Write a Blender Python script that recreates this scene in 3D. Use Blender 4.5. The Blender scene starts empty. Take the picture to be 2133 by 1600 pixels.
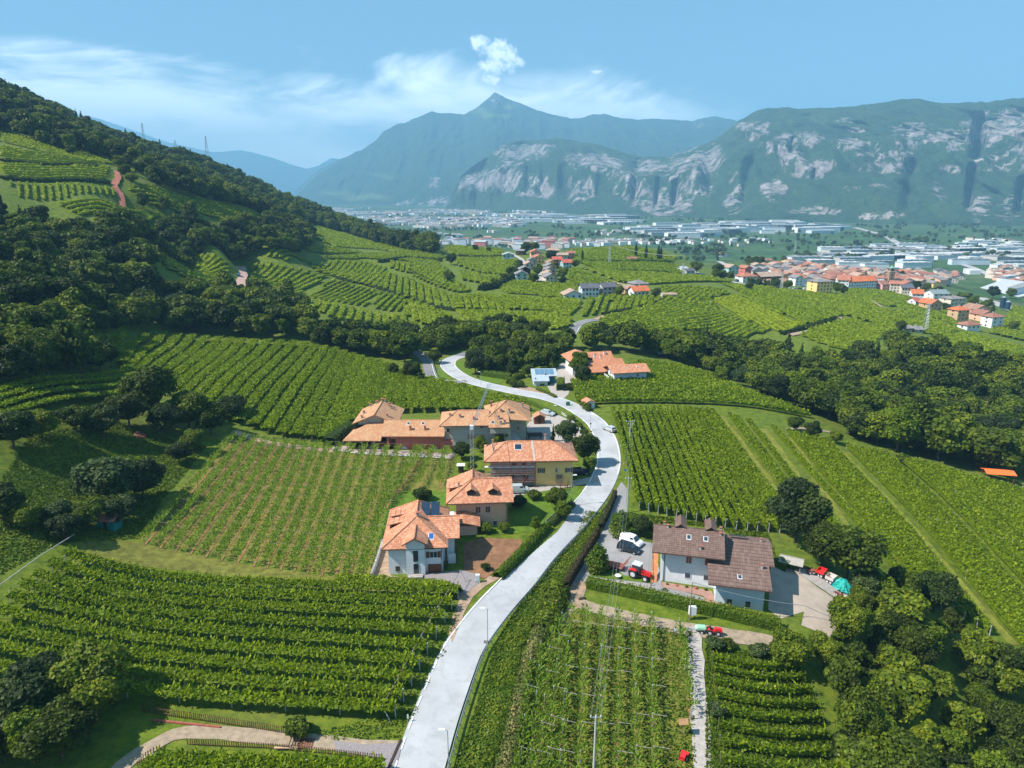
import bpy, math, random
import numpy as np
random.seed(7); RNG = np.random.default_rng(7)
SC = bpy.context.scene
COL = SC.collection
# ------------------------------------------------------------------ camera
FPX, PITCH, CAMZ = 1422.0, math.radians(15.7), 64.0
SP, CP = math.sin(PITCH), math.cos(PITCH)
cam_data = bpy.data.cameras.new('camera'); cam_data.lens = 24.0; cam_data.sensor_width = 36.0
cam_data.clip_start = 0.5; cam_data.clip_end = 80000
cam = bpy.data.objects.new('camera', cam_data); COL.objects.link(cam)
cam.location = (0, 0, CAMZ); cam.rotation_euler = (math.pi/2 - PITCH, 0, 0)
SC.camera = cam
# ------------------------------------------------------------------ light
SUN_EL, SUN_DIR = math.radians(49), (0.968, 0.25)      # direction the shadows fall, in plan
SUN_AZ = math.atan2(-SUN_DIR[0], -SUN_DIR[1])            # compass angle of the sun from +Y, clockwise
sun_data = bpy.data.lights.new('sun', 'SUN'); sun_data.energy = 4.9; sun_data.angle = math.radians(0.53)
sun_data.color = (1.0, 0.955, 0.88)
sun = bpy.data.objects.new('sun', sun_data); COL.objects.link(sun)
sun.rotation_euler = (math.pi/2 - SUN_EL, 0, math.atan2(-SUN_DIR[0], -SUN_DIR[1]) * -1 + math.pi)
import mathutils
_d = mathutils.Vector((SUN_DIR[0]*math.cos(SUN_EL), SUN_DIR[1]*math.cos(SUN_EL), -math.sin(SUN_EL)))
sun.rotation_euler = _d.to_track_quat('-Z', 'Y').to_euler()
SC.view_settings.view_transform = 'Standard'; SC.view_settings.look = 'None'
SC.view_settings.exposure = 0.95; SC.view_settings.gamma = 1.0; SC.view_settings.use_curve_mapping = False
SC.cycles.max_bounces = 6; SC.cycles.diffuse_bounces = 2; SC.cycles.glossy_bounces = 2
SC.cycles.transparent_max_bounces = 6; SC.cycles.volume_bounces = 0; SC.cycles.use_denoising = True
world = bpy.data.worlds.new('World'); SC.world = world; world.use_nodes = True

class NT:
    """small helper round a node tree"""
    def __init__(s, nt): s.nt = nt; s.n = nt.nodes; s.l = nt.links
    def new(s, t, **kw):
        n = s.n.new(t)
        for k, v in kw.items(): setattr(n, k, v)
        return n
    def put(s, sock, v):
        if hasattr(v, 'is_linked') or isinstance(v, bpy.types.NodeSocket): s.l.new(v, sock)
        elif v is not None: sock.default_value = v
    def math(s, op, a, b=None, c=None, clamp=False):
        n = s.new('ShaderNodeMath', operation=op, use_clamp=clamp)
        for i, v in enumerate((a, b, c)):
            if v is not None: s.put(n.inputs[i], v)
        return n.outputs[0]
    def mix(s, f, a, b):
        n = s.new('ShaderNodeMix', data_type='RGBA')
        s.put(n.inputs['Factor'], f)
        for nm, v in (('A', a), ('B', b)):
            sk = [q for q in n.inputs if q.name == nm and q.type == 'RGBA'][0]
            s.put(sk, (v[0], v[1], v[2], 1) if isinstance(v, (tuple, list)) else v)
        return [q for q in n.outputs if q.type == 'RGBA'][0]
    def noise(s, vec, scale, detail=3, rough=0.55, dist=0.0):
        n = s.new('ShaderNodeTexNoise'); n.inputs['Scale'].default_value = scale
        n.inputs['Detail'].default_value = detail; n.inputs['Roughness'].default_value = rough
        n.inputs['Distortion'].default_value = dist
        if vec is not None: s.l.new(vec, n.inputs['Vector'])
        return n.outputs['Fac']
    def ramp(s, f, stops):
        n = s.new('ShaderNodeValToRGB'); cr = n.color_ramp
        while len(cr.elements) < len(stops): cr.elements.new(0.5)
        for e, (p, c) in zip(cr.elements, stops):
            e.position = p; e.color = (c[0], c[1], c[2], 1) if isinstance(c, (tuple, list)) else (c, c, c, 1)
        s.put(n.inputs[0], f)
        return n.outputs[0]
    def smooth(s, x, lo, hi):
        n = s.new('ShaderNodeMapRange', interpolation_type='SMOOTHSTEP')
        s.put(n.inputs[0], x); n.inputs[1].default_value = lo; n.inputs[2].default_value = hi
        return n.outputs[0]
    def attr(s, name):
        n = s.new('ShaderNodeAttribute', attribute_name=name); return n

def build_world():
    N = NT(world.node_tree); N.n.clear()
    out = N.new('ShaderNodeOutputWorld'); bg = N.new('ShaderNodeBackground')
    sky = N.new('ShaderNodeTexSky', sky_type='NISHITA'); sky.sun_disc = False
    sky.sun_elevation = SUN_EL; sky.sun_rotation = SUN_AZ
    sky.altitude = 300; sky.air_density = 1.0; sky.dust_density = 0.4; sky.ozone_density = 2.5
    tc = N.new('ShaderNodeTexCoord'); sep = N.new('ShaderNodeSeparateXYZ'); N.l.new(tc.outputs['Generated'], sep.inputs[0])
    X, Y, Z = sep.outputs
    az = N.math('ARCTAN2', X, Y)                       # 0 straight ahead, + to the right
    hyp = N.math('SQRT', N.math('ADD', N.math('MULTIPLY', X, X), N.math('MULTIPLY', Y, Y)))
    el = N.math('ARCTAN2', Z, hyp)
    cmb = N.new('ShaderNodeCombineXYZ'); N.l.new(N.math('MULTIPLY', az, 1.0), cmb.inputs[0]); N.l.new(N.math('MULTIPLY', el, 3.6), cmb.inputs[1])
    V = cmb.outputs[0]
    cm2 = N.new('ShaderNodeCombineXYZ'); N.l.new(az, cm2.inputs[0]); N.l.new(el, cm2.inputs[1]); V2 = cm2.outputs[0]
    # high thin cloud sheet: streaky noise in a belt above the horizon
    n1 = N.noise(V, 3.4, 8, 0.58, 0.9)
    n2 = N.noise(V, 9.0, 6, 0.6, 0.3)
    sheet = N.math('ADD', N.math('MULTIPLY', n1, 0.75), N.math('MULTIPLY', n2, 0.25))
    # upper edge of the belt wanders with azimuth
    edge = N.math('ADD', N.math('MULTIPLY', N.smooth(az, 0.08, 0.5), -0.07), 0.152)
    dl = N.math('SUBTRACT', edge, el)
    belt = N.smooth(N.math('ADD', dl, N.math('MULTIPLY', N.math('SUBTRACT', n1, 0.5), 0.17)), -0.018, 0.035)
    dens = N.math('MULTIPLY', belt, N.math('ADD', N.math('MULTIPLY', N.smooth(sheet, 0.36, 0.58), 0.66), 0.34))
    dens = N.math('MULTIPLY', dens, N.math('SUBTRACT', 1.0, N.smooth(az, 0.16, 0.5)))
    dens = N.math('MULTIPLY', dens, N.smooth(az, -1.5, -0.95))
    dens = N.math('MULTIPLY', dens, 0.9)
    # small cumulus tower over the peak and little puffs on the ridge
    cn = N.noise(V2, 70.0, 7, 0.65, 0.3); cn2 = N.noise(V2, 26.0, 3, 0.5)
    def puff(a0, e0, ra, re, lo=0.0, hi=0.22):
        da = N.math('DIVIDE', N.math('SUBTRACT', az, a0), ra); de = N.math('DIVIDE', N.math('SUBTRACT', el, e0), re)
        r2 = N.math('ADD', N.math('MULTIPLY', da, da), N.math('MULTIPLY', de, de))
        f = N.math('SUBTRACT', 1.0, r2)
        f = N.math('ADD', f, N.math('MULTIPLY', N.math('SUBTRACT', cn, 0.5), 3.2))
        f = N.math('ADD', f, N.math('MULTIPLY', N.math('SUBTRACT', cn2, 0.5), 1.0))
        return N.smooth(f, lo, hi + 0.9)
    def pa(u, v):                                        # photograph pixel -> azimuth, elevation of that sky direction
        x = (u - 1066.5)/FPX; dv = (v - 800)/FPX; y = CP - dv*SP; z = -(SP + dv*CP)
        return math.atan2(x, y), math.atan2(z, math.hypot(x, y))
    cum = None
    for u, v, ra, re in ((1000, 90, .018, .011), (1014, 104, .018, .011), (1038, 110, .026, .017), (1056, 128, .026, .016), (1026, 138, .022, .013), (1022, 165, .014, .008), (1072, 125, .010, .012), (1205, 238, .020, .006), (1228, 236, .010, .006), (1240, 150, .010, .003)):
        a, e = pa(u, v); p = puff(a, e, ra, re)
        cum = p if cum is None else N.math('MAXIMUM', cum, p)
    skyc = N.mix(0.42, sky.outputs[0], (2.4, 6.0, 8.8))
    cloud_col = N.mix(N.smooth(el, 0.0, 0.2), (19, 21, 21.6), (20, 21.4, 22))
    c = N.mix(dens, skyc, cloud_col)
    cumc = N.mix(N.smooth(cn, 0.3, 0.65), (14, 16.5, 18), (19, 20, 20.6))
    c = N.mix(N.math('MULTIPLY', cum, 0.72), c, cumc)
    N.l.new(c, bg.inputs[0]); bg.inputs[1].default_value = 0.06
    N.l.new(bg.outputs[0], out.inputs[0])
build_world()

# ------------------------------------------------------------------ materials
MATS = {}
def mat(name, color, rough=0.85, metal=0.0, spec=0.3, noise=0.0, nscale=1.0, bump=0.0, bscale=8.0, fn=None, emit=None, space='Object'):
    """plain surface with grain; fn(N, vec, colour socket) may return another colour socket"""
    if name in MATS: return MATS[name]
    m = bpy.data.materials.new(name); m.use_nodes = True
    N = NT(m.node_tree); b = N.n['Principled BSDF']
    b.inputs['Roughness'].default_value = rough; b.inputs['Metallic'].default_value = metal
    b.inputs['Specular IOR Level'].default_value = spec
    tc = N.new('ShaderNodeTexCoord'); vec = tc.outputs[space]
    if noise > 0:
        f = N.noise(vec, nscale, 5, 0.62)
        lo = tuple(c*(1-noise) for c in color); hi = tuple(min(1, c*(1+noise)) for c in color)
        col = N.ramp(f, [(0.3, lo), (0.7, hi)])
    else:
        rgb = N.new('ShaderNodeRGB'); rgb.outputs[0].default_value = (*color, 1); col = rgb.outputs[0]
    if fn: col = fn(N, vec, col) or col
    N.l.new(col, b.inputs['Base Color'])
    if bump > 0:
        bn = N.new('ShaderNodeBump'); bn.inputs['Strength'].default_value = bump
        N.l.new(N.noise(vec, bscale, 4, 0.6), bn.inputs['Height']); N.l.new(bn.outputs[0], b.inputs['Normal'])
    m['base'] = list(color); MATS[name] = m
    return m

# ------------------------------------------------------------------ mesh helpers
def tag(o, label=None, cat=None, group=None, kind=None):
    if label: o['label'] = label
    if cat: o['category'] = cat
    if group: o['group'] = group
    if kind: o['kind'] = kind
    return o
def link(name, me, mats, parent=None, loc=None, rz=0.0):
    o = bpy.data.objects.new(name, me); COL.objects.link(o)
    if mats is not None:
        for m in (mats if isinstance(mats, (list, tuple)) else [mats]):
            if me.name not in DONE or True: me.materials.append(m)
    if parent: o.parent = parent
    if loc is not None: o.location = loc
    if rz: o.rotation_euler = (0, 0, rz)
    return o
DONE = set()
def empty(name, loc=(0, 0, 0), rz=0.0, parent=None):
    o = bpy.data.objects.new(name, None); COL.objects.link(o); o.location = loc; o.rotation_euler = (0, 0, rz)
    o.empty_display_size = 0.5
    if parent: o.parent = parent
    return o
def copy_tree(o, parent=None):
    c = o.copy(); COL.objects.link(c)
    if parent: c.parent = parent
    for ch in list(o.children): copy_tree(ch, c)
    return c
def np_mesh(name, verts, faces, fmat=None, smooth=False, attrs=None):
    """verts (n,3); faces (m,k) all the same k; attrs {name: (n,)} per vertex"""
    me = bpy.data.meshes.new(name)
    verts = np.ascontiguousarray(verts, dtype=np.float32); faces = np.ascontiguousarray(faces, dtype=np.int32)
    m, k = faces.shape
    me.vertices.add(len(verts)); me.vertices.foreach_set('co', verts.ravel())
    me.loops.add(m*k); me.loops.foreach_set('vertex_index', faces.ravel())
    me.polygons.add(m); me.polygons.foreach_set('loop_start', np.arange(0, m*k, k, dtype=np.int32))
    try: me.polygons.foreach_set('loop_total', np.full(m, k, dtype=np.int32))
    except Exception: pass
    if fmat is not None: me.polygons.foreach_set('material_index', np.asarray(fmat, dtype=np.int32))
    me.polygons.foreach_set('use_smooth', np.full(m, smooth, dtype=bool))
    me.update(calc_edges=True)
    for an, av in (attrs or {}).items():
        a = me.attributes.new(an, 'FLOAT', 'POINT'); a.data.foreach_set('value', np.asarray(av, dtype=np.float32))
    return me
class MB:
    """collects boxes, prisms, tubes and faces; build() links them as one mesh object"""
    def __init__(s): s.v = []; s.f = []
    def face(s, pts):
        i = len(s.v); s.v += [tuple(p) for p in pts]; s.f.append(list(range(i, i+len(pts)))); return s
    def hexa(s, p):                                      # 8 points: bottom ring then top ring
        i = len(s.v); s.v += [tuple(q) for q in p]
        for q in ((0, 3, 2, 1), (4, 5, 6, 7), (0, 1, 5, 4), (1, 2, 6, 5), (2, 3, 7, 6), (3, 0, 4, 7)): s.f.append([i+a for a in q])
        return s
    def box(s, x0, x1, y0, y1, z0, z1):
        return s.hexa([(x0, y0, z0), (x1, y0, z0), (x1, y1, z0), (x0, y1, z0), (x0, y0, z1), (x1, y0, z1), (x1, y1, z1), (x0, y1, z1)])
    def prism(s, poly, z0, z1):                          # poly counter-clockwise [(x,y)]
        n = len(poly); i = len(s.v)
        s.v += [(x, y, z0) for x, y in poly] + [(x, y, z1) for x, y in poly]
        s.f.append([i+k for k in reversed(range(n))]); s.f.append([i+n+k for k in range(n)])
        for k in range(n): s.f.append([i+k, i+(k+1) % n, i+n+(k+1) % n, i+n+k])
        return s
    def tube(s, p, q, r, r2=None, n=6, cap=True):
        p = np.array(p, float); q = np.array(q, float); d = q-p; L = np.linalg.norm(d)
        if L < 1e-6: return s
        d /= L; a = np.array((0, 0, 1.0)) if abs(d[2]) < .9 else np.array((1.0, 0, 0))
        u = np.cross(d, a); u /= np.linalg.norm(u); w = np.cross(d, u); r2 = r if r2 is None else r2
        i = len(s.v)
        for c, rr in ((p, r), (q, r2)):
            for k in range(n):
                t = 2*math.pi*k/n; s.v.append(tuple(c + rr*(math.cos(t)*u + math.sin(t)*w)))
        for k in range(n): s.f.append([i+k, i+(k+1) % n, i+n+(k+1) % n, i+n+k][::-1])
        if cap: s.f.append([i+k for k in range(n)]); s.f.append([i+n+k for k in reversed(range(n))])
        return s
    def path(s, pts, r, n=5):
        for a, b in zip(pts[:-1], pts[1:]): s.tube(a, b, r, n=n)
        return s
    def disc(s, c, axis, r, w, n=16):                    # a wheel-like drum
        c = np.array(c, float); ax = np.array(axis, float); ax /= np.linalg.norm(ax)
        return s.tube(c-ax*w/2, c+ax*w/2, r, n=n)
    def ball(s, c, rx, ry=None, rz=None, nu=10, nv=6):
        ry = ry or rx; rz = rz or rx; i = len(s.v)
        for a in range(nv+1):
            ph = math.pi*a/nv
            for b in range(nu):
                th = 2*math.pi*b/nu
                s.v.append((c[0]+rx*math.sin(ph)*math.cos(th), c[1]+ry*math.sin(ph)*math.sin(th), c[2]+rz*math.cos(ph)))
        for a in range(nv):
            for b in range(nu):
                s.f.append([i+a*nu+b, i+(a+1)*nu+b, i+(a+1)*nu+(b+1) % nu, i+a*nu+(b+1) % nu])
        return s
    def mesh(s, name, smooth=False):
        me = bpy.data.meshes.new(name); me.from_pydata(s.v, [], s.f); me.update()
        if smooth: me.polygons.foreach_set('use_smooth', [True]*len(me.polygons))
        return me
    def build(s, name, m, parent=None, loc=None, rz=0.0, smooth=False):
        return link(name, s.mesh(name, smooth), m, parent, loc, rz)

# ------------------------------------------------------------------ vector noise
def _hash(ix, iy, seed):
    h = (ix.astype(np.int64)*374761393 + iy.astype(np.int64)*668265263 + seed*1442695041) & 0xffffffff
    h = ((h ^ (h >> 13))*1274126177) & 0xffffffff
    return ((h ^ (h >> 16)) & 0xffff)/65535.0
def vnoise(x, y, seed=0):
    x = np.asarray(x, float); y = np.asarray(y, float)
    ix = np.floor(x); iy = np.floor(y); fx = x-ix; fy = y-iy
    fx = fx*fx*(3-2*fx); fy = fy*fy*(3-2*fy); ix = ix.astype(np.int64); iy = iy.astype(np.int64)
    a = _hash(ix, iy, seed); b = _hash(ix+1, iy, seed); c = _hash(ix, iy+1, seed); d = _hash(ix+1, iy+1, seed)
    return (a*(1-fx)+b*fx)*(1-fy)+(c*(1-fx)+d*fx)*fy
def fbm(x, y, octv=5, seed=0, gain=0.5):
    t = 0; a = 1; s = 0
    for o in range(octv):
        t = t + a*vnoise(np.asarray(x)*2**o+o*17.3, np.asarray(y)*2**o+o*9.1, seed+o); s += a; a *= gain
    return t/s
# ------------------------------------------------------------------ terrain: a height field through surveyed points
def world_uvd(u, v, D):
    dx = (u-1066.5)/FPX; dv = (v-800)/FPX
    return (dx*D, (CP-dv*SP)*D, CAMZ-(SP+dv*CP)*D)
def world_udz(u, D, z):                                  # column u, depth D, height z
    dv = ((CAMZ-z)/D-SP)/CP
    return (((u-1066.5)/FPX)*D, (CP-dv*SP)*D, z)
A = []
def az_(u, v, z): D = (CAMZ-z)/(SP+(v-800)/FPX*CP); A.append(world_uvd(u, v, D))
def ad_(u, v, D): A.append(world_uvd(u, v, D))
def ah_(u, D, z): A.append(world_udz(u, D, z))
for t in (  # u, v, z : points seen in the picture with their height
    (880, 1600, 0), (1015, 1340, 0), (1160, 1110, 0), (1265, 960, 0), (1230, 880, 0), (1100, 815, 0), (960, 790, 0), (930, 765, 0), (1000, 725, -1), (1140, 712, -1), (1195, 680, -.5),
    (1240, 662, 0), (600, 1600, 0), (300, 1540, 0), (60, 1600, 0), (0, 1400, 2), (0, 1250, 4), (300, 1200, 1), (600, 1200, 0), (850, 1200, 0), (330, 1100, 2), (600, 1000, 0),
    (930, 1000, 0), (440, 960, 2.5), (750, 925, 0), (100, 1120, 6), (0, 1000, 12), (120, 1000, 8), (230, 930, 8), (0, 880, 17), (150, 850, 15), (290, 800, 11.5), (250, 705, 13), (400, 715, 8),
    (450, 870, 5), (550, 800, 5), (600, 900, 1.5), (560, 720, 5), (700, 735, 1), (800, 770, 0), (870, 775, 0), (720, 850, 0), (900, 840, 0),
    (1200, 1500, -2), (1380, 1590, -2), (1600, 1590, -3), (1900, 1590, -8), (1450, 1320, -1.5), (1250, 1290, -1), (1220, 1150, -1.5), (1320, 1180, -1), (1400, 1240, -1), (1580, 1280, -2), (1720, 1290, -3), (1700, 1180, -2),
    (1500, 1100, -1), (1300, 1030, 0), (1320, 900, 0), (1500, 1000, -1), (1500, 900, -1), (1700, 1000, -5), (1700, 900, -4), (1900, 1300, -9), (2133, 1400, -14), (2133, 1200, -13), (2100, 1000, -12), (1900, 950, -8), (1900, 1100, -8), (2133, 1550, -14),
    (1250, 800, 0), (1400, 800, -1), (1550, 840, -2), (1300, 780, 0), (1180, 770, 0), (1350, 750, -2),
    (1500, 730, -14), (1750, 850, -16), (1900, 850, -20), (2100, 900, -22), (1650, 740, -14), (2050, 800, -18),
    (1300, 670, -2), (1450, 690, -6), (1500, 640, -5), (1650, 680, -9), (1800, 700, -14), (1450, 600, -3), (1650, 620, -9), (1350, 640, -1), (1750, 660, -12), (1950, 715, -18), (2100, 740, -26),
    (1130, 640, 1), (1000, 640, 1), (900, 640, 1), (1180, 600, 1), (1340, 605, 0), (1130, 572, 3), (1080, 530, 6), (1000, 560, 4), (950, 515, 3), (1200, 522, 5), (1320, 518, 3), (1420, 545, -6), (1300, 560, 1), (1500, 580, -12),
    (850, 600, 2), (750, 580, 4), (650, 560, 7), (780, 540, 8), (900, 545, 6), (700, 640, 3), (620, 600, 6), (540, 590, 9), (490, 575, 11.5), (800, 660, -2), (900, 690, -4), (1050, 690, -3), (400, 565, 19), (340, 545, 24), (700, 500, 18), (620, 490, 27), (820, 520, 8),
    (1620, 575, -30), (1560, 560, -25), (1720, 608, -22), (1800, 600, -30), (1900, 600, -36), (1880, 575, -45), (2000, 655, -33), (2100, 670, -36), (2050, 605, -52), (1900, 640, -26), (2133, 640, -50), (1650, 560, -40), (1480, 545, -30), (2133, 720, -33)):
    az_(*t)
for t in (  # u, v, depth on the hillside to the left, above eye level too
    (0, 300, 420), (100, 320, 430), (200, 330, 470), (290, 355, 500), (100, 380, 380), (240, 380, 420), (0, 400, 340), (100, 430, 350), (230, 430, 380), (330, 440, 420), (450, 440, 500), (550, 460, 560), (420, 400, 540), (330, 370, 520),
    (0, 262, 480), (100, 275, 520), (0, 212, 560), (100, 254, 620), (200, 306, 640), (300, 318, 760), (400, 341, 860), (500, 384, 950), (600, 427, 1040), (700, 460, 1130), (740, 480, 1100), (800, 492, 960), (650, 470, 820), (500, 420, 720), (580, 440, 760),
    (0, 520, 290), (150, 520, 320), (300, 500, 360), (450, 500, 420), (560, 510, 470), (0, 620, 230), (150, 620, 250), (300, 620, 300), (450, 640, 330), (560, 650, 330), (0, 750, 175), (120, 750, 200), (200, 680, 230), (650, 690, 300)):
    ad_(*t)
for t in (  # u, depth, z : hidden or outside the frame
    (-300, 640, 172), (0, 700, 158), (200, 900, 110), (350, 1100, 60), (500, 1250, 30), (700, 1400, -20), (0, 1300, 60), (-400, 1200, 120), (300, 1600, -30), (-700, 400, 130), (-500, 200, 50), (-400, 120, 20), (-900, 700, 220),
    (900, 1200, -50), (1100, 1150, -55), (1300, 1100, -58), (1500, 1050, -60), (1150, 900, -28), (1320, 880, -35), (950, 900, -20), (1000, 1000, -40), (1700, 1000, -60), (1900, 1000, -62), (2133, 900, -60), (2400, 700, -55), (2500, 400, -38), (2600, 250, -30), (2700, 130, -20),
    (2500, 80, -14), (-300, 80, 2), (1066, 60, 0), (1800, 60, -4), (300, 60, 0), (2600, 1000, -65)):
    ah_(*t)
for u in range(-700, 3000, 260):
    for D in (1450, 1900, 2600, 3800, 6000, 9000, 14000, 20000):
        if u < 350 and D < 3000: continue
        ah_(u, D, -70)
for u in (-700, -300, 100, 300):
    for D, z in ((2100, -50), (2600, -65)): ah_(u, D, z)
A = np.array(A)
def warp(x, y): return np.arctan2(x, y)*1.6, np.log(np.hypot(x, y))
_ax, _ay = warp(A[:, 0], A[:, 1]); _P = np.stack([_ax, _ay], 1)
# drop near-duplicates
_keep = []
for i in range(len(_P)):
    if all(np.hypot(*(_P[i]-_P[j])) > 0.018 for j in _keep): _keep.append(i)
A = A[_keep]; _P = _P[_keep]
def _phi(r): return r**2*np.log(r+1e-9)
_n = len(_P); _K = _phi(np.linalg.norm(_P[:, None]-_P[None], axis=2)) + np.eye(_n)*0.0009
_Q = np.concatenate([np.ones((_n, 1)), _P], 1)
_M = np.block([[_K, _Q], [_Q.T, np.zeros((3, 3))]])
_w = np.linalg.solve(_M, np.concatenate([A[:, 2], np.zeros(3)]))
NTH, NR = 560, 440
TH0, TH1, R0, R1 = math.radians(-66), math.radians(66), 12.0, 21000.0
_th = np.linspace(TH0, TH1, NTH); _lr = np.linspace(math.log(R0), math.log(R1), NR)
_TH, _LR = np.meshgrid(_th, _lr, indexing='ij')
_q = np.stack([_TH.ravel()*1.6, _LR.ravel()], 1); _H = np.zeros(len(_q))
for i in range(0, len(_q), 20000):
    s_ = _q[i:i+20000]
    _H[i:i+20000] = _phi(np.linalg.norm(s_[:, None]-_P[None], axis=2)) @ _w[:_n] + _w[_n] + s_ @ _w[_n+1:]
_R = np.exp(_LR)
_H = _H.reshape(NTH, NR)
_H = np.maximum(_H, -74)
_f = np.clip((_R-1500)/600, 0, 1)*np.clip((_TH+0.55)/0.25, 0, 1)
_H = _H*(1-_f) + (-70)*_f                                 # the valley floor is flat
_f2 = np.clip((_R-3000)/900, 0, 1); _H = _H*(1-_f2) + (-70)*_f2
_X = _R*np.sin(_TH); _Y = _R*np.cos(_TH)
_H += (fbm(_X/9, _Y/9, 3, 3)-.5)*0.25*np.clip(_R/400, 0, 1) # faint unevenness
def height(x, y):
    x = np.asarray(x, float); y = np.asarray(y, float)
    th = np.arctan2(x, y); lr = np.log(np.maximum(np.hypot(x, y), R0))
    a = np.clip((th-TH0)/(TH1-TH0)*(NTH-1), 0, NTH-1.001); b = np.clip((lr-_lr[0])/(_lr[-1]-_lr[0])*(NR-1), 0, NR-1.001)
    i = a.astype(int); j = b.astype(int); fa = a-i; fb = b-j
    return (_H[i, j]*(1-fa)+_H[i+1, j]*fa)*(1-fb)+(_H[i, j+1]*(1-fa)+_H[i+1, j+1]*fa)*fb
_DS = np.exp(np.linspace(math.log(45), math.log(19000), 700))
def at(u, v):
    """the ground point that lies in this direction from the surveyor's station"""
    dx = (u-1066.5)/FPX; dv = (v-800)/FPX
    X = dx*_DS; Y = (CP-dv*SP)*_DS; Z = CAMZ-(SP+dv*CP)*_DS
    g = Z-height(X, Y); k = np.argmax(g < 0)
    if g[k] >= 0: k = len(_DS)-1
    if k == 0: k = 1
    lo, hi = _DS[k-1], _DS[k]
    for _ in range(18):
        m = (lo+hi)/2
        if CAMZ-(SP+dv*CP)*m - float(height(dx*m, (CP-dv*SP)*m)) < 0: hi = m
        else: lo = m
    return np.array((dx*hi, (CP-dv*SP)*hi, CAMZ-(SP+dv*CP)*hi))
def zof(P, v):
    """height above P[2] at which a vertical line over P crosses picture row v"""
    dv = (v-800)/FPX; y = P[1]
    # (c - y*SP/CP... ) solve ((CAMZ-z)*CP - y*SP)/(y*CP+(CAMZ-z)*SP) = dv
    w = y*(SP+dv*CP)/(CP-dv*SP)
    return CAMZ-w-P[2]
def G(x, y): return float(height(x, y))
def ground_at(u, v): p = at(u, v); return (p[0], p[1], G(p[0], p[1]))

def poly_world(pts, dense=0):
    out = []
    for (u0, v0), (u1, v1) in zip(pts, pts[1:]+pts[:1]):
        n = max(1, int(math.hypot(u1-u0, v1-v0)/dense)) if dense else 1
        for k in range(n): out.append(at(u0+(u1-u0)*k/n, v0+(v1-v0)*k/n)[:2])
    return np.array(out)
def inside(poly, x, y):
    x = np.asarray(x, float); y = np.asarray(y, float); c = np.zeros(x.shape, bool); n = len(poly); j = n-1
    for i in range(n):
        xi, yi = poly[i]; xj, yj = poly[j]
        t = (yi > y) != (yj > y)
        with np.errstate(divide='ignore', invalid='ignore'):
            c ^= t & (x < (xj-xi)*(y-yi)/(yj-yi+1e-12)+xi)
        j = i
    return c
# ------------------------------------------------------------------ ground
def grass_fn(tint=(0.55, 0.8, 0.2), dry=0.35):
    def fn(N, vec, col):
        big = N.noise(vec, 0.05, 4, 0.6); mid = N.noise(vec, 0.6, 4, 0.65); fine = N.noise(vec, 4.0, 3, 0.7)
        c = N.ramp(mid, [(0.3, (0.045, 0.075, 0.004)), (0.5, (0.10, 0.145, 0.006)), (0.72, (0.17, 0.19, 0.012))])
        c2 = N.mix(N.math('MULTIPLY', N.smooth(big, 0.45, 0.7), dry), c, (0.15, 0.15, 0.04))
        dark = N.smooth(fine, 0.25, 0.6)
        return N.mix(N.math('MULTIPLY', N.math('SUBTRACT', 1.0, dark), 0.5), c2, (0.018, 0.04, 0.005))
    return fn
M_GRASS = mat('grass_ground', (0.05, 0.1, 0.01), 0.95, fn=grass_fn(), bump=0.6, bscale=3.0)
def plain_fn(N, vec, col):
    """orchards and vineyards of the valley floor seen from far: a patchwork of field blocks"""
    mp = N.new('ShaderNodeMapping'); N.l.new(vec, mp.inputs[0]); mp.inputs['Rotation'].default_value = (0, 0, 0.5); mp.inputs['Scale'].default_value = (1, 2.2, 1)
    vo = N.new('ShaderNodeTexVoronoi'); vo.inputs['Scale'].default_value = 0.006; N.l.new(mp.outputs[0], vo.inputs['Vector'])
    sp = N.new('ShaderNodeSeparateColor'); N.l.new(vo.outputs['Color'], sp.inputs[0])
    c = N.ramp(sp.outputs[0], [(0.0, (0.035, 0.085, 0.018)), (0.45, (0.05, 0.11, 0.02)), (0.7, (0.075, 0.125, 0.03)), (0.93, (0.095, 0.13, 0.045)), (1.0, (0.11, 0.12, 0.06))])
    w = N.new('ShaderNodeTexWave'); w.inputs['Scale'].default_value = 0.06; w.inputs['Distortion'].default_value = 2.0; N.l.new(mp.outputs[0], w.inputs['Vector'])
    c = N.mix(N.math('MULTIPLY', w.outputs['Fac'], 0.35), c, (0.025, 0.06, 0.014))
    n = N.noise(vec, 0.03, 5, 0.7)
    far = N.mix(N.smooth(n, 0.45, 0.62), c, (0.022, 0.05, 0.016))
    # nearer than about 900 m the ground is the hill's meadow grass
    ln = N.new('ShaderNodeVectorMath', operation='LENGTH'); N.l.new(vec, ln.inputs[0])
    g = grass_fn()(N, vec, col)
    return N.mix(N.smooth(ln.outputs['Value'], 650, 1000), g, far)
M_PLAIN = mat('country_ground', (0.05, 0.1, 0.02), 0.95, fn=plain_fn, bump=0.4, bscale=2.0)
_V = np.stack([_X.ravel(), _Y.ravel(), _H.ravel()], 1)
_i = np.arange(NTH-1)[:, None]*NR + np.arange(NR-1)[None]; _i = _i.ravel()
tag(link('ground', np_mesh('ground', _V, np.stack([_i, _i+1, _i+NR+1, _i+NR], 1)[:, ::-1], smooth=True), M_PLAIN), kind='structure')

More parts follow.
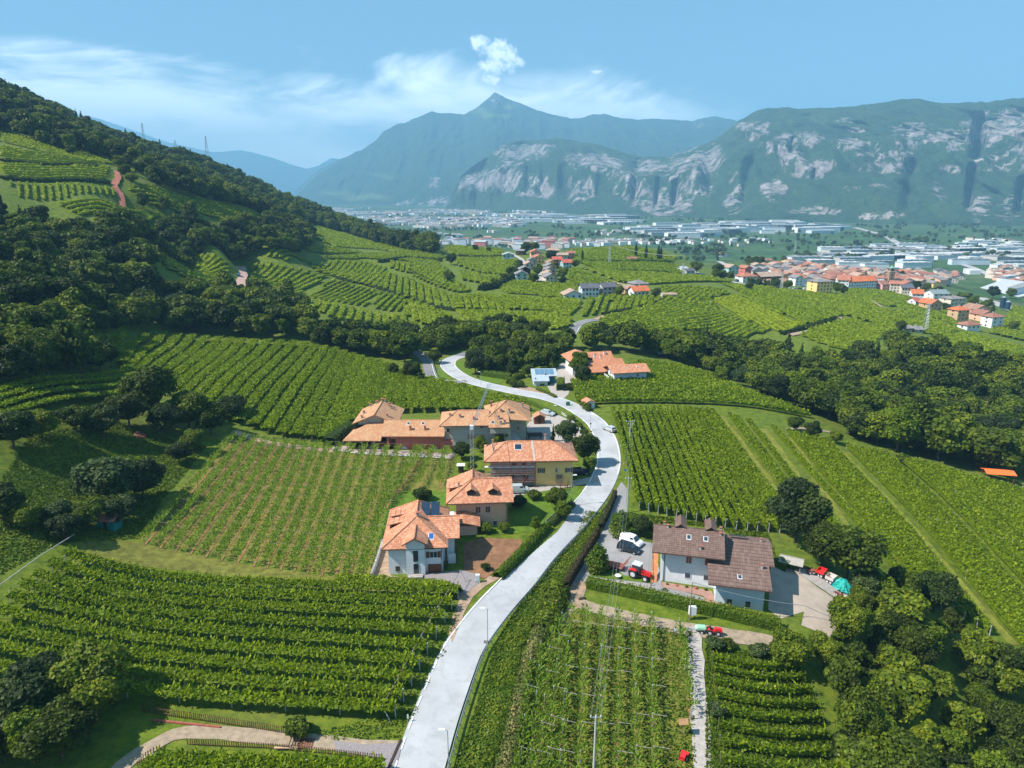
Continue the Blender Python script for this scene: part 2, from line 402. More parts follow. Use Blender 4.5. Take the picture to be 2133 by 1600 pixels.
from mathutils.geometry import delaunay_2d_cdt
def drape_poly(poly, cell, off):
    """triangulated sheet lying on the ground inside a world polygon"""
    P = []
    for a, b in zip(poly, np.roll(poly, -1, 0)):
        n = max(1, int(np.hypot(*(b-a))/cell))
        for k in range(n): P.append(a+(b-a)*k/n)
    P = np.array(P); nb = len(P)
    lo = P.min(0); hi = P.max(0)
    gx, gy = np.meshgrid(np.arange(lo[0], hi[0], cell), np.arange(lo[1], hi[1], cell)); gx = gx.ravel(); gy = gy.ravel()
    k = inside(poly, gx, gy); pts = np.concatenate([P, np.stack([gx[k], gy[k]], 1)])
    vs = [mathutils.Vector((float(p[0]), float(p[1]))) for p in pts]
    v2, e2, f2, _, _, _ = delaunay_2d_cdt(vs, [], [list(range(nb))], 1, 1e-5)
    v2 = np.array([(p.x, p.y) for p in v2]); z = height(v2[:, 0], v2[:, 1])+off
    f2 = [f for f in f2 if len(f) == 3]
    return np_mesh('sheet', np.stack([v2[:, 0], v2[:, 1], z], 1), np.array(f2), smooth=True)
def sheet(name, px, m, off=0.06, cell=None, kind='structure', label=None, cat=None, world=False):
    poly = np.array(px, float) if world else poly_world(px)
    a = 0.5*abs(np.sum(poly[:, 0]*np.roll(poly[:, 1], -1)-np.roll(poly[:, 0], -1)*poly[:, 1]))
    cell = cell or max(1.5, math.sqrt(a)/22)
    # keep orientation counter-clockwise
    if np.sum(poly[:, 0]*np.roll(poly[:, 1], -1)-np.roll(poly[:, 0], -1)*poly[:, 1]) < 0: poly = poly[::-1]
    o = link(name, drape_poly(poly, cell, off), m); tag(o, label, cat, kind=kind); return o
def spline(pts, step=2.0):
    P = np.array(pts, float); out = []
    Q = np.vstack([2*P[0]-P[1], P, 2*P[-1]-P[-2]])
    for i in range(1, len(Q)-2):
        p0, p1, p2, p3 = Q[i-1:i+3]; n = max(2, int(np.linalg.norm(p2-p1)/step))
        for k in range(n):
            t = k/n; out.append(0.5*((2*p1)+(-p0+p2)*t+(2*p0-5*p1+4*p2-p3)*t*t+(-p0+3*p1-3*p2+p3)*t**3))
    out.append(P[-1]); return np.array(out)
def offset_line(C, d):
    T = np.gradient(C, axis=0); T /= np.linalg.norm(T, axis=1)[:, None]+1e-9
    return C + np.stack([T[:, 1], -T[:, 0]], 1)*d          # +d lies to the right of the direction of travel
def strip_mesh(C, l, r, off, nx=4, dash=None, jitter=0.0):
    """ribbon over centreline C between lateral offsets l..r, laid on the ground"""
    cols = []
    for k in range(nx+1):
        d = l+(r-l)*k/nx
        j = (fbm(C[:, 0]*0.4, C[:, 1]*0.4, 3, 5+k)-.5)*jitter if jitter and k in (0, nx) else 0
        cols.append(offset_line(C, 0)+0 if False else offset_line(C, d) + (offset_line(C, 1)-C)*np.reshape(j, (-1, 1)) if jitter else offset_line(C, d))
    G_ = np.stack(cols, 1); n = len(C)
    z = height(G_[..., 0], G_[..., 1])
    z = z*0.4 + np.mean(z, axis=1, keepdims=True)*0.6       # the carriageway is nearly level from side to side
    V = np.concatenate([G_, z[..., None]+off], 2).reshape(-1, 3); F = []
    s = np.concatenate([[0], np.cumsum(np.linalg.norm(np.diff(C, axis=0), axis=1))])
    for i in range(n-1):
        if dash and (s[i] % (dash[0]+dash[1])) > dash[0]: continue
        for k in range(nx):
            a = i*(nx+1)+k; F.append((a, a+1, a+nx+2, a+nx+1))
    return np_mesh('strip', V, np.array(F), smooth=True)
def px_line(pts): return np.array([at(*p)[:2] for p in pts])
def way(name, C, w, m, off=0.09, jitter=0.0, nx=4, **kw):
    return tag(link(name, strip_mesh(C, -w/2, w/2, off, nx, jitter=jitter), m), kind='structure')

def asphalt_fn(base, stain=0.12, rust=True):
    def fn(N, vec, col):
        n1 = N.noise(vec, 0.12, 5, 0.6); n2 = N.noise(vec, 1.4, 5, 0.7); n3 = N.noise(vec, 14.0, 3, 0.6)
        c = N.mix(N.smooth(n1, 0.3, 0.7), tuple(b*0.86 for b in base), tuple(b*1.08 for b in base))
        c = N.mix(N.math('MULTIPLY', N.smooth(n2, 0.5, 0.75), 0.35), c, tuple(b*0.62 for b in base))
        c = N.mix(N.math('MULTIPLY', N.smooth(n3, 0.45, 0.7), 0.22), c, tuple(b*0.55 for b in base))
        if rust: c = N.mix(N.math('MULTIPLY', N.smooth(N.noise(vec, 0.9, 6, 0.75, 0.4), 0.66, 0.74), 0.25), c, (0.32, 0.14, 0.08))
        wv = N.noise(vec, 0.33, 3, 0.5, 1.5); c = N.mix(N.math('MULTIPLY', N.smooth(wv, 0.52, 0.62), 0.2), c, tuple(b*0.5 for b in base))
        return c
    return fn
M_ROAD = mat('road_asphalt', (0.40, 0.40, 0.41), 0.85, fn=asphalt_fn((0.40, 0.40, 0.41)), bump=0.15, bscale=20)
M_ROADG = mat('grey_asphalt', (0.18, 0.18, 0.19), 0.9, fn=asphalt_fn((0.2, 0.195, 0.205), rust=False), bump=0.2, bscale=12)
M_LINE = mat('road_paint', (0.8, 0.8, 0.78), 0.6, noise=0.12, nscale=3)
M_YARD = mat('yard_asphalt', (0.33, 0.32, 0.32), 0.9, fn=asphalt_fn((0.27, 0.26, 0.26)), bump=0.2, bscale=9)
M_GRAVEL = mat('white_gravel', (0.36, 0.32, 0.29), 0.95, noise=0.22, nscale=2.2, bump=0.7, bscale=14)
M_DIRT = mat('dirt', (0.32, 0.22, 0.15), 0.95, noise=0.3, nscale=0.9, bump=0.8, bscale=6)
M_SOIL = mat('brown_soil', (0.21, 0.105, 0.055), 0.98, noise=0.35, nscale=0.8, bump=1.0, bscale=5)
M_REDSOIL = mat('red_soil', (0.30, 0.11, 0.07), 0.98, noise=0.3, nscale=0.3, bump=0.8, bscale=3)
M_PINK = mat('pink_gravel', (0.42, 0.27, 0.22), 0.95, noise=0.2, nscale=0.4)
M_PALE = mat('pale_track', (0.30, 0.23, 0.16), 0.95, noise=0.28, nscale=1.2, bump=0.6, bscale=7)
M_GRAVELG = mat('grey_gravel', (0.24, 0.21, 0.21), 0.95, noise=0.35, nscale=6, bump=0.8, bscale=16)
M_LAWN = mat('lawn', (0.085, 0.145, 0.008), 0.95, noise=0.3, nscale=0.9, bump=0.5, bscale=8)
def young_fn(N, vec, col):
    n = N.noise(vec, 0.5, 4, 0.65); f = N.noise(vec, 2.6, 3, 0.7)
    c = N.ramp(n, [(0.3, (0.06, 0.10, 0.008)), (0.5, (0.13, 0.145, 0.016)), (0.7, (0.21, 0.18, 0.035))])
    return N.mix(N.math('MULTIPLY', N.smooth(f, 0.5, 0.68), 0.5), c, (0.2, 0.095, 0.04))
M_YOUNG = mat('young_field_ground', (0.1, 0.12, 0.02), 0.95, fn=young_fn, bump=0.6, bscale=4)

# main road
ROAD_PX = [(848, 1680), (872, 1600), (904, 1500), (942, 1400), (970, 1340), (1023, 1270), (1078, 1210), (1127, 1150), (1195, 1081), (1242, 1025), (1264, 980),
           (1268, 950), (1263, 920), (1254, 900), (1240, 880), (1213, 860), (1178, 841), (1137, 828), (1094, 820), (1050, 811), (1010, 802), (973, 791), (946, 776), (933, 762), (938, 750), (958, 742)]
ROAD = spline(px_line(ROAD_PX), 1.6)
link('road', strip_mesh(ROAD, -3.0, 3.0, 0.10, 6), M_ROAD)['kind'] = 'structure'
for nm, a, b, d in (('edge_line', -2.78, -2.62, None), ('edge_line', 2.62, 2.78, None)):
    C_ = ROAD[14:]; me = strip_mesh(C_, a, b, 0.116, 1); tag(link('road_marking', me, M_LINE), kind='structure')
tag(link('road_marking', strip_mesh(spline(ROAD[:15], 0.5), -2.78, -2.6, 0.116, 1, dash=(2.0, 1.5)), M_LINE), kind='structure')
tag(link('road_marking', strip_mesh(ROAD[:15], 2.62, 2.78, 0.116, 1), M_LINE), kind='structure')
ROAD2 = spline(px_line([(958, 742), (985, 733), (1047, 727), (1100, 719), (1143, 710), (1175, 704), (1190, 694), (1196, 684), (1205, 675), (1222, 669), (1244, 666)]), 3)
way('road', ROAD2, 5.4, M_ROADG, 0.12)
for a, b in ((-2.5, -2.3), (2.3, 2.5)): tag(link('road_marking', strip_mesh(ROAD2, a, b, 0.15, 1), M_LINE), kind='structure')
BR = spline(px_line([(972, 794), (945, 796), (919, 794), (900, 787), (893, 770), (888, 753), (872, 738), (862, 732)]), 2)
way('road', BR, 3.8, M_ROADG, 0.11)
tag(link('road_marking', strip_mesh(BR, 1.6, 1.75, 0.13, 1), M_LINE), kind='structure')
way('track', spline(px_line([(1240, 666), (1266, 656), (1300, 645), (1351, 628), (1380, 622)]), 4), 3.0, M_PALE, 0.2, 1.2)
# yards, drives, paths
sheet('yard', [(1276, 1036), (1294, 1004), (1306, 1018), (1304, 1066), (1288, 1100), (1300, 1118), (1362, 1133), (1376, 1200), (1379, 1222), (1420, 1232), (1468, 1246), (1465, 1257), (1400, 1245), (1300, 1222), (1224, 1208), (1214, 1216), (1205, 1240), (1172, 1240), (1196, 1197), (1243, 1125)], M_YARD, 0.07)
sheet('patio', [(1379, 1213), (1482, 1232), (1496, 1262), (1468, 1256), (1466, 1243), (1379, 1224)], mat('red_paving', (0.33, 0.19, 0.15), 0.9, noise=0.2, nscale=2), 0.11)
sheet('lawn', [(1230, 1194), (1236, 1188), (1278, 1182), (1300, 1200), (1358, 1206), (1358, 1217), (1230, 1201)], M_LAWN, 0.13)
sheet('yard', [(1606, 1172), (1625, 1176), (1656, 1189), (1700, 1222), (1737, 1247), (1766, 1269), (1769, 1300), (1744, 1337), (1669, 1303), (1675, 1275), (1625, 1290), (1600, 1270)], mat('pale_concrete', (0.37, 0.30, 0.24), 0.9, noise=0.16, nscale=0.35, bump=0.3, bscale=5), 0.07)
sheet('gravel_strip', [(1650, 1188), (1690, 1186), (1730, 1210), (1745, 1232), (1775, 1240), (1778, 1262), (1762, 1262), (1737, 1245), (1700, 1220)], M_GRAVEL, 0.12)
way('track', spline(px_line([(1150, 1262), (1185, 1252), (1240, 1268), (1312, 1286), (1370, 1298), (1421, 1308), (1500, 1322), (1591, 1335), (1620, 1345)]), 2), 3.1, M_PALE, 0.08, 1.3)
way('track', spline(px_line([(1432, 1308), (1446, 1330), (1450, 1400), (1456, 1480), (1461, 1560), (1464, 1640)]), 2), 2.3, M_GRAVEL, 0.1, 0.9)
sheet('yard', [(1155, 1232), (1172, 1222), (1215, 1208), (1222, 1225), (1210, 1262), (1170, 1300), (1140, 1318), (1136, 1295), (1150, 1262)], M_DIRT, 0.09)
way('path', spline(px_line([(235, 1625), (256, 1596), (290, 1572), (335, 1545), (360, 1532), (392, 1526), (440, 1526), (492, 1530), (591, 1540), (690, 1548), (760, 1556), (835, 1560)]), 2), 2.2, M_PALE, 0.09, 0.6)
sheet('yard', [(695, 1544), (760, 1552), (838, 1548), (832, 1575), (822, 1610), (800, 1610), (793, 1580), (745, 1572), (700, 1566)], M_GRAVELG, 0.1)
sheet('yard', [(1042, 1205), (1010, 1222), (985, 1245), (968, 1275), (955, 1308), (942, 1340), (935, 1320), (940, 1290), (955, 1255), (950, 1232), (975, 1228), (1000, 1215), (1020, 1200)], M_DIRT, 0.08)
sheet('drive', [(880, 1196), (925, 1193), (960, 1188), (992, 1196), (996, 1218), (965, 1240), (948, 1225), (900, 1212), (880, 1210)], M_GRAVELG, 0.1)
sheet('garden_soil', [(965, 1132), (1003, 1122), (1085, 1124), (1088, 1134), (1034, 1192), (1010, 1206), (966, 1198)], M_SOIL, 0.09)
sheet('garden_soil', [(795, 1130), (812, 1128), (815, 1200), (880, 1210), (860, 1225), (770, 1212), (772, 1190)], M_DIRT, 0.07)
sheet('lawn', [(832, 1025), (900, 1022), (935, 1030), (925, 1095), (800, 1120), (776, 1125), (782, 1078)], M_LAWN, 0.08)
sheet('lawn', [(1068, 1030), (1110, 1024), (1200, 1016), (1214, 1024), (1182, 1064), (1120, 1108), (1010, 1118), (1000, 1100), (1068, 1100)], M_LAWN, 0.08)
way('path', spline(px_line([(1060, 1034), (1090, 1024), (1130, 1018), (1170, 1011), (1205, 1006), (1245, 998)]), 1.5), 3.0, M_GRAVEL, 0.11, 0.3)
sheet('lawn', [(1140, 826), (1170, 850), (1205, 872), (1225, 895), (1232, 930), (1222, 945), (1200, 905), (1150, 868), (1115, 858), (1098, 850)], M_GRASS, 0.07)
sheet('parking', [(1098, 886), (1112, 862), (1135, 852), (1165, 866), (1195, 880), (1212, 902), (1222, 925), (1200, 925), (1098, 922)], M_GRAVEL, 0.09)
way('path', spline(px_line([(695, 932), (760, 941), (850, 945), (945, 951)]), 2), 3.6, mat('pink_path', (0.36, 0.28, 0.24), 0.9, noise=0.14, nscale=1), 0.1, 0.2)
way('track', spline(px_line([(488, 898), (520, 912), (560, 922), (620, 932), (700, 940)]), 2), 2.2, M_DIRT, 0.1, 0.8)
sheet('yard', [(1158, 766), (1172, 756), (1186, 760), (1190, 778), (1215, 783), (1275, 789), (1270, 794), (1200, 792), (1190, 800), (1184, 822), (1168, 836), (1150, 822), (1140, 805), (1160, 790)], M_GRAVEL, 0.09)
sheet('bank', [(1070, 810), (1085, 803), (1140, 815), (1170, 832), (1160, 836), (1110, 822)], M_DIRT, 0.07)
sheet('lawn', [(880, 792), (905, 776), (922, 770), (936, 790), (916, 796)], M_LAWN, 0.07)
sheet('lawn', [(950, 752), (972, 755), (985, 780), (1052, 792), (1042, 800), (990, 794), (962, 780), (948, 765)], M_LAWN, 0.07)
sheet('verge', [(1184, 828), (1204, 833), (1240, 842), (1262, 850), (1300, 900), (1312, 1000), (1308, 1080), (1296, 1090), (1304, 1010), (1294, 930), (1268, 880), (1220, 848)], M_GRASS, 0.06)
way('farm_road', spline(px_line([(499, 556), (501, 570), (497, 585), (497, 602)]), 2), 7.5, M_PINK, .35, 1.5)
way('farm_road', spline(px_line([(243, 358), (246, 372), (239, 388), (250, 404), (254, 420), (255, 440)]), 3), 3.4, M_REDSOIL, .6, 1.6)
sheet('bank', [(700, 430), (690, 430), (720, 470), (760, 470)], M_GRASS, 0.3) if False else None
way('track', spline(px_line([(1220, 570), (1240, 577), (1290, 592), (1310, 596)]), 6), 3.5, M_PALE, 0.4)
way('track', spline(px_line([(1645, 699), (1690, 690), (1730, 676)]), 5), 4.0, M_PALE, 0.4)
way('track', spline(px_line([(1730, 655), (1765, 668), (1785, 672)]), 5), 4.5, M_PALE, 0.4)
way('track', spline(px_line([(1815, 628), (1850, 650), (1880, 660)]), 6), 3.5, M_PALE, 0.5)
way('track', spline(px_line([(1640, 895), (1670, 893), (1700, 896), (1735, 902)]), 3), 1.8, M_PALE, 0.15, 0.7)
way('track', spline(px_line([(2048, 1120), (2085, 1150), (2110, 1180)]), 3), 1.8, M_PALE, 0.15, 0.7)
way('track', spline(px_line([(2010, 1310), (2060, 1340), (2140, 1378)]), 3), 2.6, M_PALE, 0.12, 0.7)

# ------------------------------------------------------------------ mountains
def rock_fn(N, vec, col):
    rock = N.attr('rock').outputs['Fac']; mead = N.attr('meadow').outputs['Fac']
    n1 = N.noise(vec, 0.004, 6, 0.65); n2 = N.noise(vec, 0.04, 6, 0.8)
    mp = N.new('ShaderNodeMapping'); N.l.new(vec, mp.inputs[0]); mp.inputs['Scale'].default_value = (1, 1, 0.22)
    n3 = N.noise(mp.outputs[0], 0.018, 5, 0.7)
    green = N.ramp(N.math('ADD', N.math('MULTIPLY', n1, .5), N.math('MULTIPLY', n2, .5)), [(0.32, (0.010, 0.026, 0.012)), (0.5, (0.022, 0.05, 0.018)), (0.68, (0.05, 0.085, 0.026))])
    green = N.mix(mead, green, (0.13, 0.19, 0.06))
    stone = N.ramp(n3, [(0.3, (0.10, 0.10, 0.10)), (0.5, (0.23, 0.20, 0.19)), (0.7, (0.42, 0.36, 0.34))])
    mv = N.new('ShaderNodeMapping'); N.l.new(vec, mv.inputs[0]); mv.inputs['Scale'].default_value = (1, 1, 0.35)
    m1 = N.noise(mv.outputs[0], 0.013, 8, 0.78, 0.2); m2 = N.noise(vec, 0.0028, 4, 0.6)
    w = N.math('ADD', N.math('MULTIPLY', N.math('SUBTRACT', m1, 0.5), 9.0), N.math('MULTIPLY', N.math('SUBTRACT', m2, 0.5), 2.0))
    f = N.math('ADD', rock, w)
    return N.mix(N.math('MULTIPLY', N.smooth(f, 0.62, 1.0), N.smooth(rock, 0.0, 0.45)), green, stone)
M_MTN = mat('mountain_forest', (0.03, 0.07, 0.03), 0.95, fn=rock_fn, bump=1.0, bscale=0.03)
M_MTN.node_tree.nodes['Bump'].inputs['Distance'].default_value = 25
def interp_line(pts, u):
    P = np.array(sorted(pts), float); return np.interp(u, P[:, 0], P[:, 1])
def mountain(sky, foot, Dr, u0, u1, nu, nt, rough, seed, ledges=(), rocks=(), gullies=(), meadows=(), name='mountain', prof=0.9, back=0.5):
    """sky/foot: (u, v) lines of crest and foot; Dr(u)->(foot depth, crest depth)"""
    u = np.linspace(u0, u1, nu); t = np.linspace(0, 1.35, nt)
    U, T = np.meshgrid(u, t, indexing='ij')
    vr = interp_line(sky, u) - (fbm(u/14, u*0+seed, 4, seed)-.5)*5*rough
    Df, Dc = Dr(u)
    zc = CAMZ-Dc*(SP+(vr-800)/FPX*CP); zf = np.full_like(u, -78.0)
    Tc = np.clip(T, 0, 1)
    D = Df[:, None]+(Dc-Df)[:, None]*T
    # height profile: talus, wall, shoulder
    h = Tc**prof
    for (ta, tb, s, ua, ub) in ledges:                     # steeper wall between ta and tb
        w = np.clip((U-ua)/25, 0, 1)*np.clip((ub-U)/25, 0, 1)
        hb = np.interp(Tc, [0, ta, ta+(tb-ta)*0.25, 1], [0, ta**prof*0.9, tb**prof, 1]); h = h*(1-w*s)+hb*w*s
    z = zf[:, None]+(zc-zf)[:, None]*h
    z = np.where(T > 1, zc[:, None]-(T-1)*(zc-zf)[:, None]*back, z)
    x = (U-1066.5)/FPX*D
    rf = 1-np.abs(2*fbm(x/150+seed, z/900, 4, seed+15)-1)
    env = np.sin(np.pi*np.clip(Tc, 0.02, 0.995))**0.6
    amp = (zc-zf)[:, None]
    n = fbm(x/420+seed, z/500+D/900, 5, seed)-.5
    rg = 1-np.abs(2*fbm(x/300+seed*3, D*0.0006+z/1500, 4, seed+9)-1)   # vertical ribs and gullies
    D2 = D + env*(rf-.6)*rough*190 + env*(n*0.5+(rg-.6)*0.6)*np.minimum(amp, 700)*0.9*rough
    for (gu, gv0, gv1, gw, gd) in gullies:
        vv = 800+FPX*((CAMZ-z)/D-SP)/CP
        m = np.exp(-((U-gu-(vv-gv0)*(-.10))/gw)**2)*np.clip((vv-gv0)/12+.3, 0, 1)*np.clip((gv1-vv)/12, 0, 1)
        D2 = D2+m*gd
    z2 = z + env*(fbm(x/160, D/160, 4, seed+4)-.5)*amp*0.07*rough
    x2 = (U-1066.5)/FPX*D2
    # keep the crest where it is
    w = np.clip((T-.9)/.1, 0, 1); D2 = D2*(1-w)+D*w; x2 = (U-1066.5)/FPX*D2
    dv = ((CAMZ-z2)/D2-SP)/CP; y2 = (CP-dv*SP)*D2; vv = 800+FPX*dv
    rock = np.zeros_like(U); mead = np.zeros_like(U)
    jx = (fbm(x/200, z/200, 4, seed+20)-.5)*26; jy = (fbm(x/200+40, z/200, 4, seed+21)-.5)*20
    for (ru, rv, ra, rb, s) in rocks:
        r2 = ((U+jx-ru)/(ra*(1.35 if ru > 1500 else 1.15)))**2+((vv+jy-rv)/rb)**2; rock = np.maximum(rock, s*.88*np.clip(1.15-r2*.5, 0, 1))
    for (ru, rv, ra, rb, s) in meadows:
        r2 = ((U+jx-ru)/ra)**2+((vv+jy-rv)/rb)**2; mead = np.maximum(mead, s*np.clip(1.1-r2, 0, 1))
    V = np.stack([x2.ravel(), y2.ravel(), z2.ravel()], 1)
    i = (np.arange(nu-1)[:, None]*nt+np.arange(nt-1)[None]).ravel()
    me = np_mesh('mountain', V, np.stack([i, i+nt, i+nt+1, i+1], 1), smooth=True, attrs={'rock': rock.ravel(), 'meadow': mead.ravel()})
    return tag(link(name, me, M_MTN), kind='structure')
def lin(*pts):
    P = np.array(pts, float); return lambda u: (np.interp(u, P[:, 0], P[:, 1]), np.interp(u, P[:, 0], P[:, 2]))
mountain([(935, 432), (945, 400), (960, 365), (985, 345), (1010, 330), (1045, 302), (1075, 294), (1100, 292), (1160, 289), (1200, 293), (1240, 300), (1280, 311), (1330, 327), (1400, 325), (1440, 311), (1490, 290), (1515, 272), (1540, 251), (1580, 229), (1640, 222),
          (1660, 226), (1760, 223), (1800, 218), (1850, 212), (1880, 206), (1905, 205), (1925, 208), (1960, 214), (2060, 212), (2095, 207), (2133, 203), (2400, 190), (2800, 150)],
         None, lin((930, 5400, 5600), (1100, 4700, 5900), (1330, 3900, 5200), (1560, 3300, 4700), (1850, 3000, 4300), (2133, 2750, 4000), (2800, 2500, 3600)),
         930, 2800, 620, 190, 1.0, 11,
         ledges=[(0.22, 0.62, 0.85, 930, 1480), (0.3, 0.7, 0.5, 1480, 2900)],
         rocks=[(1090, 312, 46, 15, 1.2), (1065, 335, 18, 10, .8), (1000, 372, 38, 18, 1.25), (1045, 372, 36, 24, 1.3), (1105, 385, 34, 22, 1.1), (1120, 402, 26, 14, 1.1), (960, 380, 14, 22, 1.0), (1240, 335, 46, 14, 1.1), (1275, 350, 24, 20, .9),
                (1215, 395, 20, 30, .75), (1300, 375, 18, 36, .75), (1360, 350, 30, 14, 1.0), (1395, 345, 24, 8, .8), (1330, 400, 26, 30, .95), (1370, 420, 22, 26, 1.05), (1410, 425, 24, 20, 1.05), (1440, 350, 40, 34, .8), (1470, 330, 26, 30, .8), (1460, 395, 20, 12, 1.0),
                (1345, 430, 20, 16, .9), (1425, 400, 20, 24, .8), (1530, 395, 14, 34, .65), (1570, 265, 22, 10, 1.0), (1595, 270, 8, 14, 1.15), (1570, 288, 14, 8, .9), (1620, 310, 26, 12, 1.1), (1680, 292, 24, 14, 1.0), (1640, 290, 18, 10, .8), (1690, 355, 30, 14, .95), (1715, 345, 16, 12, .95), (1655, 335, 18, 16, .75),
                (1780, 305, 34, 12, .95), (1830, 320, 44, 10, .75), (1865, 330, 24, 14, .9), (1840, 355, 40, 10, 1.0), (1610, 400, 16, 18, 1.05), (1800, 392, 30, 6, .85), (1760, 250, 14, 5, .9), (1920, 275, 44, 16, .85), (1975, 290, 38, 14, .95), (2000, 305, 26, 8, .9), (1900, 300, 26, 8, .7), (2085, 265, 50, 26, 1.15), (2125, 250, 40, 20, 1.1), (2050, 290, 26, 12, 1.0),
                (2035, 430, 18, 26, 1.05), (2100, 430, 16, 24, .8), (2080, 330, 34, 22, .7), (1840, 447, 22, 8, 1.0), (1800, 448, 14, 7, 1.0), (1700, 440, 40, 8, .8), (1530, 430, 18, 16, .6), (1780, 270, 12, 5, 1.0), (2200, 300, 60, 60, 1.0), (2350, 350, 60, 60, 1.0), (1990, 350, 20, 8, .6), (1950, 400, 16, 20, .5)],
         gullies=[(2042, 232, 330, 9, 420), (2026, 340, 440, 7, 260), (1372, 365, 440, 4, 150), (1408, 372, 440, 5, 170), (1650, 285, 320, 5, 130), (1697, 350, 380, 4, 90), (1005, 330, 440, 12, 120), (1560, 330, 430, 10, 130), (1330, 330, 430, 9, 120), (1900, 330, 440, 12, 120), (2130, 370, 450, 9, 200)])
mountain([(560, 425), (610, 415), (640, 385), (665, 362), (700, 340), (730, 322), (760, 308), (785, 290), (800, 272), (830, 257), (845, 255), (870, 243), (900, 231), (918, 235), (945, 236), (965, 238), (985, 228), (1005, 215), (1018, 203), (1030, 192), (1044, 198), (1062, 208), (1085, 215), (1110, 226), (1150, 238), (1190, 246), (1212, 244),
          (1235, 238), (1262, 237), (1290, 245), (1330, 249), (1360, 247), (1400, 248), (1440, 252), (1465, 245), (1490, 242), (1515, 247), (1550, 256), (1620, 262), (1750, 280)],
         None, lin((560, 9000, 9300), (700, 7600, 9200), (950, 6500, 9600), (1200, 6000, 9600), (1750, 5600, 8800)), 560, 1750, 420, 130, 0.75, 23,
         rocks=[(905, 383, 12, 10, 1.1), (890, 428, 12, 5, 1.0), (1035, 210, 10, 10, .8), (1450, 260, 10, 4, .8), (855, 425, 30, 5, .5), (912, 420, 14, 10, .7)],
         meadows=[(1035, 238, 42, 5, .8), (1065, 222, 24, 6, .7), (1000, 232, 24, 5, .6), (760, 412, 60, 8, .6), (800, 365, 40, 6, .4), (1070, 255, 16, 4, .4), (700, 405, 40, 6, .5)])
mountain([(600, 412), (640, 372), (665, 352), (700, 334), (730, 322), (770, 318), (820, 330)], None, lin((600, 11500, 12200), (820, 11500, 12500)), 600, 820, 60, 50, 0.5, 31)
mountain([(-200, 250), (60, 250), (130, 241), (160, 237), (195, 243), (230, 254), (270, 268), (330, 290), (390, 305), (440, 316), (470, 316), (500, 313), (530, 318), (560, 326), (590, 336), (615, 345), (640, 352), (665, 344), (690, 328), (715, 334), (760, 350), (850, 370)],
         None, lin((-200, 15000, 17000), (850, 15500, 18000)), -200, 850, 160, 50, 0.5, 37)
# conical gravel heap at the foot of the cliffs
def heap(name, u, v, r, h, m, label=None, cat=None, seed=0):
    p = at(u, v); n, k = 48, 12; V = []; F = []
    for i in range(k+1):
        for j in range(n):
            a = 2*math.pi*j/n; rr = r*(1-i/k)*(1+.25*(float(fbm(math.cos(a)*2+seed, math.sin(a)*2, 3, 3))-.5)); V.append((rr*math.cos(a), rr*math.sin(a), -0.5+(h+.5)*(i/k)**.85))
    for i in range(k):
        for j in range(n): F.append((i*n+j, i*n+(j+1) % n, (i+1)*n+(j+1) % n, (i+1)*n+j))
    o = link(name, np_mesh(name, V, F, smooth=True), m, loc=(p[0], p[1], p[2])); return tag(o, label, cat, kind='structure' if not label else None)
heap('hill', 1265, 438, 330, 62, mat('scree', (0.16, 0.17, 0.16), 0.95, noise=0.3, nscale=0.02))

# ------------------------------------------------------------------ haze
hz = MB().box(-13500, 17000, -300, 20200, -90, 1620).build('haze', None if False else mat('haze_air', (1, 1, 1)))
tag(hz, kind='stuff')
_m = MATS['haze_air']; _n = NT(_m.node_tree); _n.n.clear()
_o = _n.new('ShaderNodeOutputMaterial'); _pv = _n.new('ShaderNodeVolumePrincipled')
_pv.inputs['Color'].default_value = (0.31, 0.68, 1.0, 1); _pv.inputs['Density'].default_value = 1.2e-4; _pv.inputs['Anisotropy'].default_value = 0.0
_n.l.new(_pv.outputs[0], _o.inputs['Volume'])
sheet('field_ground', [(280, 1120), (300, 1090), (400, 990), (470, 918), (560, 928), (700, 942), (845, 950), (948, 958), (935, 1030), (835, 1030), (790, 1085), (778, 1205), (700, 1196), (530, 1172), (400, 1145)], M_YOUNG, 0.05)
sheet('field_ground', [(1120, 1320), (1185, 1275), (1380, 1300), (1420, 1312), (1445, 1400), (1452, 1660), (1040, 1660), (1080, 1480)], M_YOUNG, 0.05)

TRACKS = [spline(px_line(q), 4) for q in ([(1498, 864), (1614, 1017), (1685, 1122)], [(1548, 880), (1640, 1015), (1705, 1105)], [(1650, 912), (1743, 1065), (1790, 1140)], [(1755, 945), (1925, 1128), (2112, 1345)], [(1850, 962), (2000, 1095), (2180, 1290)], [(1590, 893), (1700, 1040)])]
M_TRACKG = mat('dry_grass_track', (0.15, 0.16, 0.02), .95, noise=.4, nscale=.8, bump=.5, bscale=5)
for C_ in TRACKS: way('grass_track', C_, 1.7, M_TRACKG, .07, 1.0)
sheet('verge', [(190, 1120), (285, 1128), (400, 1154), (530, 1179), (650, 1196), (775, 1211), (900, 1226), (880, 1245), (700, 1232), (400, 1190), (150, 1150)], mat('olive_verge', (0.13, 0.13, 0.02), .95, noise=.45, nscale=.7, bump=.7, bscale=4), .06)
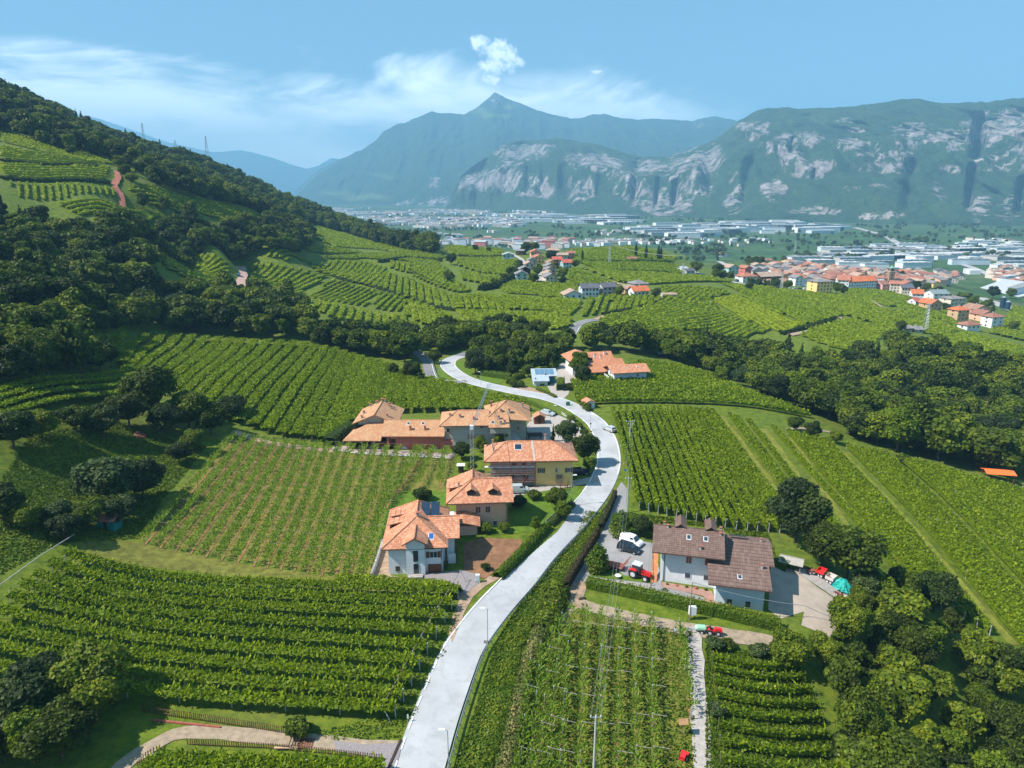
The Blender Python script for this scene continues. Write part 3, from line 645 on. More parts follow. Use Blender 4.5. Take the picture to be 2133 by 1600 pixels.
# ------------------------------------------------------------------ leaves
def leaf_mat(name, stops, trans=0.35, rnd=0.75, gloss=0.25, warm=(0.105, 0.13, 0.010)):
    m = bpy.data.materials.new(name); m.use_nodes = True; N = NT(m.node_tree)
    b = N.n['Principled BSDF']; out = N.n['Material Output']
    oi = N.new('ShaderNodeObjectInfo'); sh = N.attr('shade').outputs['Fac']; tn = N.attr('tint').outputs['Fac']
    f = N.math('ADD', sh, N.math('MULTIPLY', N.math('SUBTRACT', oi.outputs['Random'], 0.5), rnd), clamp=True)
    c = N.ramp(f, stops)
    h = N.new('ShaderNodeMath', operation='FRACT'); N.l.new(N.math('MULTIPLY', oi.outputs['Random'], 17.31), h.inputs[0])
    c = N.mix(N.math('MULTIPLY', N.smooth(h.outputs[0], 0.55, 1.0), 0.3*min(1, rnd*2)), c, warm)
    c = N.mix(tn, c, (0.36, 0.40, 0.012))
    N.l.new(c, b.inputs['Base Color']); b.inputs['Roughness'].default_value = 0.6; b.inputs['Specular IOR Level'].default_value = gloss
    tr = N.new('ShaderNodeBsdfTranslucent'); N.l.new(c, tr.inputs[0]); mx = N.new('ShaderNodeMixShader'); mx.inputs[0].default_value = trans
    N.l.new(b.outputs[0], mx.inputs[1]); N.l.new(tr.outputs[0], mx.inputs[2]); N.l.new(mx.outputs[0], out.inputs['Surface'])
    m['base'] = list(stops[1][1]); return m
L_TREE = leaf_mat('tree_leaves', [(0.0, (0.014, 0.026, 0.002)), (0.4, (0.058, 0.090, 0.004)), (0.75, (0.115, 0.165, 0.006)), (1.0, (0.20, 0.235, 0.010))])
L_DARK = leaf_mat('dark_leaves', [(0.0, (0.010, 0.022, 0.004)), (0.5, (0.034, 0.060, 0.007)), (1.0, (0.09, 0.13, 0.013))], rnd=.3, warm=(0.04, 0.05, 0.03))
L_GREY = leaf_mat('grey_leaves', [(0.0, (0.025, 0.045, 0.012)), (0.5, (0.06, 0.095, 0.024)), (1.0, (0.14, 0.19, 0.055))], rnd=.2)
L_LIME = leaf_mat('lime_leaves', [(0.0, (0.05, 0.085, 0.003)), (0.5, (0.11, 0.17, 0.005)), (1.0, (0.25, 0.30, 0.012))], rnd=.2)
L_HEDGE = leaf_mat('hedge_leaves', [(0.0, (0.035, 0.07, 0.003)), (0.5, (0.08, 0.14, 0.005)), (1.0, (0.2, 0.23, 0.012))], rnd=.1)
L_VINE = leaf_mat('vine_leaves', [(0.0, (0.04, 0.062, 0.0015)), (0.45, (0.128, 0.20, 0.002)), (0.8, (0.235, 0.315, 0.004)), (1.0, (0.37, 0.42, 0.012))], trans=.42, rnd=.12)
L_YOUNG = leaf_mat('young_vine_leaves', [(0.0, (0.07, 0.14, 0.006)), (0.5, (0.15, 0.26, 0.012)), (1.0, (0.27, 0.34, 0.04))], trans=.42, rnd=.1)
L_STRAW = leaf_mat('dry_grass_blades', [(0.0, (0.05, 0.09, 0.012)), (0.5, (0.12, 0.145, 0.028)), (1.0, (0.34, 0.28, 0.10))], trans=.3, rnd=.1)
M_BARK = mat('bark', (0.09, 0.07, 0.05), 0.95, noise=0.3, nscale=3, bump=0.5)
M_POSTW = mat('wooden_post', (0.22, 0.17, 0.12), 0.9, noise=0.3, nscale=2)
M_POSTC = mat('concrete_post', (0.42, 0.42, 0.41), 0.9, noise=0.2, nscale=2)
M_STEEL = mat('galvanised_steel', (0.42, 0.46, 0.48), 0.5, metal=0.6, noise=0.12, nscale=3)
M_WIRE = mat('wire', (0.35, 0.36, 0.37), 0.5, metal=0.5)

def cards(C, Nrm, size, aspect=1.0, up=None, rng=RNG):
    """quads centred at C facing Nrm; returns verts, faces"""
    n = len(C); Nrm = Nrm/(np.linalg.norm(Nrm, axis=1)[:, None]+1e-9)
    r = rng.normal(size=(n, 3)) if up is None else up
    u = np.cross(Nrm, r); u /= np.linalg.norm(u, axis=1)[:, None]+1e-9
    w = np.cross(Nrm, u)
    s = (np.asarray(size)*np.ones(n))[:, None]*0.5
    a = u*s; b = w*s*aspect
    k = rng.uniform(.55, 1.0, (n, 1))
    V = np.stack([C-a*k-b, C+a*k-b*.9, C+a+b*.8, C-a*.8+b], 1).reshape(-1, 3)
    F = np.arange(n*4).reshape(n, 4)
    return V, F
def merge(parts):
    V = []; F = []; S = []; o = 0
    for v, f, s in parts:
        V.append(v); F.append(f+o); S.append(np.broadcast_to(s, (len(v),)) if np.ndim(s) == 0 else s); o += len(v)
    return np.concatenate(V), np.concatenate(F), np.concatenate(S)
def blob(c, r, nu=8, nv=5, jit=.12, rng=RNG):
    ph = np.linspace(0, math.pi, nv+1)[:, None]; th = np.linspace(0, 2*math.pi, nu, endpoint=False)[None]
    rr = 1+rng.uniform(-jit, jit, (nv+1, nu)); rr[0] = rr[0, 0]; rr[-1] = rr[-1, 0]
    V = np.stack([c[0]+r[0]*rr*np.sin(ph)*np.cos(th), c[1]+r[1]*rr*np.sin(ph)*np.sin(th), c[2]+r[2]*rr*np.cos(ph)*np.ones_like(th)], 2).reshape(-1, 3)
    F = [(a*nu+b, (a+1)*nu+b, (a+1)*nu+(b+1) % nu, a*nu+(b+1) % nu) for a in range(nv) for b in range(nu)]
    return V, np.array(F)
# ------------------------------------------------------------------ trees
def crown_mesh(name, lobes, ncards, size, seed, cone=False):
    rng = np.random.default_rng(seed); parts = []
    tot = sum(l[3]**2 for l in lobes)
    for (x, y, z, r, rz) in lobes:
        n = int(ncards*r*r/tot); d = rng.normal(size=(n, 3)); d /= np.linalg.norm(d, axis=1)[:, None]
        d[:, 2] = np.where(d[:, 2] < -.35, -d[:, 2], d[:, 2])
        rad = rng.uniform(.72, 1.08, n)**.8
        clump = np.sin(d[:, 0]*7+seed)*np.sin(d[:, 1]*7+x)*np.sin(d[:, 2]*6+y)     # leaf clusters bulge out of the lobe
        rad = rad+clump*.14
        C = np.array((x, y, z))+d*np.array((r, r, rz))*rad[:, None]
        Nn = d*1.0+rng.normal(size=(n, 3))*.75+np.array((0, 0, .35))
        v, f = cards(C, Nn, size*rng.uniform(.6, 1.35, n), rng=rng)
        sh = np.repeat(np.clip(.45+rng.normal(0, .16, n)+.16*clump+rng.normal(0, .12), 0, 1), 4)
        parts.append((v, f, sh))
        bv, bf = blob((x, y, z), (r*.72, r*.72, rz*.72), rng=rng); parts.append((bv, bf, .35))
    V, F, S = merge(parts)
    return np_mesh(name, V, F, attrs={'shade': S})
def trunk_mesh(h, r, lobes, seed):
    rng = random.Random(seed); b = MB(); p = (0, 0, -0.6); n = 4; pts = [p]
    for k in range(n): pts.append((pts[-1][0]+rng.uniform(-.12, .12)*h*.2, pts[-1][1]+rng.uniform(-.12, .12)*h*.2, (k+1)*h/n))
    for k in range(n): b.tube(pts[k], pts[k+1], r*(1-.14*k), r*(1-.14*(k+1)), n=7)
    for l in lobes[:6]: b.tube(pts[2 if l[2] < h else 3], (l[0]*.8, l[1]*.8, l[2]), r*.45, r*.15, n=5)
    return b.mesh('trunk', True)
PROTO = {}
def make_proto(kind, H, R, nlobe, ncards, size, seed, leaf, th=None, shape='broad'):
    rng = random.Random(seed); lobes = []
    if shape == 'broad':
        lobes.append((0, 0, H*.50, R*.82, H*.40))
        for k in range(nlobe):
            a = k*2.4+rng.uniform(-.5, .5); e = rng.uniform(-.45, .95); rr = R*rng.uniform(.3, .5)
            q = R*.66*math.sqrt(max(.05, 1-e*e*.8)); lobes.append((q*math.cos(a), q*math.sin(a), H*.52+e*H*.36, rr, rr*.85))
    elif shape == 'conifer':
        for k in range(nlobe):
            t = k/(nlobe-1); a = k*2.3; rr = R*(1-t)*.62+.25; q = R*(1-t)*.38
            lobes.append((q*math.cos(a), q*math.sin(a), H*(.14+.8*t), rr, rr*.85+H*.03))
    elif shape == 'column':
        for k in range(nlobe):
            t = k/(nlobe-1); rr = R*(.75+.35*math.sin(math.pi*min(1, t*1.1+.1)))*(1 if t < .8 else 1-(t-.8)*3.2); lobes.append((rng.uniform(-.1, .1)*R, rng.uniform(-.1, .1)*R, H*(.08+.86*t), rr, H/nlobe*.95))
    elif shape == 'bush':
        lobes.append((0, 0, H*.42, R*.8, H*.46))
        for k in range(nlobe):
            a = k*2.4+rng.uniform(-.4, .4); rr = R*rng.uniform(.35, .55); lobes.append((R*.6*math.cos(a), R*.6*math.sin(a), H*rng.uniform(.3, .62), rr, rr*.9))
    PROTO.setdefault(kind, []).append((crown_mesh('crown', lobes, ncards, size, seed), trunk_mesh(th or H*.5, 0.02*H+.06, lobes, seed), leaf))
    PROTO[kind][-1][0].materials.append(leaf); PROTO[kind][-1][1].materials.append(M_BARK)
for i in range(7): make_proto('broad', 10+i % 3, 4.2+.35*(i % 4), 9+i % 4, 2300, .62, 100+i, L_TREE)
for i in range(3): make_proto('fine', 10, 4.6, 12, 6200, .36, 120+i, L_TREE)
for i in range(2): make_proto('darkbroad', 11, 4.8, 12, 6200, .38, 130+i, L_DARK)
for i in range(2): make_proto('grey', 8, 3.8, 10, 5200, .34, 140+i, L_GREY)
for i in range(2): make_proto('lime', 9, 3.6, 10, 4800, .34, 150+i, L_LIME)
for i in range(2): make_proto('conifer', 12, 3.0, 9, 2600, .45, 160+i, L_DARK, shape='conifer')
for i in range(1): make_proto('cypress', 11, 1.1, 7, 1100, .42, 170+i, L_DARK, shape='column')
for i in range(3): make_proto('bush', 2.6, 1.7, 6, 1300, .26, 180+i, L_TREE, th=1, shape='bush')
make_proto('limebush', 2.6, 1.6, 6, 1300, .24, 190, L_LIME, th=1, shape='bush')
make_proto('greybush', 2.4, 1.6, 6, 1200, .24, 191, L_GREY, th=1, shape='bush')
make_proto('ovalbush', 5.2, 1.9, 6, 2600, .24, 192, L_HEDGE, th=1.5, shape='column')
N_TREE = {}
def tree(kind, x, y, s, label, group=None, name='tree', cat='tree', sx=1.0, sz=1.0, variant=None, z=None):
    P = PROTO[kind]; k = variant if variant is not None else RNG.integers(len(P)); c, t, lf = P[k % len(P)]
    r = empty(name, (x, y, G(x, y) if z is None else z), RNG.uniform(0, 6.28)); r.scale = (s*sx, s*sx, s*sz)
    a = bpy.data.objects.new('crown', c); a.parent = r; COL.objects.link(a)
    b = bpy.data.objects.new('trunk', t); b.parent = r; COL.objects.link(b)
    tag(r, label, cat, group); N_TREE[cat] = N_TREE.get(cat, 0)+1
    return r
def tree_px(kind, u, v, h, label, **kw):
    H = {'broad': 11, 'fine': 10, 'darkbroad': 11, 'grey': 8, 'lime': 9, 'conifer': 12, 'cypress': 11, 'bush': 2.6, 'limebush': 2.6, 'greybush': 2.4, 'ovalbush': 5.2}[kind]
    p = at(u, v); return tree(kind, p[0], p[1], h/H, label, **kw)
def scatter(poly, sp, jit=.42, seed=0):
    """jittered triangular grid of points inside a world polygon"""
    rng = np.random.default_rng(seed); lo = poly.min(0); hi = poly.max(0)
    gx, gy = np.meshgrid(np.arange(lo[0], hi[0], sp), np.arange(lo[1], hi[1], sp*.87)); gx = gx+(np.arange(gx.shape[0]) % 2)[:, None]*sp/2
    gx = (gx+rng.uniform(-jit, jit, gx.shape)*sp).ravel(); gy = (gy+rng.uniform(-jit, jit, gy.shape)*sp).ravel()
    k = inside(poly, gx, gy); return np.stack([gx[k], gy[k]], 1)
# ------------------------------------------------------------------ vines
def resample(P, n):
    P = np.asarray(P, float); s = np.concatenate([[0], np.cumsum(np.linalg.norm(np.diff(P, axis=0), axis=1))])
    t = np.linspace(0, s[-1], n); return np.stack([np.interp(t, s, P[:, k]) for k in range(P.shape[1])], 1)
def core_ribbon(C, z0, w, h, step_jit, rng, prof=(-.5, -.38, 0, .38, .5), ph=(.45, .92, 1.0, .92, .45)):
    """rounded bank of foliage along C; z0 ground height per point"""
    n = len(C); T = np.gradient(C, axis=0); T /= np.linalg.norm(T, axis=1)[:, None]+1e-9; Nn = np.stack([T[:, 1], -T[:, 0]], 1)
    k = len(prof); V = np.zeros((n, k, 3))
    for j in range(k):
        d = prof[j]*w*(1+rng.uniform(-step_jit, step_jit, n)); zz = z0+h*ph[j]*(1+rng.uniform(-step_jit, step_jit, n)*.35)
        V[:, j, :2] = C+Nn*d[:, None]; V[:, j, 2] = zz
    V = V.reshape(-1, 3); i = (np.arange(n-1)[:, None]*k+np.arange(k-1)[None]).ravel()
    return V, np.stack([i, i+1, i+k+1, i+k], 1)
STY = {  # w width, h height, den cards per metre, cs card size, shoots per metre, core
    'pergola': dict(w=1.95, h=2.05, den=44, cs=.36, shoots=13, sl=(.3, .8), core=True, leaf='V', lz=.2, ph=(.84, .95, 1., .95, .84)),
    'pergola_mid': dict(w=3.6, h=2.1, den=30, cs=.50, shoots=6, sl=(.3, .7), core=True, leaf='V', lz=.2, ph=(.84, .95, 1., .95, .84)),
    'canopy': dict(w=2.5, h=2.0, den=13, cs=.58, shoots=3, core=True, leaf='V', lz=.25),
    'spur': dict(w=1.15, h=1.95, den=24, cs=.38, shoots=4, sl=(.3, .7), core=True, leaf='V', lz=.25, corew=.75),
    'young': dict(w=1.3, h=1.85, den=17, cs=.26, shoots=15, core=False, leaf='Y', lz=.3),
    'young2': dict(w=.9, h=1.8, den=17, cs=.22, shoots=15, core=False, leaf='Y', lz=.35),
    'hedge': dict(w=.7, h=1.25, den=26, cs=.26, shoots=4, core=True, leaf='V', lz=.5, corew=.45),
}
def row_parts(C, st, rng, tint=0.0, amp=1.0):
    C = np.asarray(C); L = float(np.sum(np.linalg.norm(np.diff(C, axis=0), axis=1))); m = max(2, int(L/1.1)); Q = resample(C, m)
    z = height(Q[:, 0], Q[:, 1]); parts = []
    wob = 1+(fbm(Q[:, 0]*.35, Q[:, 1]*.35, 3, 5)-.5)*.5*amp
    T = np.gradient(Q, axis=0); T /= np.linalg.norm(T, axis=1)[:, None]+1e-9; Nn = np.stack([T[:, 1], -T[:, 0]], 1)
    if st['core']:
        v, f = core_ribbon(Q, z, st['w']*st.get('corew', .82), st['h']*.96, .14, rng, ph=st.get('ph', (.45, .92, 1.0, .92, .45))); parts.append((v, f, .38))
    def sample(n):
        t = rng.uniform(0, m-1.001, n); i = t.astype(int); fr = (t-i)[:, None]
        return Q[i]*(1-fr)+Q[i+1]*fr, (z[i]*(1-fr[:, 0])+z[i+1]*fr[:, 0]), Nn[i], wob[i], T[i]
    n = int(L*st['den'])
    if n:
        P, zz, NN, wb, TT = sample(n); d = rng.uniform(-.5, .5, n)*st['w']*wb
        e = np.abs(d)/(st['w']*.5)
        zc = zz+st['h']*wb**.5+(rng.uniform(-1, 1, n)*st['lz'])-e**3*.35
        Cc = np.stack([P[:, 0]+NN[:, 0]*d, P[:, 1]+NN[:, 1]*d, zc], 1)
        nr = rng.normal(size=(n, 3))*.65+np.stack([NN[:, 0]*d*.35, NN[:, 1]*d*.35, np.full(n, .9)], 1)
        v, f = cards(Cc, nr, st['cs']*rng.uniform(.6, 1.3, n), rng=rng)
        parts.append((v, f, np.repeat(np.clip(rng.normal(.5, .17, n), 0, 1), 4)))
    n = int(L*st['shoots'])
    if n:                                                   # long shoots that stand up and lean over
        P, zz, NN, wb, TT = sample(n); d = rng.uniform(-.5, .5, n)*st['w']*wb*1.05
        ln = rng.uniform(*st.get('sl', (.45, 1.1)), n); lean = rng.normal(0, .35, (n, 2))+NN*(d/st['w']*1.1)[:, None]
        base = np.stack([P[:, 0]+NN[:, 0]*d, P[:, 1]+NN[:, 1]*d, zz+st['h']*.97], 1)
        dr = np.stack([lean[:, 0], lean[:, 1], rng.uniform(.45, .9, n)], 1); dr /= np.linalg.norm(dr, axis=1)[:, None]
        tip = base+dr*ln[:, None]; side = np.cross(dr, rng.normal(size=(n, 3))); side /= np.linalg.norm(side, axis=1)[:, None]; s = side*(st['cs']*.36)
        mid = base+dr*(ln*.55)[:, None]
        V = np.stack([base-s*.5, mid+s, tip, mid-s], 1).reshape(-1, 3)
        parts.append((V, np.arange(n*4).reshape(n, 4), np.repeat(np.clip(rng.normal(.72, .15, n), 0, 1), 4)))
    V, F, S = merge(parts); return V, F, S
POST_ME = MB().box(-.06, .06, -.06, .06, -.35, 2.15).mesh('post'); POSTS_ME = MB().box(-.035, .035, -.035, .035, -.3, 1.9).mesh('post')
POST_ME.materials.append(M_POSTC); POSTS_ME.materials.append(M_POSTW)
GROUND_STRIP = {}
def vine_row(C, sty, label, group, rng, posts=None, beams=None, tint=0.0, wire=False, thin=False):
    st = STY[sty]; C = np.asarray(C); c0 = C.mean(0); z0 = G(c0[0], c0[1])
    V, F, S = row_parts(C, st, rng, tint); V = V-np.array((c0[0], c0[1], z0))
    r = empty('vine_row', (c0[0], c0[1], z0)); tag(r, label, 'vine row', group)
    lf = {'V': L_VINE, 'Y': L_YOUNG}[st['leaf']]
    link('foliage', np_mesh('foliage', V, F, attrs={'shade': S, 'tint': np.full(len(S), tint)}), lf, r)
    if st['leaf'] == 'Y':
        Qs = resample(C, max(3, int(len(C)*2))); off = strip_mesh(Qs, -.2, .2, 0.10, 2, jitter=.45)
        vv = np.empty(len(off.vertices)*3, np.float32); off.vertices.foreach_get('co', vv); vv = vv.reshape(-1, 3)-np.array((c0[0], c0[1], z0), np.float32); off.vertices.foreach_set('co', vv.ravel()); link('soil_strip', off, M_SOILS, r)
    if posts:
        L = float(np.sum(np.linalg.norm(np.diff(C, axis=0), axis=1))); n = max(2, int(L/posts)+1); Q = resample(C, n)
        for q in Q:
            o = bpy.data.objects.new('post', POSTS_ME if thin else POST_ME); o.parent = r; o.location = (q[0]-c0[0], q[1]-c0[1], G(*q)-z0); COL.objects.link(o)
            o.rotation_euler = (rng.normal(0, .03), rng.normal(0, .03), 0)
        if beams:                                           # cross arms carried by the posts towards the next row
            bx, by, bl, bm = beams
            for q in Q[(1 if n > 2 else 0):]:
                a = np.array((q[0]-c0[0], q[1]-c0[1], G(*q)-z0+2.1)); d = np.array((bx, by, 0))*bl
                g2 = G(q[0]+d[0], q[1]+d[1])-z0+2.1; e = a+d; e[2] = g2+.12
                if rng.random() < .72: MB().tube(a-d*.06, e, .034, n=4).build('beam', bm, r)
    if wire:
        Q = resample(C, max(2, int(len(C)))); w = MB()
        for q0, q1 in zip(Q[:-1], Q[1:]):
            w.tube((q0[0]-c0[0], q0[1]-c0[1], G(*q0)-z0+1.95), (q1[0]-c0[0], q1[1]-c0[1], G(*q1)-z0+1.95), .018, n=3, cap=False)
        w.build('wire', M_WIRE, r)
    return r
M_SOILS = mat('row_soil', (0.22, 0.125, 0.05), .98, noise=.4, nscale=1.4, bump=.8, bscale=5)
N_ROWS = 0
ORD1 = 'first second third fourth fifth sixth seventh eighth ninth tenth eleventh twelfth thirteenth fourteenth fifteenth sixteenth seventeenth eighteenth nineteenth'.split()
def ordinal(k):
    if k < 20: return ORD1[k-1]
    t, o = divmod(k, 10); w = ['twenty', 'thirty', 'forty', 'fifty', 'sixty'][t-2]; return w[:-1]+'ieth' if o == 0 else w+'-'+ORD1[o-1]
def field_lines(Apx, Bpx, N, sty, label, group, seed=0, t0=0.0, t1=1.0, skip=(), trim=0.0, avoid=False, **kw):
    """rows from polyline A to polyline B; pairs of guide points correspond"""
    global N_ROWS
    rng = np.random.default_rng(seed); A_ = px_line(Apx); B_ = px_line(Bpx); assert len(A_) == len(B_)
    s = np.concatenate([[0], np.cumsum(np.linalg.norm(np.diff((A_+B_)/2, axis=0), axis=1))]); s /= s[-1]
    out = []
    for k in range(N):
        t = t0+(t1-t0)*(k+.5)/N
        if any(a <= t <= b for a, b in skip): continue
        a = np.array([np.interp(t, s, A_[:, j]) for j in (0, 1)]); b = np.array([np.interp(t, s, B_[:, j]) for j in (0, 1)])
        if avoid:
            M_ = [a*(1-f_)+b*f_ for f_ in (.35, .6)]
            if sum(min(np.min(np.hypot(T_[:, 0]-m_[0], T_[:, 1]-m_[1])) for T_ in TRACKS) < 1.15 for m_ in M_) >= 1: continue
        if trim: a = a+(b-a)*rng.uniform(0, trim)
        L = np.linalg.norm(b-a); n = max(3, int(L/6)); f = np.linspace(0, 1, n)[:, None]; C = a*(1-f)+b*f
        nrm = np.array((-(b-a)[1], (b-a)[0]))/max(L, 1e-6)
        C = C+nrm*((fbm(f[:, 0]*L/14+k*.7, f[:, 0]*0+seed, 2, 3)-.5)*.5)[:, None]
        out.append(vine_row(C, sty, label, group, rng, **kw)); N_ROWS += 1
    for k, o in enumerate(out):
        if '%s' in label: o['label'] = label % (ordinal(k+1) if k < len(out)//2+1 or ',' not in label else ordinal(k+1))
    return out
def bdir(p, q): a = at(*p)[:2]; b = at(*q)[:2]; d = (b-a)/np.linalg.norm(b-a); return d

g1 = 'vine rows of the leafy pergola field left of the road'
rp = field_lines([(150, 1158), (85, 1208), (25, 1254), (-40, 1333), (-60, 1426)], [(960, 1236), (930, 1294), (893, 1360), (852, 1442), (815, 1514)], 9, 'pergola', '%s leafy pergola row down from the top of the field left of the road', g1, 1, posts=7, tint=0.03)
field_lines([(335, 1592), (300, 1622)], [(800, 1612), (800, 1655)], 2, 'pergola', '%s leafy pergola row below the footpath in the bottom left', 'vine rows below the footpath', 2, posts=7)
g3 = 'rows of young pergola vines before the farm complex'
bd = bdir((430, 1100), (700, 1118))
field_lines([(285, 1132), (400, 1158), (530, 1182), (650, 1199), (772, 1214)], [(478, 915), (560, 925), (640, 932), (745, 938), (842, 942)], 16, 'young', '%s young feathery vine row from the left before the farm complex', g3, 3, posts=5.2, beams=(bd[0], bd[1], 2.6, M_POSTW), thin=True)
field_lines([(792, 1080), (835, 1022), (900, 1020), (935, 1018)], [(862, 942), (885, 943), (920, 944), (945, 945)], 4, 'young', '%s short young vine row from the left between lawn and gravel path', g3, 4, posts=5.2, beams=(bd[0], bd[1], 2.4, M_POSTW), thin=True)
g4 = 'vine rows fanning down the slope behind the farm'
field_lines([(225, 692), (330, 700), (440, 710), (540, 716), (640, 722), (700, 733), (760, 752), (800, 765), (844, 783), (930, 803), (1010, 825), (1080, 841)],
            [(240, 738), (262, 776), (330, 806), (400, 855), (500, 888), (590, 914), (688, 924), (765, 872), (844, 862), (962, 862), (1044, 862), (1105, 858)], 35, 'pergola_mid', '%s dense vine row from the left on the slope fanning behind the farm', g4, 5, tint=0.06)
field_lines([(-60, 838), (-60, 905)], [(290, 770), (262, 838)], 4, 'pergola_mid', '%s vine row from the top on the low terrace under the dark wood', 'vine rows on the low terrace', 6)
g5 = 'vine rows of the large field right of the road'
field_lines([(1270, 858), (1340, 856), (1420, 858), (1492, 864), (1545, 880), (1600, 895), (1680, 915), (1745, 930), (1830, 950), (1920, 972), (2030, 1003), (2150, 1035)],
            [(1322, 1062), (1420, 1083), (1545, 1108), (1685, 1118), (1770, 1165), (1880, 1225), (1995, 1290), (2110, 1350), (2260, 1400), (2400, 1420), (2560, 1400), (2700, 1380)], 62, 'spur', '%s long vine row from the road in the large field on the right', g5, 7,
            avoid=True, tint=0.05, posts=16)
field_lines([(1338, 758), (1300, 770), (1188, 800), (1202, 846)], [(1400, 766), (1480, 785), (1570, 826), (1695, 874)], 16, 'canopy', '%s vine row from the top in the field beside the inn', 'vine rows beside the inn', 8, tint=0.04)
g6 = 'young vine rows on trellis below the hedge'
bd6 = bdir((1180, 1400), (1380, 1445))
field_lines([(1100, 1415), (1116, 1378), (1158, 1312), (1191, 1276), (1221, 1282), (1250, 1286), (1280, 1290), (1309, 1292), (1342, 1297), (1372, 1301)], [(1056, 1660), (1090, 1660), (1126, 1660), (1163, 1660), (1200, 1660), (1237, 1660), (1276, 1660), (1313, 1660), (1351, 1660), (1384, 1660)], 10, 'young2',
            '%s thin young vine row from the left on the trellis with pale cross arms', g6, 9, posts=4.6, beams=(bd6[0], bd6[1], 1.75, mat('worn_concrete', (0.27, 0.26, 0.25), .9, noise=.2)))
field_lines([(1412, 1312), (1420, 1312)], [(1436, 1500), (1444, 1500)], 1, 'young2', 'single row of vines on posts at the left edge of the gravel track', None, 10, posts=7)
g7 = 'low vine rows across the meadow right of the gravel track'
for k, (a, b) in enumerate((((1480, 1378), (1668, 1398)), ((1482, 1400), (1676, 1420)), ((1486, 1428), (1690, 1446)), ((1490, 1456), (1700, 1476)), ((1492, 1488), (1712, 1506)), ((1496, 1520), (1722, 1540)), ((1498, 1556), (1740, 1576)), ((1500, 1592), (1760, 1612)))):
    rng = np.random.default_rng(40+k); A_, B_ = at(*a)[:2], at(*b)[:2]; f = np.linspace(0, 1, 12)[:, None]; C = A_*(1-f)+B_*f; C[:, 1] -= np.sin(np.pi*f[:, 0])*1.1
    vine_row(C, 'hedge', ordinal(k+1)+' low vine row from the top in the meadow right of the gravel track', g7, rng, posts=5, thin=True)

# fields farther off: polygon, direction of the rows, spacing, tint, how gappy
FAR = []
def far_rows(px, d0, d1, sp, tint, gap=.72, h=1.7, skip=0.0, seed=0, single=None):
    poly = poly_world(px); a = at(*d0)[:2]; b = at(*d1)[:2]; d = (b-a)/np.linalg.norm(b-a); nrm = np.array((-d[1], d[0]))
    c = poly.mean(0); q = (poly-c)@nrm; s = (poly-c)@d; rng = np.random.default_rng(seed+int(px[0][0]))
    rows = []
    for off in np.arange(q.min()+sp/2, q.max(), sp):
        t = np.arange(s.min(), s.max(), 2.0); P = c+nrm*off+d*t[:, None]; k = inside(poly, P[:, 0], P[:, 1])
        idx = np.where(k)[0]
        if len(idx) < 4: continue
        for seg in np.split(idx, np.where(np.diff(idx) > 1)[0]+1):
            if len(seg) >= 4: rows.append(P[seg])
    for P in rows:
        if skip and rng.random() < skip: continue
        FAR.append((P, sp*min(.94, gap*1.1), h, tint, single))
F_ = far_rows
F_([(520, 552), (600, 558), (640, 566), (688, 578), (612, 618), (570, 616), (530, 598), (518, 578)], (530, 600), (640, 566), 4.4, .28, .66)
F_([(690, 582), (722, 590), (790, 606), (760, 642), (700, 632), (640, 621)], (648, 622), (718, 590), 4.0, .75, .35, 1.3)
F_([(793, 608), (850, 624), (834, 652), (772, 644)], (775, 643), (812, 614), 4.4, .25, .5)
F_([(645, 548), (705, 543), (760, 546), (808, 560), (800, 598), (790, 602), (740, 592), (690, 576), (655, 566)], (700, 575), (740, 548), 4.6, .3, .68)
F_([(810, 570), (850, 582), (925, 612), (950, 622), (950, 648), (905, 642), (845, 622), (792, 602)], (880, 634), (876, 596), 4.6, .32, .62)
F_([(815, 545), (850, 550), (855, 572), (812, 560)], (830, 565), (832, 548), 4.4, .4, .7)
F_([(855, 545), (900, 542), (930, 560), (948, 590), (990, 610), (950, 612), (900, 595), (858, 576)], (865, 565), (885, 548), 4.0, .35, .8)
F_([(640, 628), (700, 636), (770, 652), (835, 658), (870, 680), (860, 690), (800, 678), (740, 672), (700, 668), (660, 650)], (760, 672), (764, 646), 4.6, .6, .66)
F_([(855, 628), (905, 645), (990, 680), (960, 688), (900, 685), (866, 672), (838, 654)], (880, 680), (868, 640), 3.4, .5, .9)
F_([(953, 617), (1050, 628), (1100, 640), (1120, 648), (960, 647), (952, 640)], (1000, 646), (990, 618), 4.4, .38, .72)
F_([(940, 648), (1060, 650), (1100, 684), (1060, 686), (1000, 682), (960, 662)], (1040, 680), (1000, 652), 3.4, .42, .9)
F_([(1064, 652), (1150, 655), (1190, 668), (1192, 682), (1160, 690), (1110, 685), (1080, 668)], (1140, 685), (1100, 655), 3.4, .4, .9)
F_([(950, 620), (1000, 616), (1100, 624), (1215, 626), (1208, 646), (1190, 664), (1150, 652), (1060, 640)], (1050, 632), (1180, 640), 3.2, .34, .88)
F_([(1216, 630), (1258, 617), (1276, 618), (1258, 656), (1204, 664)], (1218, 662), (1240, 620), 4.4, .2, .55)
F_([(1278, 617), (1340, 618), (1388, 626), (1350, 638), (1262, 654)], (1275, 652), (1292, 618), 3.8, .35, .75)
F_([(1040, 600), (1056, 586), (1100, 588), (1180, 594), (1220, 600), (1190, 622), (1050, 612)], (1060, 600), (1180, 608), 3.2, .22, .88)
F_([(940, 540), (1050, 538), (1076, 545), (1060, 576), (1000, 570), (955, 555)], (990, 572), (970, 542), 3.8, .12, .7)
F_([(955, 566), (1000, 572), (1062, 580), (1040, 592), (1015, 594), (960, 585)], (985, 590), (975, 570), 4.0, .3, .66)
F_([(928, 515), (960, 512), (1050, 526), (1050, 532), (990, 536), (935, 532)], (940, 525), (1040, 530), 3.4, .25, .85)
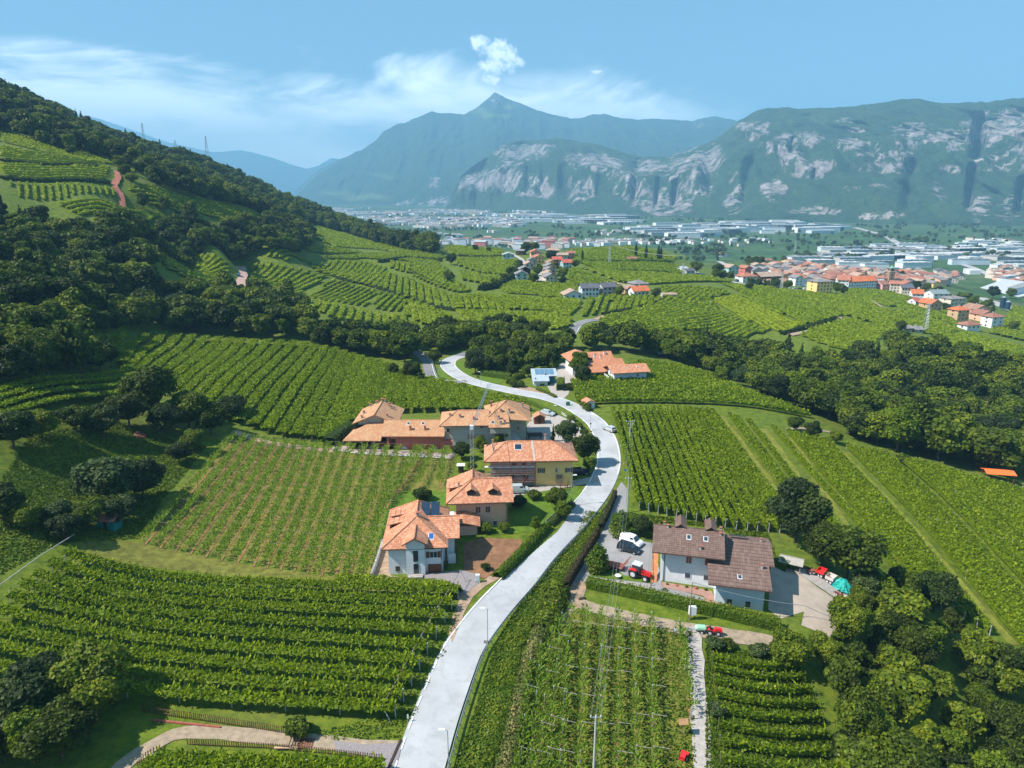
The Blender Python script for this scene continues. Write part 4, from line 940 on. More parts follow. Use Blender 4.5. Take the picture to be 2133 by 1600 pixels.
F_([(860, 522), (905, 530), (930, 538), (870, 540)], (870, 532), (920, 536), 3.4, .3, .85)
F_([(1186, 562), (1200, 560), (1240, 576), (1290, 596), (1240, 600), (1188, 596)], (1190, 590), (1240, 580), 3.6, .15, .75)
F_([(1180, 524), (1280, 516), (1360, 518), (1420, 530), (1440, 545), (1400, 548), (1300, 546), (1200, 545)], (1220, 540), (1400, 540), 3.6, .22, .9)
F_([(1200, 547), (1300, 549), (1400, 552), (1440, 562), (1420, 572), (1310, 565), (1240, 562)], (1250, 555), (1400, 560), 3.4, .14, .9)
F_([(1215, 560), (1300, 567), (1420, 575), (1500, 580), (1525, 590), (1400, 592), (1330, 596), (1290, 588)], (1290, 570), (1330, 592), 3.2, .45, .93)
F_([(1370, 598), (1430, 598), (1500, 604), (1522, 614), (1450, 632), (1350, 645), (1300, 652), (1345, 640), (1385, 628)], (1420, 632), (1470, 602), 3.8, .25, .72)
F_([(1500, 592), (1560, 598), (1620, 602), (1545, 614)], (1520, 598), (1600, 605), 3.2, .6, .93)
F_([(1250, 665), (1300, 652), (1480, 626), (1500, 650), (1600, 690), (1560, 705), (1460, 695), (1380, 692), (1300, 690), (1256, 684)], (1300, 685), (1480, 650), 3.2, .25, .9)
F_([(1484, 626), (1530, 616), (1600, 648), (1675, 680), (1640, 696), (1600, 690), (1540, 662)], (1530, 624), (1650, 684), 4.0, .95, .55)
F_([(1535, 614), (1610, 605), (1680, 625), (1752, 655), (1755, 660), (1690, 680), (1610, 648)], (1550, 615), (1690, 676), 3.0, .12, .92)
F_([(1660, 700), (1740, 672), (1765, 665), (1860, 690), (1830, 712), (1800, 738), (1720, 722)], (1680, 695), (1830, 725), 3.6, .35, .6)
F_([(1620, 604), (1700, 612), (1790, 620), (1850, 655), (1810, 672), (1760, 658), (1690, 626)], (1700, 616), (1800, 650), 3.4, .4, .92)
F_([(1740, 606), (1800, 600), (1850, 608), (1920, 632), (2000, 660), (1930, 640), (1850, 640), (1800, 622)], (1780, 606), (1900, 636), 3.4, .25, .9)
F_([(1790, 655), (1850, 645), (1960, 672), (2000, 690), (1960, 700), (1880, 690), (1820, 680)], (1830, 660), (1960, 690), 3.2, .4, .93)
F_([(1860, 632), (1930, 642), (1980, 665), (2000, 680), (1960, 668), (1880, 650)], (1880, 640), (1980, 672), 3.4, .2, .85)
F_([(1960, 700), (2010, 695), (2160, 730), (2200, 790), (2060, 760), (1990, 728)], (2000, 705), (2140, 760), 3.4, .42, .93)
F_([(2110, 640), (2170, 650), (2170, 720), (2060, 695), (2080, 680), (2100, 660)], (2110, 660), (2150, 690), 3.4, .4, .93)
# terraces on the hillside to the left
F_([(0, 280), (110, 300), (235, 345), (180, 340), (90, 318), (0, 296)], (0, 285), (200, 338), 3.6, .8, .6)
F_([(0, 305), (100, 325), (222, 345), (110, 344), (0, 332)], (0, 320), (200, 343), 4.2, .7, .5)
F_([(0, 340), (120, 350), (232, 352), (218, 378), (120, 376), (0, 368)], (0, 355), (220, 362), 4.0, .9, .55)
F_([(20, 380), (232, 392), (245, 412), (120, 420), (30, 412)], (60, 415), (58, 385), 3.4, .5, .32, 1.2)
F_([(110, 424), (180, 420), (250, 434), (300, 442), (355, 455), (250, 466), (160, 452)], (140, 430), (330, 455), 4.2, .9, .66)
F_([(260, 395), (330, 392), (350, 405), (430, 420), (490, 430), (560, 450), (520, 470), (440, 452), (370, 445), (300, 430)], (330, 400), (520, 462), 4.0, .7, .66)
F_([(115, 300), (200, 325), (262, 345), (290, 356), (280, 362), (232, 344), (170, 326)], (120, 305), (280, 355), 3.2, .9, .8, 1.2)
F_([(320, 532), (400, 536), (478, 552), (470, 598), (400, 588), (340, 560)], (340, 550), (470, 575), 3.6, .6, .7)
F_([(660, 470), (700, 478), (760, 500), (835, 520), (870, 528), (780, 520), (700, 515), (650, 495)], (670, 480), (840, 524), 4.0, .25, .66)
F_([(640, 500), (700, 518), (760, 528), (720, 530), (660, 528), (630, 520)], (650, 510), (750, 528), 3.4, .35, .85)
F_([(660, 535), (740, 532), (860, 526), (930, 538), (880, 546), (760, 540)], (680, 536), (880, 538), 3.4, .25, .85)
F_([(560, 530), (640, 538), (640, 545), (600, 548), (545, 540)], (560, 536), (630, 544), 3.6, .2, .6)
def build_far():
    """every row as part of one mass: leafy banks and clumps along the contour"""
    rng = np.random.default_rng(99)
    bysingle = {}
    for it in FAR: bysingle.setdefault(it[4], []).append(it)
    parts = []; tints = []
    for P, w, h, tint, _ in FAR:
        L = len(P)*2.0; m = max(3, int(L/2.2)); Q = resample(P, m); z = height(Q[:, 0], Q[:, 1])
        v, f = core_ribbon(Q, z, w, h, .2, rng); parts.append((v, f, np.clip(rng.normal(.45, .10, len(v)), 0, 1))); tints.append(np.full(len(v), tint))
        n = int(L*1.9*min(w, 3)/2); t = rng.uniform(0, m-1.001, n); i = t.astype(int); fr = (t-i)[:, None]
        C = Q[i]*(1-fr)+Q[i+1]*fr; zz = z[i]*(1-fr[:, 0])+z[i+1]*fr[:, 0]
        C3 = np.stack([C[:, 0]+rng.uniform(-.5, .5, n)*w, C[:, 1]+rng.uniform(-.5, .5, n)*w, zz+h*1.02+rng.uniform(-.3, .4, n)], 1)
        v, f = cards(C3, rng.normal(size=(n, 3))*.6+np.array((0, 0, .8)), rng.uniform(.6, 1.2, n), rng=rng)
        parts.append((v, f, np.repeat(np.clip(rng.normal(.55, .18, n), 0, 1), 4))); tints.append(np.full(len(v), tint))
    V, F, S = merge(parts); T = np.concatenate(tints)
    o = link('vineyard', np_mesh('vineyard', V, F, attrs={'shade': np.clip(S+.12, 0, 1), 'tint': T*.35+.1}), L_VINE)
    tag(o, 'distant vineyards striping the hills between the wood and the villages', 'vineyard', kind='stuff')
    print('far vine rows', len(FAR), 'faces', len(F))
build_far(); print('vine rows', N_ROWS)
# ------------------------------------------------------------------ woods
def uvd(pts): return np.array([world_uvd(*p)[:2] for p in pts])
WOODS = [  # world polygon, spacing, kinds with weights, height range, label
    (poly_world([(1205, 730), (1300, 722), (1400, 722), (1500, 734), (1600, 745), (1700, 775), (1780, 760), (1850, 735), (1950, 735), (2050, 762), (2260, 830), (2260, 1030), (2133, 1000), (2050, 980), (1930, 958), (1850, 938), (1770, 912), (1690, 862), (1640, 846), (1560, 815), (1500, 785), (1420, 758), (1350, 742), (1260, 738)]),
     7.4, ('broad', 'broad', 'broad', 'fine', 'darkbroad', 'broad', 'broad', 'broad', 'fine', 'lime'), (7, 14.5), 'leafy tree in the dense wood that fills the ravine below the large vineyard', 'trees of the ravine wood'),
    (poly_world([(640, 724), (700, 716), (760, 712), (860, 718), (930, 712), (1040, 702), (1110, 698), (1110, 710), (1045, 718), (985, 726), (948, 734), (925, 745), (905, 742), (885, 730), (862, 738), (850, 765), (800, 752), (740, 738)]), 6.6, ('broad', 'broad', 'fine'), (8, 13), 'leafy tree in the wood along the bend of the road', 'trees along the road bend'),
    (poly_world([(985, 752), (1000, 742), (1047, 736), (1100, 730), (1150, 722), (1182, 716), (1185, 750), (1150, 768), (1100, 778), (1050, 782), (1000, 780)]), 6.2, ('broad', 'broad', 'fine', 'conifer'), (6, 10), 'tree of the grove between the road bend and the solar-roofed house', 'trees of the grove inside the bend'),
    (poly_world([(-200, 470), (60, 478), (150, 488), (260, 498), (310, 530), (330, 605), (420, 625), (520, 622), (600, 640), (660, 690), (690, 716), (640, 718), (520, 704), (400, 696), (300, 690), (225, 690), (250, 735), (240, 775), (160, 790), (60, 812), (-160, 830)]), 7.2, ('broad', 'broad', 'fine', 'broad', 'darkbroad', 'broad', 'fine', 'broad', 'lime'), (7, 15), 'leafy tree on the shaded wooded slope at the left', 'trees of the shaded slope'),
    (poly_world([(240, 488), (330, 478), (460, 488), (540, 478), (600, 470), (650, 486), (650, 515), (590, 535), (520, 540), (420, 526), (320, 520), (260, 512)]), 7.0, ('broad',), (9, 14), 'leafy tree of the dark belt between two terraces', 'trees of the terrace belt'),
    (poly_world([(1650, 1352), (1700, 1350), (1755, 1345), (1790, 1300), (1850, 1245), (1930, 1285), (2010, 1340), (2070, 1400), (2140, 1440), (2260, 1500), (2260, 1720), (1790, 1720), (1760, 1600), (1740, 1500), (1710, 1420)]), 5.6, ('fine', 'broad', 'fine', 'broad', 'fine', 'lime', 'broad', 'broad', 'fine'), (4, 9), 'leafy tree of the thicket below the farmyard', 'trees of the thicket below the farmyard'),
    (poly_world([(-120, 1470), (60, 1452), (180, 1440), (250, 1455), (290, 1480), (270, 1520), (190, 1545), (150, 1580), (60, 1680), (-120, 1680)]), 5.4, ('darkbroad', 'fine', 'fine'), (6, 9), 'dark leafy tree in the shaded corner below the pergola field', 'trees of the shaded corner'),
    (np.concatenate([poly_world([(-80, 290), (0, 272), (60, 296), (150, 322), (210, 332), (268, 347), (300, 372), (330, 400), (370, 407), (420, 420), (470, 430), (540, 452), (600, 460), (650, 468), (720, 488), (790, 510), (860, 526), (905, 535)]),
                     uvd([(905, 522, 900), (830, 497, 1080), (760, 470, 1220), (700, 448, 1260), (600, 412, 1200), (500, 367, 1100), (400, 322, 1010), (300, 296, 900), (200, 278, 780), (100, 220, 740), (0, 175, 700), (-150, 130, 640)])]), 9.4, ('broad',), (9, 18), None, None),
]
pts_ind = []; pts_mass = []
for wi, (poly, sp, kinds, hr, label, grp) in enumerate(WOODS):
    for x, y in scatter(poly, sp, seed=50+wi):
        d = math.hypot(x, y); k = kinds[RNG.integers(len(kinds))]
        rec = (d, x, y, k, RNG.uniform(*hr), label, grp)
        (pts_ind if label else pts_mass).append(rec)
def in_frame(x, y, pad=60):
    z = G(x, y)+5; D = y*CP+(CAMZ-z)*SP
    if D < 5: return False
    u = 1066.5+FPX*x/D; v = 800+FPX*((CAMZ-z)*CP-y*SP)/D
    return -pad < u < 2133+pad and v < 1600+pad
seen = sorted([p for p in pts_ind if in_frame(p[1], p[2])]); rest = [p for p in pts_ind if not in_frame(p[1], p[2])]
N_IND = 215
pts_mass += seen[N_IND:]+rest
HT = {'broad': 11, 'fine': 10, 'darkbroad': 11, 'conifer': 12, 'lime': 9.5}
for d, x, y, k, h, label, grp in seen[:N_IND]:
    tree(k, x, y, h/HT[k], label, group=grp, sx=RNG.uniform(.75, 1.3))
def tree_mass(name, pts, label):
    kc = bpy.data.collections.new('tree_kinds')
    for i, (c, t, lf) in enumerate(PROTO['broad']+PROTO['broad'][:4]+PROTO['conifer'][:1]+PROTO['lime'][:1]+PROTO['grey'][:1]):
        o = bpy.data.objects.new('tree_kind', c); kc.objects.link(o)
    P = np.array([(p[1], p[2], G(p[1], p[2])) for p in pts])
    me = bpy.data.meshes.new(name); me.vertices.add(len(P)); me.vertices.foreach_set('co', P.astype(np.float32).ravel())
    for an, av in (('size', np.array([p[4]/11 for p in pts])), ('turn', RNG.uniform(0, 6.28, len(P)))):
        a = me.attributes.new(an, 'FLOAT', 'POINT'); a.data.foreach_set('value', av.astype(np.float32))
    o = bpy.data.objects.new(name, me); COL.objects.link(o)
    ng = bpy.data.node_groups.new('wood', 'GeometryNodeTree')
    ng.interface.new_socket('Geometry', in_out='INPUT', socket_type='NodeSocketGeometry'); ng.interface.new_socket('Geometry', in_out='OUTPUT', socket_type='NodeSocketGeometry')
    n = ng.nodes; l = ng.links; gi = n.new('NodeGroupInput'); go = n.new('NodeGroupOutput')
    ip = n.new('GeometryNodeInstanceOnPoints'); ci = n.new('GeometryNodeCollectionInfo'); ci.inputs['Collection'].default_value = kc
    ci.inputs['Separate Children'].default_value = True; ip.inputs['Pick Instance'].default_value = True
    def named(a):
        q = n.new('GeometryNodeInputNamedAttribute'); q.data_type = 'FLOAT'; q.inputs['Name'].default_value = a; return q.outputs['Attribute']
    cx = n.new('ShaderNodeCombineXYZ'); l.new(named('turn'), cx.inputs['Z']); l.new(cx.outputs[0], ip.inputs['Rotation'])
    l.new(named('size'), ip.inputs['Scale']); l.new(gi.outputs[0], ip.inputs['Points']); l.new(ci.outputs[0], ip.inputs['Instance']); l.new(ip.outputs[0], go.inputs[0])
    md = o.modifiers.new('wood', 'NODES'); md.node_group = ng
    return tag(o, label, 'wood', kind='stuff')
tree_mass('woods', pts_mass, 'distant woods on the ridge and the far side of the ravine')
print('trees in mass', len(pts_mass), 'individual', len(seen[:N_IND]))
# ------------------------------------------------------------------ building materials
def tile_fn(cols, mortar, sw=.36, sh=.17):
    def fn(N, vec, col):
        tc = N.new('ShaderNodeTexCoord'); sn = N.new('ShaderNodeSeparateXYZ'); N.l.new(tc.outputs['Normal'], sn.inputs[0])
        sp = N.new('ShaderNodeSeparateXYZ'); N.l.new(vec, sp.inputs[0])
        side = N.math('GREATER_THAN', N.math('ABSOLUTE', sn.outputs[0]), N.math('ABSOLUTE', sn.outputs[1]))
        h = N.math('ADD', N.math('MULTIPLY', sp.outputs[0], N.math('SUBTRACT', 1.0, side)), N.math('MULTIPLY', sp.outputs[1], side))
        cb = N.new('ShaderNodeCombineXYZ'); N.l.new(h, cb.inputs[0]); N.l.new(sp.outputs[2], cb.inputs[1])
        br = N.new('ShaderNodeTexBrick'); N.l.new(cb.outputs[0], br.inputs['Vector']); br.offset = 0.0
        br.inputs['Scale'].default_value = 1; br.inputs['Brick Width'].default_value = sw; br.inputs['Row Height'].default_value = sh
        br.inputs['Mortar Size'].default_value = .028; br.inputs['Mortar Smooth'].default_value = .6
        br.inputs['Color1'].default_value = (*cols[0], 1); br.inputs['Color2'].default_value = (*cols[1], 1); br.inputs['Mortar'].default_value = (*mortar, 1)
        wn = N.new('ShaderNodeTexWhiteNoise', noise_dimensions='2D'); fl = N.new('ShaderNodeVectorMath', operation='FLOOR')
        dv = N.new('ShaderNodeVectorMath', operation='DIVIDE'); N.l.new(cb.outputs[0], dv.inputs[0]); dv.inputs[1].default_value = (sw, sh, 1); N.l.new(dv.outputs[0], fl.inputs[0]); N.l.new(fl.outputs[0], wn.inputs['Vector'])
        c = N.mix(N.math('MULTIPLY', N.smooth(wn.outputs['Value'], .45, 1.0), .65), br.outputs['Color'], cols[2])
        big = N.noise(vec, .55, 4, .65)
        return N.mix(N.math('MULTIPLY', N.smooth(big, .5, .75), .4), c, tuple(x*.62 for x in cols[0]))
    return fn
M_TILE = mat('terracotta_tiles', (0.52, 0.22, 0.12), 0.85, fn=tile_fn([(0.47, 0.185, 0.095), (0.55, 0.245, 0.14), (0.62, 0.35, 0.22)], (0.24, 0.09, 0.05)), bump=.4, bscale=5)
M_TILEO = mat('old_terracotta_tiles', (0.45, 0.24, 0.13), 0.9, fn=tile_fn([(0.46, 0.215, 0.115), (0.52, 0.28, 0.15), (0.50, 0.34, 0.19)], (0.25, 0.12, 0.06)), bump=.4, bscale=5)
M_TILEB = mat('brown_roof_tiles', (0.17, 0.10, 0.09), 0.8, fn=tile_fn([(0.145, 0.09, 0.072), (0.175, 0.11, 0.088), (0.20, 0.135, 0.11)], (0.07, 0.035, 0.03), .4, .2), bump=.3, bscale=5)
M_TILER = mat('inn_roof_tiles', (0.50, 0.20, 0.10), 0.85, fn=tile_fn([(0.47, 0.17, 0.08), (0.54, 0.23, 0.12), (0.58, 0.30, 0.18)], (0.25, 0.09, 0.05)), bump=.3, bscale=5)
def plaster(name, c, n=.07):
    def fn(N, vec, col):
        s = N.new('ShaderNodeSeparateXYZ'); N.l.new(vec, s.inputs[0])
        st = N.noise(vec, 1.1, 5, .7)
        return N.mix(N.math('MULTIPLY', N.smooth(st, .55, .8), .3), col, tuple(x*.6 for x in c))
    return mat(name, c, .92, noise=n, nscale=.8, bump=.15, bscale=12, fn=fn)
M_WHITE = plaster('white_plaster', (0.66, 0.68, 0.70)); M_CREAM = plaster('cream_plaster', (0.60, 0.53, 0.44)); M_PEACH = plaster('peach_plaster', (0.70, 0.41, 0.28))
M_YELLOW = plaster('yellow_plaster', (0.80, 0.55, 0.22)); M_RED = plaster('red_plaster', (0.50, 0.15, 0.12)); M_GREY = plaster('grey_plaster', (0.46, 0.44, 0.42), .12)
M_BARE = plaster('bare_masonry', (0.36, 0.36, 0.37), .3); M_TEAL = plaster('teal_plaster', (0.36, 0.52, 0.50)); M_PINKP = plaster('pink_plaster', (0.66, 0.36, 0.36)); M_TAN = plaster('tan_plaster', (0.50, 0.34, 0.19)); M_BLUEW = plaster('pale_blue_plaster', (0.55, 0.62, 0.68))
M_WOOD = mat('brown_wood', (0.16, 0.06, 0.03), .7, noise=.25, nscale=3); M_WOODO = mat('orange_wood', (0.42, 0.17, 0.07), .7, noise=.2, nscale=2)
M_EAVE = mat('dark_timber', (0.05, 0.028, 0.02), .85, noise=.2, nscale=3); M_GLASS = mat('window_glass', (0.03, 0.045, 0.06), .08, spec=.8)
M_FRAME = mat('white_frame', (0.7, 0.7, 0.7), .5, noise=.04); M_STONE = mat('stone', (0.33, 0.30, 0.27), .95, noise=.3, nscale=2.5, bump=.6, bscale=6)
M_PANEL = mat('solar_panel', (0.015, 0.03, 0.055), .18, spec=.8, noise=.2, nscale=2); M_CHIM = mat('chimney_render', (0.42, 0.38, 0.35), .9, noise=.2, nscale=2)
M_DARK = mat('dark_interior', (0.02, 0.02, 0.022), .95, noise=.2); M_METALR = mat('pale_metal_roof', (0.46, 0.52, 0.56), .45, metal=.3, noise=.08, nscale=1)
M_BLACK = mat('black_rubber', (0.018, 0.018, 0.018), .85, noise=.2); M_RUST = mat('rusty_steel', (0.30, 0.09, 0.06), .8, noise=.3, nscale=3); M_BRICK = mat('brick_red', (0.34, 0.13, 0.09), .9, noise=.2, nscale=2)

def slab(mb, pts, t=.2):
    """sloping convex slab, thickness straight down"""
    n = len(pts); i = len(mb.v); mb.v += [tuple(p) for p in pts] + [(p[0], p[1], p[2]-t) for p in pts]
    mb.f.append([i+k for k in range(n)]); mb.f.append([i+n+k for k in reversed(range(n))])
    for k in range(n): mb.f.append([i+(k+1) % n, i+k, i+n+k, i+n+(k+1) % n])
    return mb
def hip(mb, x0, x1, y0, y1, ze, zr, axis='x', h0=0., h1=0., t=.2):
    """hipped or gabled roof; h0/h1 how far the ridge ends stay back (0 = gable)"""
    if axis == 'x':
        ym = (y0+y1)/2; a = (x0+h0, ym, zr); b = (x1-h1, ym, zr)
        slab(mb, [(x0, y0, ze), (x1, y0, ze), b, a], t); slab(mb, [(x1, y1, ze), (x0, y1, ze), a, b], t)
        if h0 > 0: slab(mb, [(x0, y1, ze), (x0, y0, ze), a], t)
        if h1 > 0: slab(mb, [(x1, y0, ze), (x1, y1, ze), b], t)
    else:
        xm = (x0+x1)/2; a = (xm, y0+h0, zr); b = (xm, y1-h1, zr)
        slab(mb, [(x0, y1, ze), (x0, y0, ze), a, b], t); slab(mb, [(x1, y0, ze), (x1, y1, ze), b, a], t)
        if h0 > 0: slab(mb, [(x0, y0, ze), (x1, y0, ze), a], t)
        if h1 > 0: slab(mb, [(x1, y1, ze), (x0, y1, ze), b], t)
    return mb
def ridge_caps(mb, segs, r=.13):
    for a, b in segs: mb.tube((a[0], a[1], a[2]+.03), (b[0], b[1], b[2]+.03), r, n=6)
    return mb
def gable_wall(mb, x0, x1, y0, y1, zb, ze, zr, axis='x', t=.2):
    """walls with pointed ends that reach just under a gabled roof"""
    if axis == 'x':
        ym = (y0+y1)/2; ring = [(y0, zb), (y1, zb), (y1, ze), (ym, zr), (y0, ze)]; i = len(mb.v)
        for x in (x0, x1): mb.v += [(x, y, z) for y, z in ring]
    else:
        xm = (x0+x1)/2; ring = [(x0, zb), (x1, zb), (x1, ze), (xm, zr), (x0, ze)]; i = len(mb.v)
        for y in (y1, y0): mb.v += [(x, y, z) for x, z in ring]
    n = 5; mb.f.append([i+k for k in reversed(range(n))]); mb.f.append([i+n+k for k in range(n)])
    for k in range(n): mb.f.append([i+k, i+(k+1) % n, i+n+(k+1) % n, i+n+k])
    return mb
WCACHE = {}
def window(root, x, z, w=1.0, h=1.2, y=0., face='front', style='shutter', shm=None, name='window'):
    """x along the wall, z of the centre; face: front (y=), back, left/right (x= given as y)"""
    shm = shm or M_WOOD; key = (w, h, style, shm.name)
    if key not in WCACHE:
        f = MB(); t = .07
        f.box(-w/2-t, w/2+t, -.05, .02, -h/2-t, -h/2).box(-w/2-t, w/2+t, -.05, .02, h/2, h/2+t).box(-w/2-t, -w/2, -.05, .02, -h/2, h/2).box(w/2, w/2+t, -.05, .02, -h/2, h/2)
        if style != 'plain': f.box(-.025, .025, -.04, .0, -h/2, h/2)
        fm = f.mesh('window'); fm.materials.append(M_FRAME if style != 'dark' else M_EAVE)
        p = MB().box(-w/2, w/2, -.015, .03, -h/2, h/2).mesh('pane'); p.materials.append(shm if style == 'closed' else M_GLASS)
        s = None
        if style == 'shutter':
            s = MB().box(-w/4, w/4, -.03, .03, -h/2-.03, h/2+.03)
            for k in range(5): s.box(-w/4+.05, w/4-.05, -.045, -.03, -h/2+.1+k*h/5, -h/2+.1+k*h/5+h/9)
            s = s.mesh('shutter'); s.materials.append(shm)
        WCACHE[key] = (fm, p, s)
    fm, p, s = WCACHE[key]
    o = bpy.data.objects.new(name, fm); COL.objects.link(o); o.parent = root
    rz = {'front': 0, 'back': math.pi, 'right': math.pi/2, 'left': -math.pi/2}[face]
    o.rotation_euler = (0, 0, rz)
    o.location = (x, y-.03, z) if face == 'front' else (x, y+.03, z) if face == 'back' else (y+.03, x, z) if face == 'right' else (y-.03, x, z)
    q = bpy.data.objects.new('pane', p); COL.objects.link(q); q.parent = o
    if s:
        for sx in (-1, 1):
            q = bpy.data.objects.new('shutter', s); COL.objects.link(q); q.parent = o; q.location = (sx*(w/2+w/4+.06), -.05, 0)
    return o
def chimney(root, x, y, z, h=.9, w=.45, m=None, cap=True, parent=None):
    b = MB().box(x-w/2, x+w/2, y-w/2, y+w/2, z-.8, z+h)
    o = b.build('chimney', m or M_CHIM, parent or root)
    if cap:
        c = MB().box(x-w*.75, x+w*.75, y-w*.75, y+w*.75, z+h+.12, z+h+.22)
        for sx in (-1, 1):
            for sy in (-1, 1): c.box(x+sx*w*.4-.05, x+sx*w*.4+.05, y+sy*w*.4-.05, y+sy*w*.4+.05, z+h+.002, z+h+.12)
        c.build('cap', M_BRICK if m is not M_BRICK else M_EAVE, root if parent else o) if parent else c.build('cap', M_BRICK, o)
    return o
def skylight(root, x, y0, ze, slope, along, w=.7, l=1.0, m=None, name='skylight'):
    """window lying in a slope that rises with +y (slope dz/dy) starting at y0, ze"""
    y = y0+along; z = ze+slope*along; L = l/math.hypot(1, slope); f = MB(); b = MB()
    def q(mb, x0, x1, ya, yb, lift, t):
        za, zb = ze+slope*(ya-y0)+lift, ze+slope*(yb-y0)+lift
        slab(mb, [(x0, ya, za), (x1, ya, za), (x1, yb, zb), (x0, yb, zb)], t)
    q(f, x-w/2-.09, x+w/2+.09, y-L/2-.08, y+L/2+.08, .07, .12); q(b, x-w/2, x+w/2, y-L/2, y+L/2, .1, .02)
    o = f.build(name, M_FRAME, root); b.build('glass', m or M_GLASS, o); return o
def house_root(px, rz, label, cat='house', group=None, name='house'):
    p = at(*px); return tag(empty(name, (p[0], p[1], p[2]), math.radians(rz)), label, cat, group)
def eave_board(root, segs, m=None):
    b = MB()
    for a, c in segs: b.tube(a, c, .09, n=4)
    return b.build('gutter', m or M_EAVE, root)

# ---- white house with solar panels
r = house_root((811, 1197), 4, 'white house with a two-panel solar roof and brown garage door beside the road')
w = MB().box(0, 9.3, 0, 13.2, -1.6, 5.25).box(9.3, 11.2, 3.6, 13.0, -1.2, 5.25); w.build('wall', M_WHITE, r)
MB().prism([(3.1, -.9), (6.3, -.9), (6.3, .3), (3.1, .3)], -1.4, 6.4).face([(3.1, -.9, 6.4), (6.3, -.9, 6.4), (4.7, -.9, 7.5)]).build('stair_tower', M_WHITE, r)
ze = 5.35
rf = MB(); A1 = (4.7, 4.6, 8.6); A2 = (4.6, 11.2, 8.6)
slab(rf, [(-1.1, -.8, ze), (4.7, -.8, ze), A1]); slab(rf, [(4.7, -.8, ze), (10.3, -.8, ze), (A1[0], A1[1], A1[2])])
slab(rf, [(-1.1, 14.2, ze), (-1.1, -.8, ze), A1, A2]); slab(rf, [(10.3, -.8, ze), (10.3, 14.2, ze), A2, A1]); slab(rf, [(10.3, 14.2, ze), (-1.1, 14.2, ze), A2])
ridge_caps(rf, [(A1, A2), ((-1.1, -.8, ze), A1), ((10.3, -.8, ze), A1), ((-1.1, 14.2, ze), A2), ((10.3, 14.2, ze), A2)])
rf.build('roof', M_TILE, r)
wg = MB(); hip(wg, 5.0, 12.3, 2.2, 11.0, 5.45, 7.55, 'x', 0, 0); ridge_caps(wg, [((5.5, 6.6, 7.55), (12.3, 6.6, 7.55))]); wg.build('roof', M_TILE, r)
gb = MB(); slab(gb, [(2.5, 4.0, 6.5), (2.5, -1.7, 6.5), (4.7, -1.7, 7.75), (4.7, 4.0, 7.75)]); slab(gb, [(6.9, -1.7, 6.5), (6.9, 4.0, 6.5), (4.7, 4.0, 7.75), (4.7, -1.7, 7.75)]); ridge_caps(gb, [((4.7, -1.7, 7.75), (4.7, 3.2, 7.75))]); gb.build('roof', M_TILE, r)
for yy in (6.6, 9.8):                                         # two dormers on the left slope
    d = MB(); zz = ze+ (1.5)*(3.25/5.8)
    slab(d, [(-.7, yy-1.2, 6.75), (2.6, yy-1.2, 7.35), (2.6, yy+1.2, 7.35), (-.7, yy+1.2, 6.75)], .14); d.build('dormer', M_TILE, r)
    MB().box(-.2, .1, yy-1.0, yy+1.0, 5.6, 6.65).build('dormer_window', M_GLASS, r)
s_ = (8.6-ze)/5.7
for xx in (6.1, 7.9):                                         # two raised solar panels facing the road
    p = MB(); slab(p, [(xx-.8, 6.9, 7.6), (xx+.8, 6.9, 7.6), (xx+.8, 10.2, 8.75), (xx-.8, 10.2, 8.75)], .08); o = p.build('solar_panel', M_PANEL, r)
    MB().tube((xx, 9.4, 6.8), (xx, 9.4, 8.4), .04, n=4).tube((xx, 6.9, 6.8), (xx, 6.9, 7.8), .04, n=4).build('bracket', M_STEEL, o)
skylight(r, 7.4, -.8, ze, (8.6-ze)/5.4, 1.9, .8, 1.1, mat('blue_glass', (0.03, 0.10, 0.32), .1, spec=.8))
chimney(r, 4.9, 5.2, 8.5, .5, .5)
MB().box(6.75, 9.0, -.12, -.02, -1.2, 1.75).build('garage_door', M_WOOD, r)
window(r, 7.75, 3.6, 1.2, 1.1, style='shutter'); window(r, 1.5, 1.1, .6, .8, style='dark')
window(r, 4.75, 3.9, .7, 1.9, y=-.9, style='dark', name='window'); window(r, 4.75, 1.4, .7, 1.9, y=-.9, style='dark')
MB().box(10.2, 11.6, 2.6, 2.7, -.2, 2.1).build('door', M_FRAME, r)
MB().tube((9.9, .6, -.8), (9.9, .6, 5.2), .16, n=8).tube((11.7, 2.4, -.5), (11.7, 2.4, 5.4), .12, n=8).build('post', M_EAVE, r)
MB().tube((9.15, -.1, -.8), (9.15, -.1, 5.3), .05, n=5).build('downpipe', M_EAVE, r)
MB().box(3.4, 5.9, -2.1, -1.0, -.3, .55).build('planter', M_STONE, r)
eave_board(r, [((-1.1, -.85, ze-.16), (10.3, -.85, ze-.16)), ((2.5, -1.72, 6.35), (4.7, -1.72, 7.6)), ((4.7, -1.72, 7.6), (6.9, -1.72, 6.35))])
# ---- peach house with two front dormers
r = house_root((951, 1101), 4.4, 'peach house with two small front dormers in its tiled roof')
MB().box(0, 10.0, 0, 8.6, -1.0, 5.9).build('wall', M_PEACH, r); MB().box(0, 10.04, -.05, -.001, -1.0, .4).build('plinth', M_STONE, r)
rf = MB(); hip(rf, -1.9, 11.2, -1.3, 8.2, 5.95, 9.0, 'x', 5.4, 0); ridge_caps(rf, [((3.5, 3.45, 9.0), (11.2, 3.45, 9.0)), ((-1.9, -1.3, 5.95), (3.5, 3.45, 9.0))])
slab(rf, [(-1.9, 10.4, 5.95), (-1.9, 1.8, 5.95), (3.3, 3.6, 9.05), (3.5, 8.2, 9.05)]); slab(rf, [(8.0, 3.4, 6.6), (8.0, 10.4, 5.95), (3.5, 8.2, 9.05), (3.3, 3.6, 9.05)]); slab(rf, [(8.0, 10.4, 5.95), (-1.9, 10.4, 5.95), (3.5, 8.2, 9.05)])
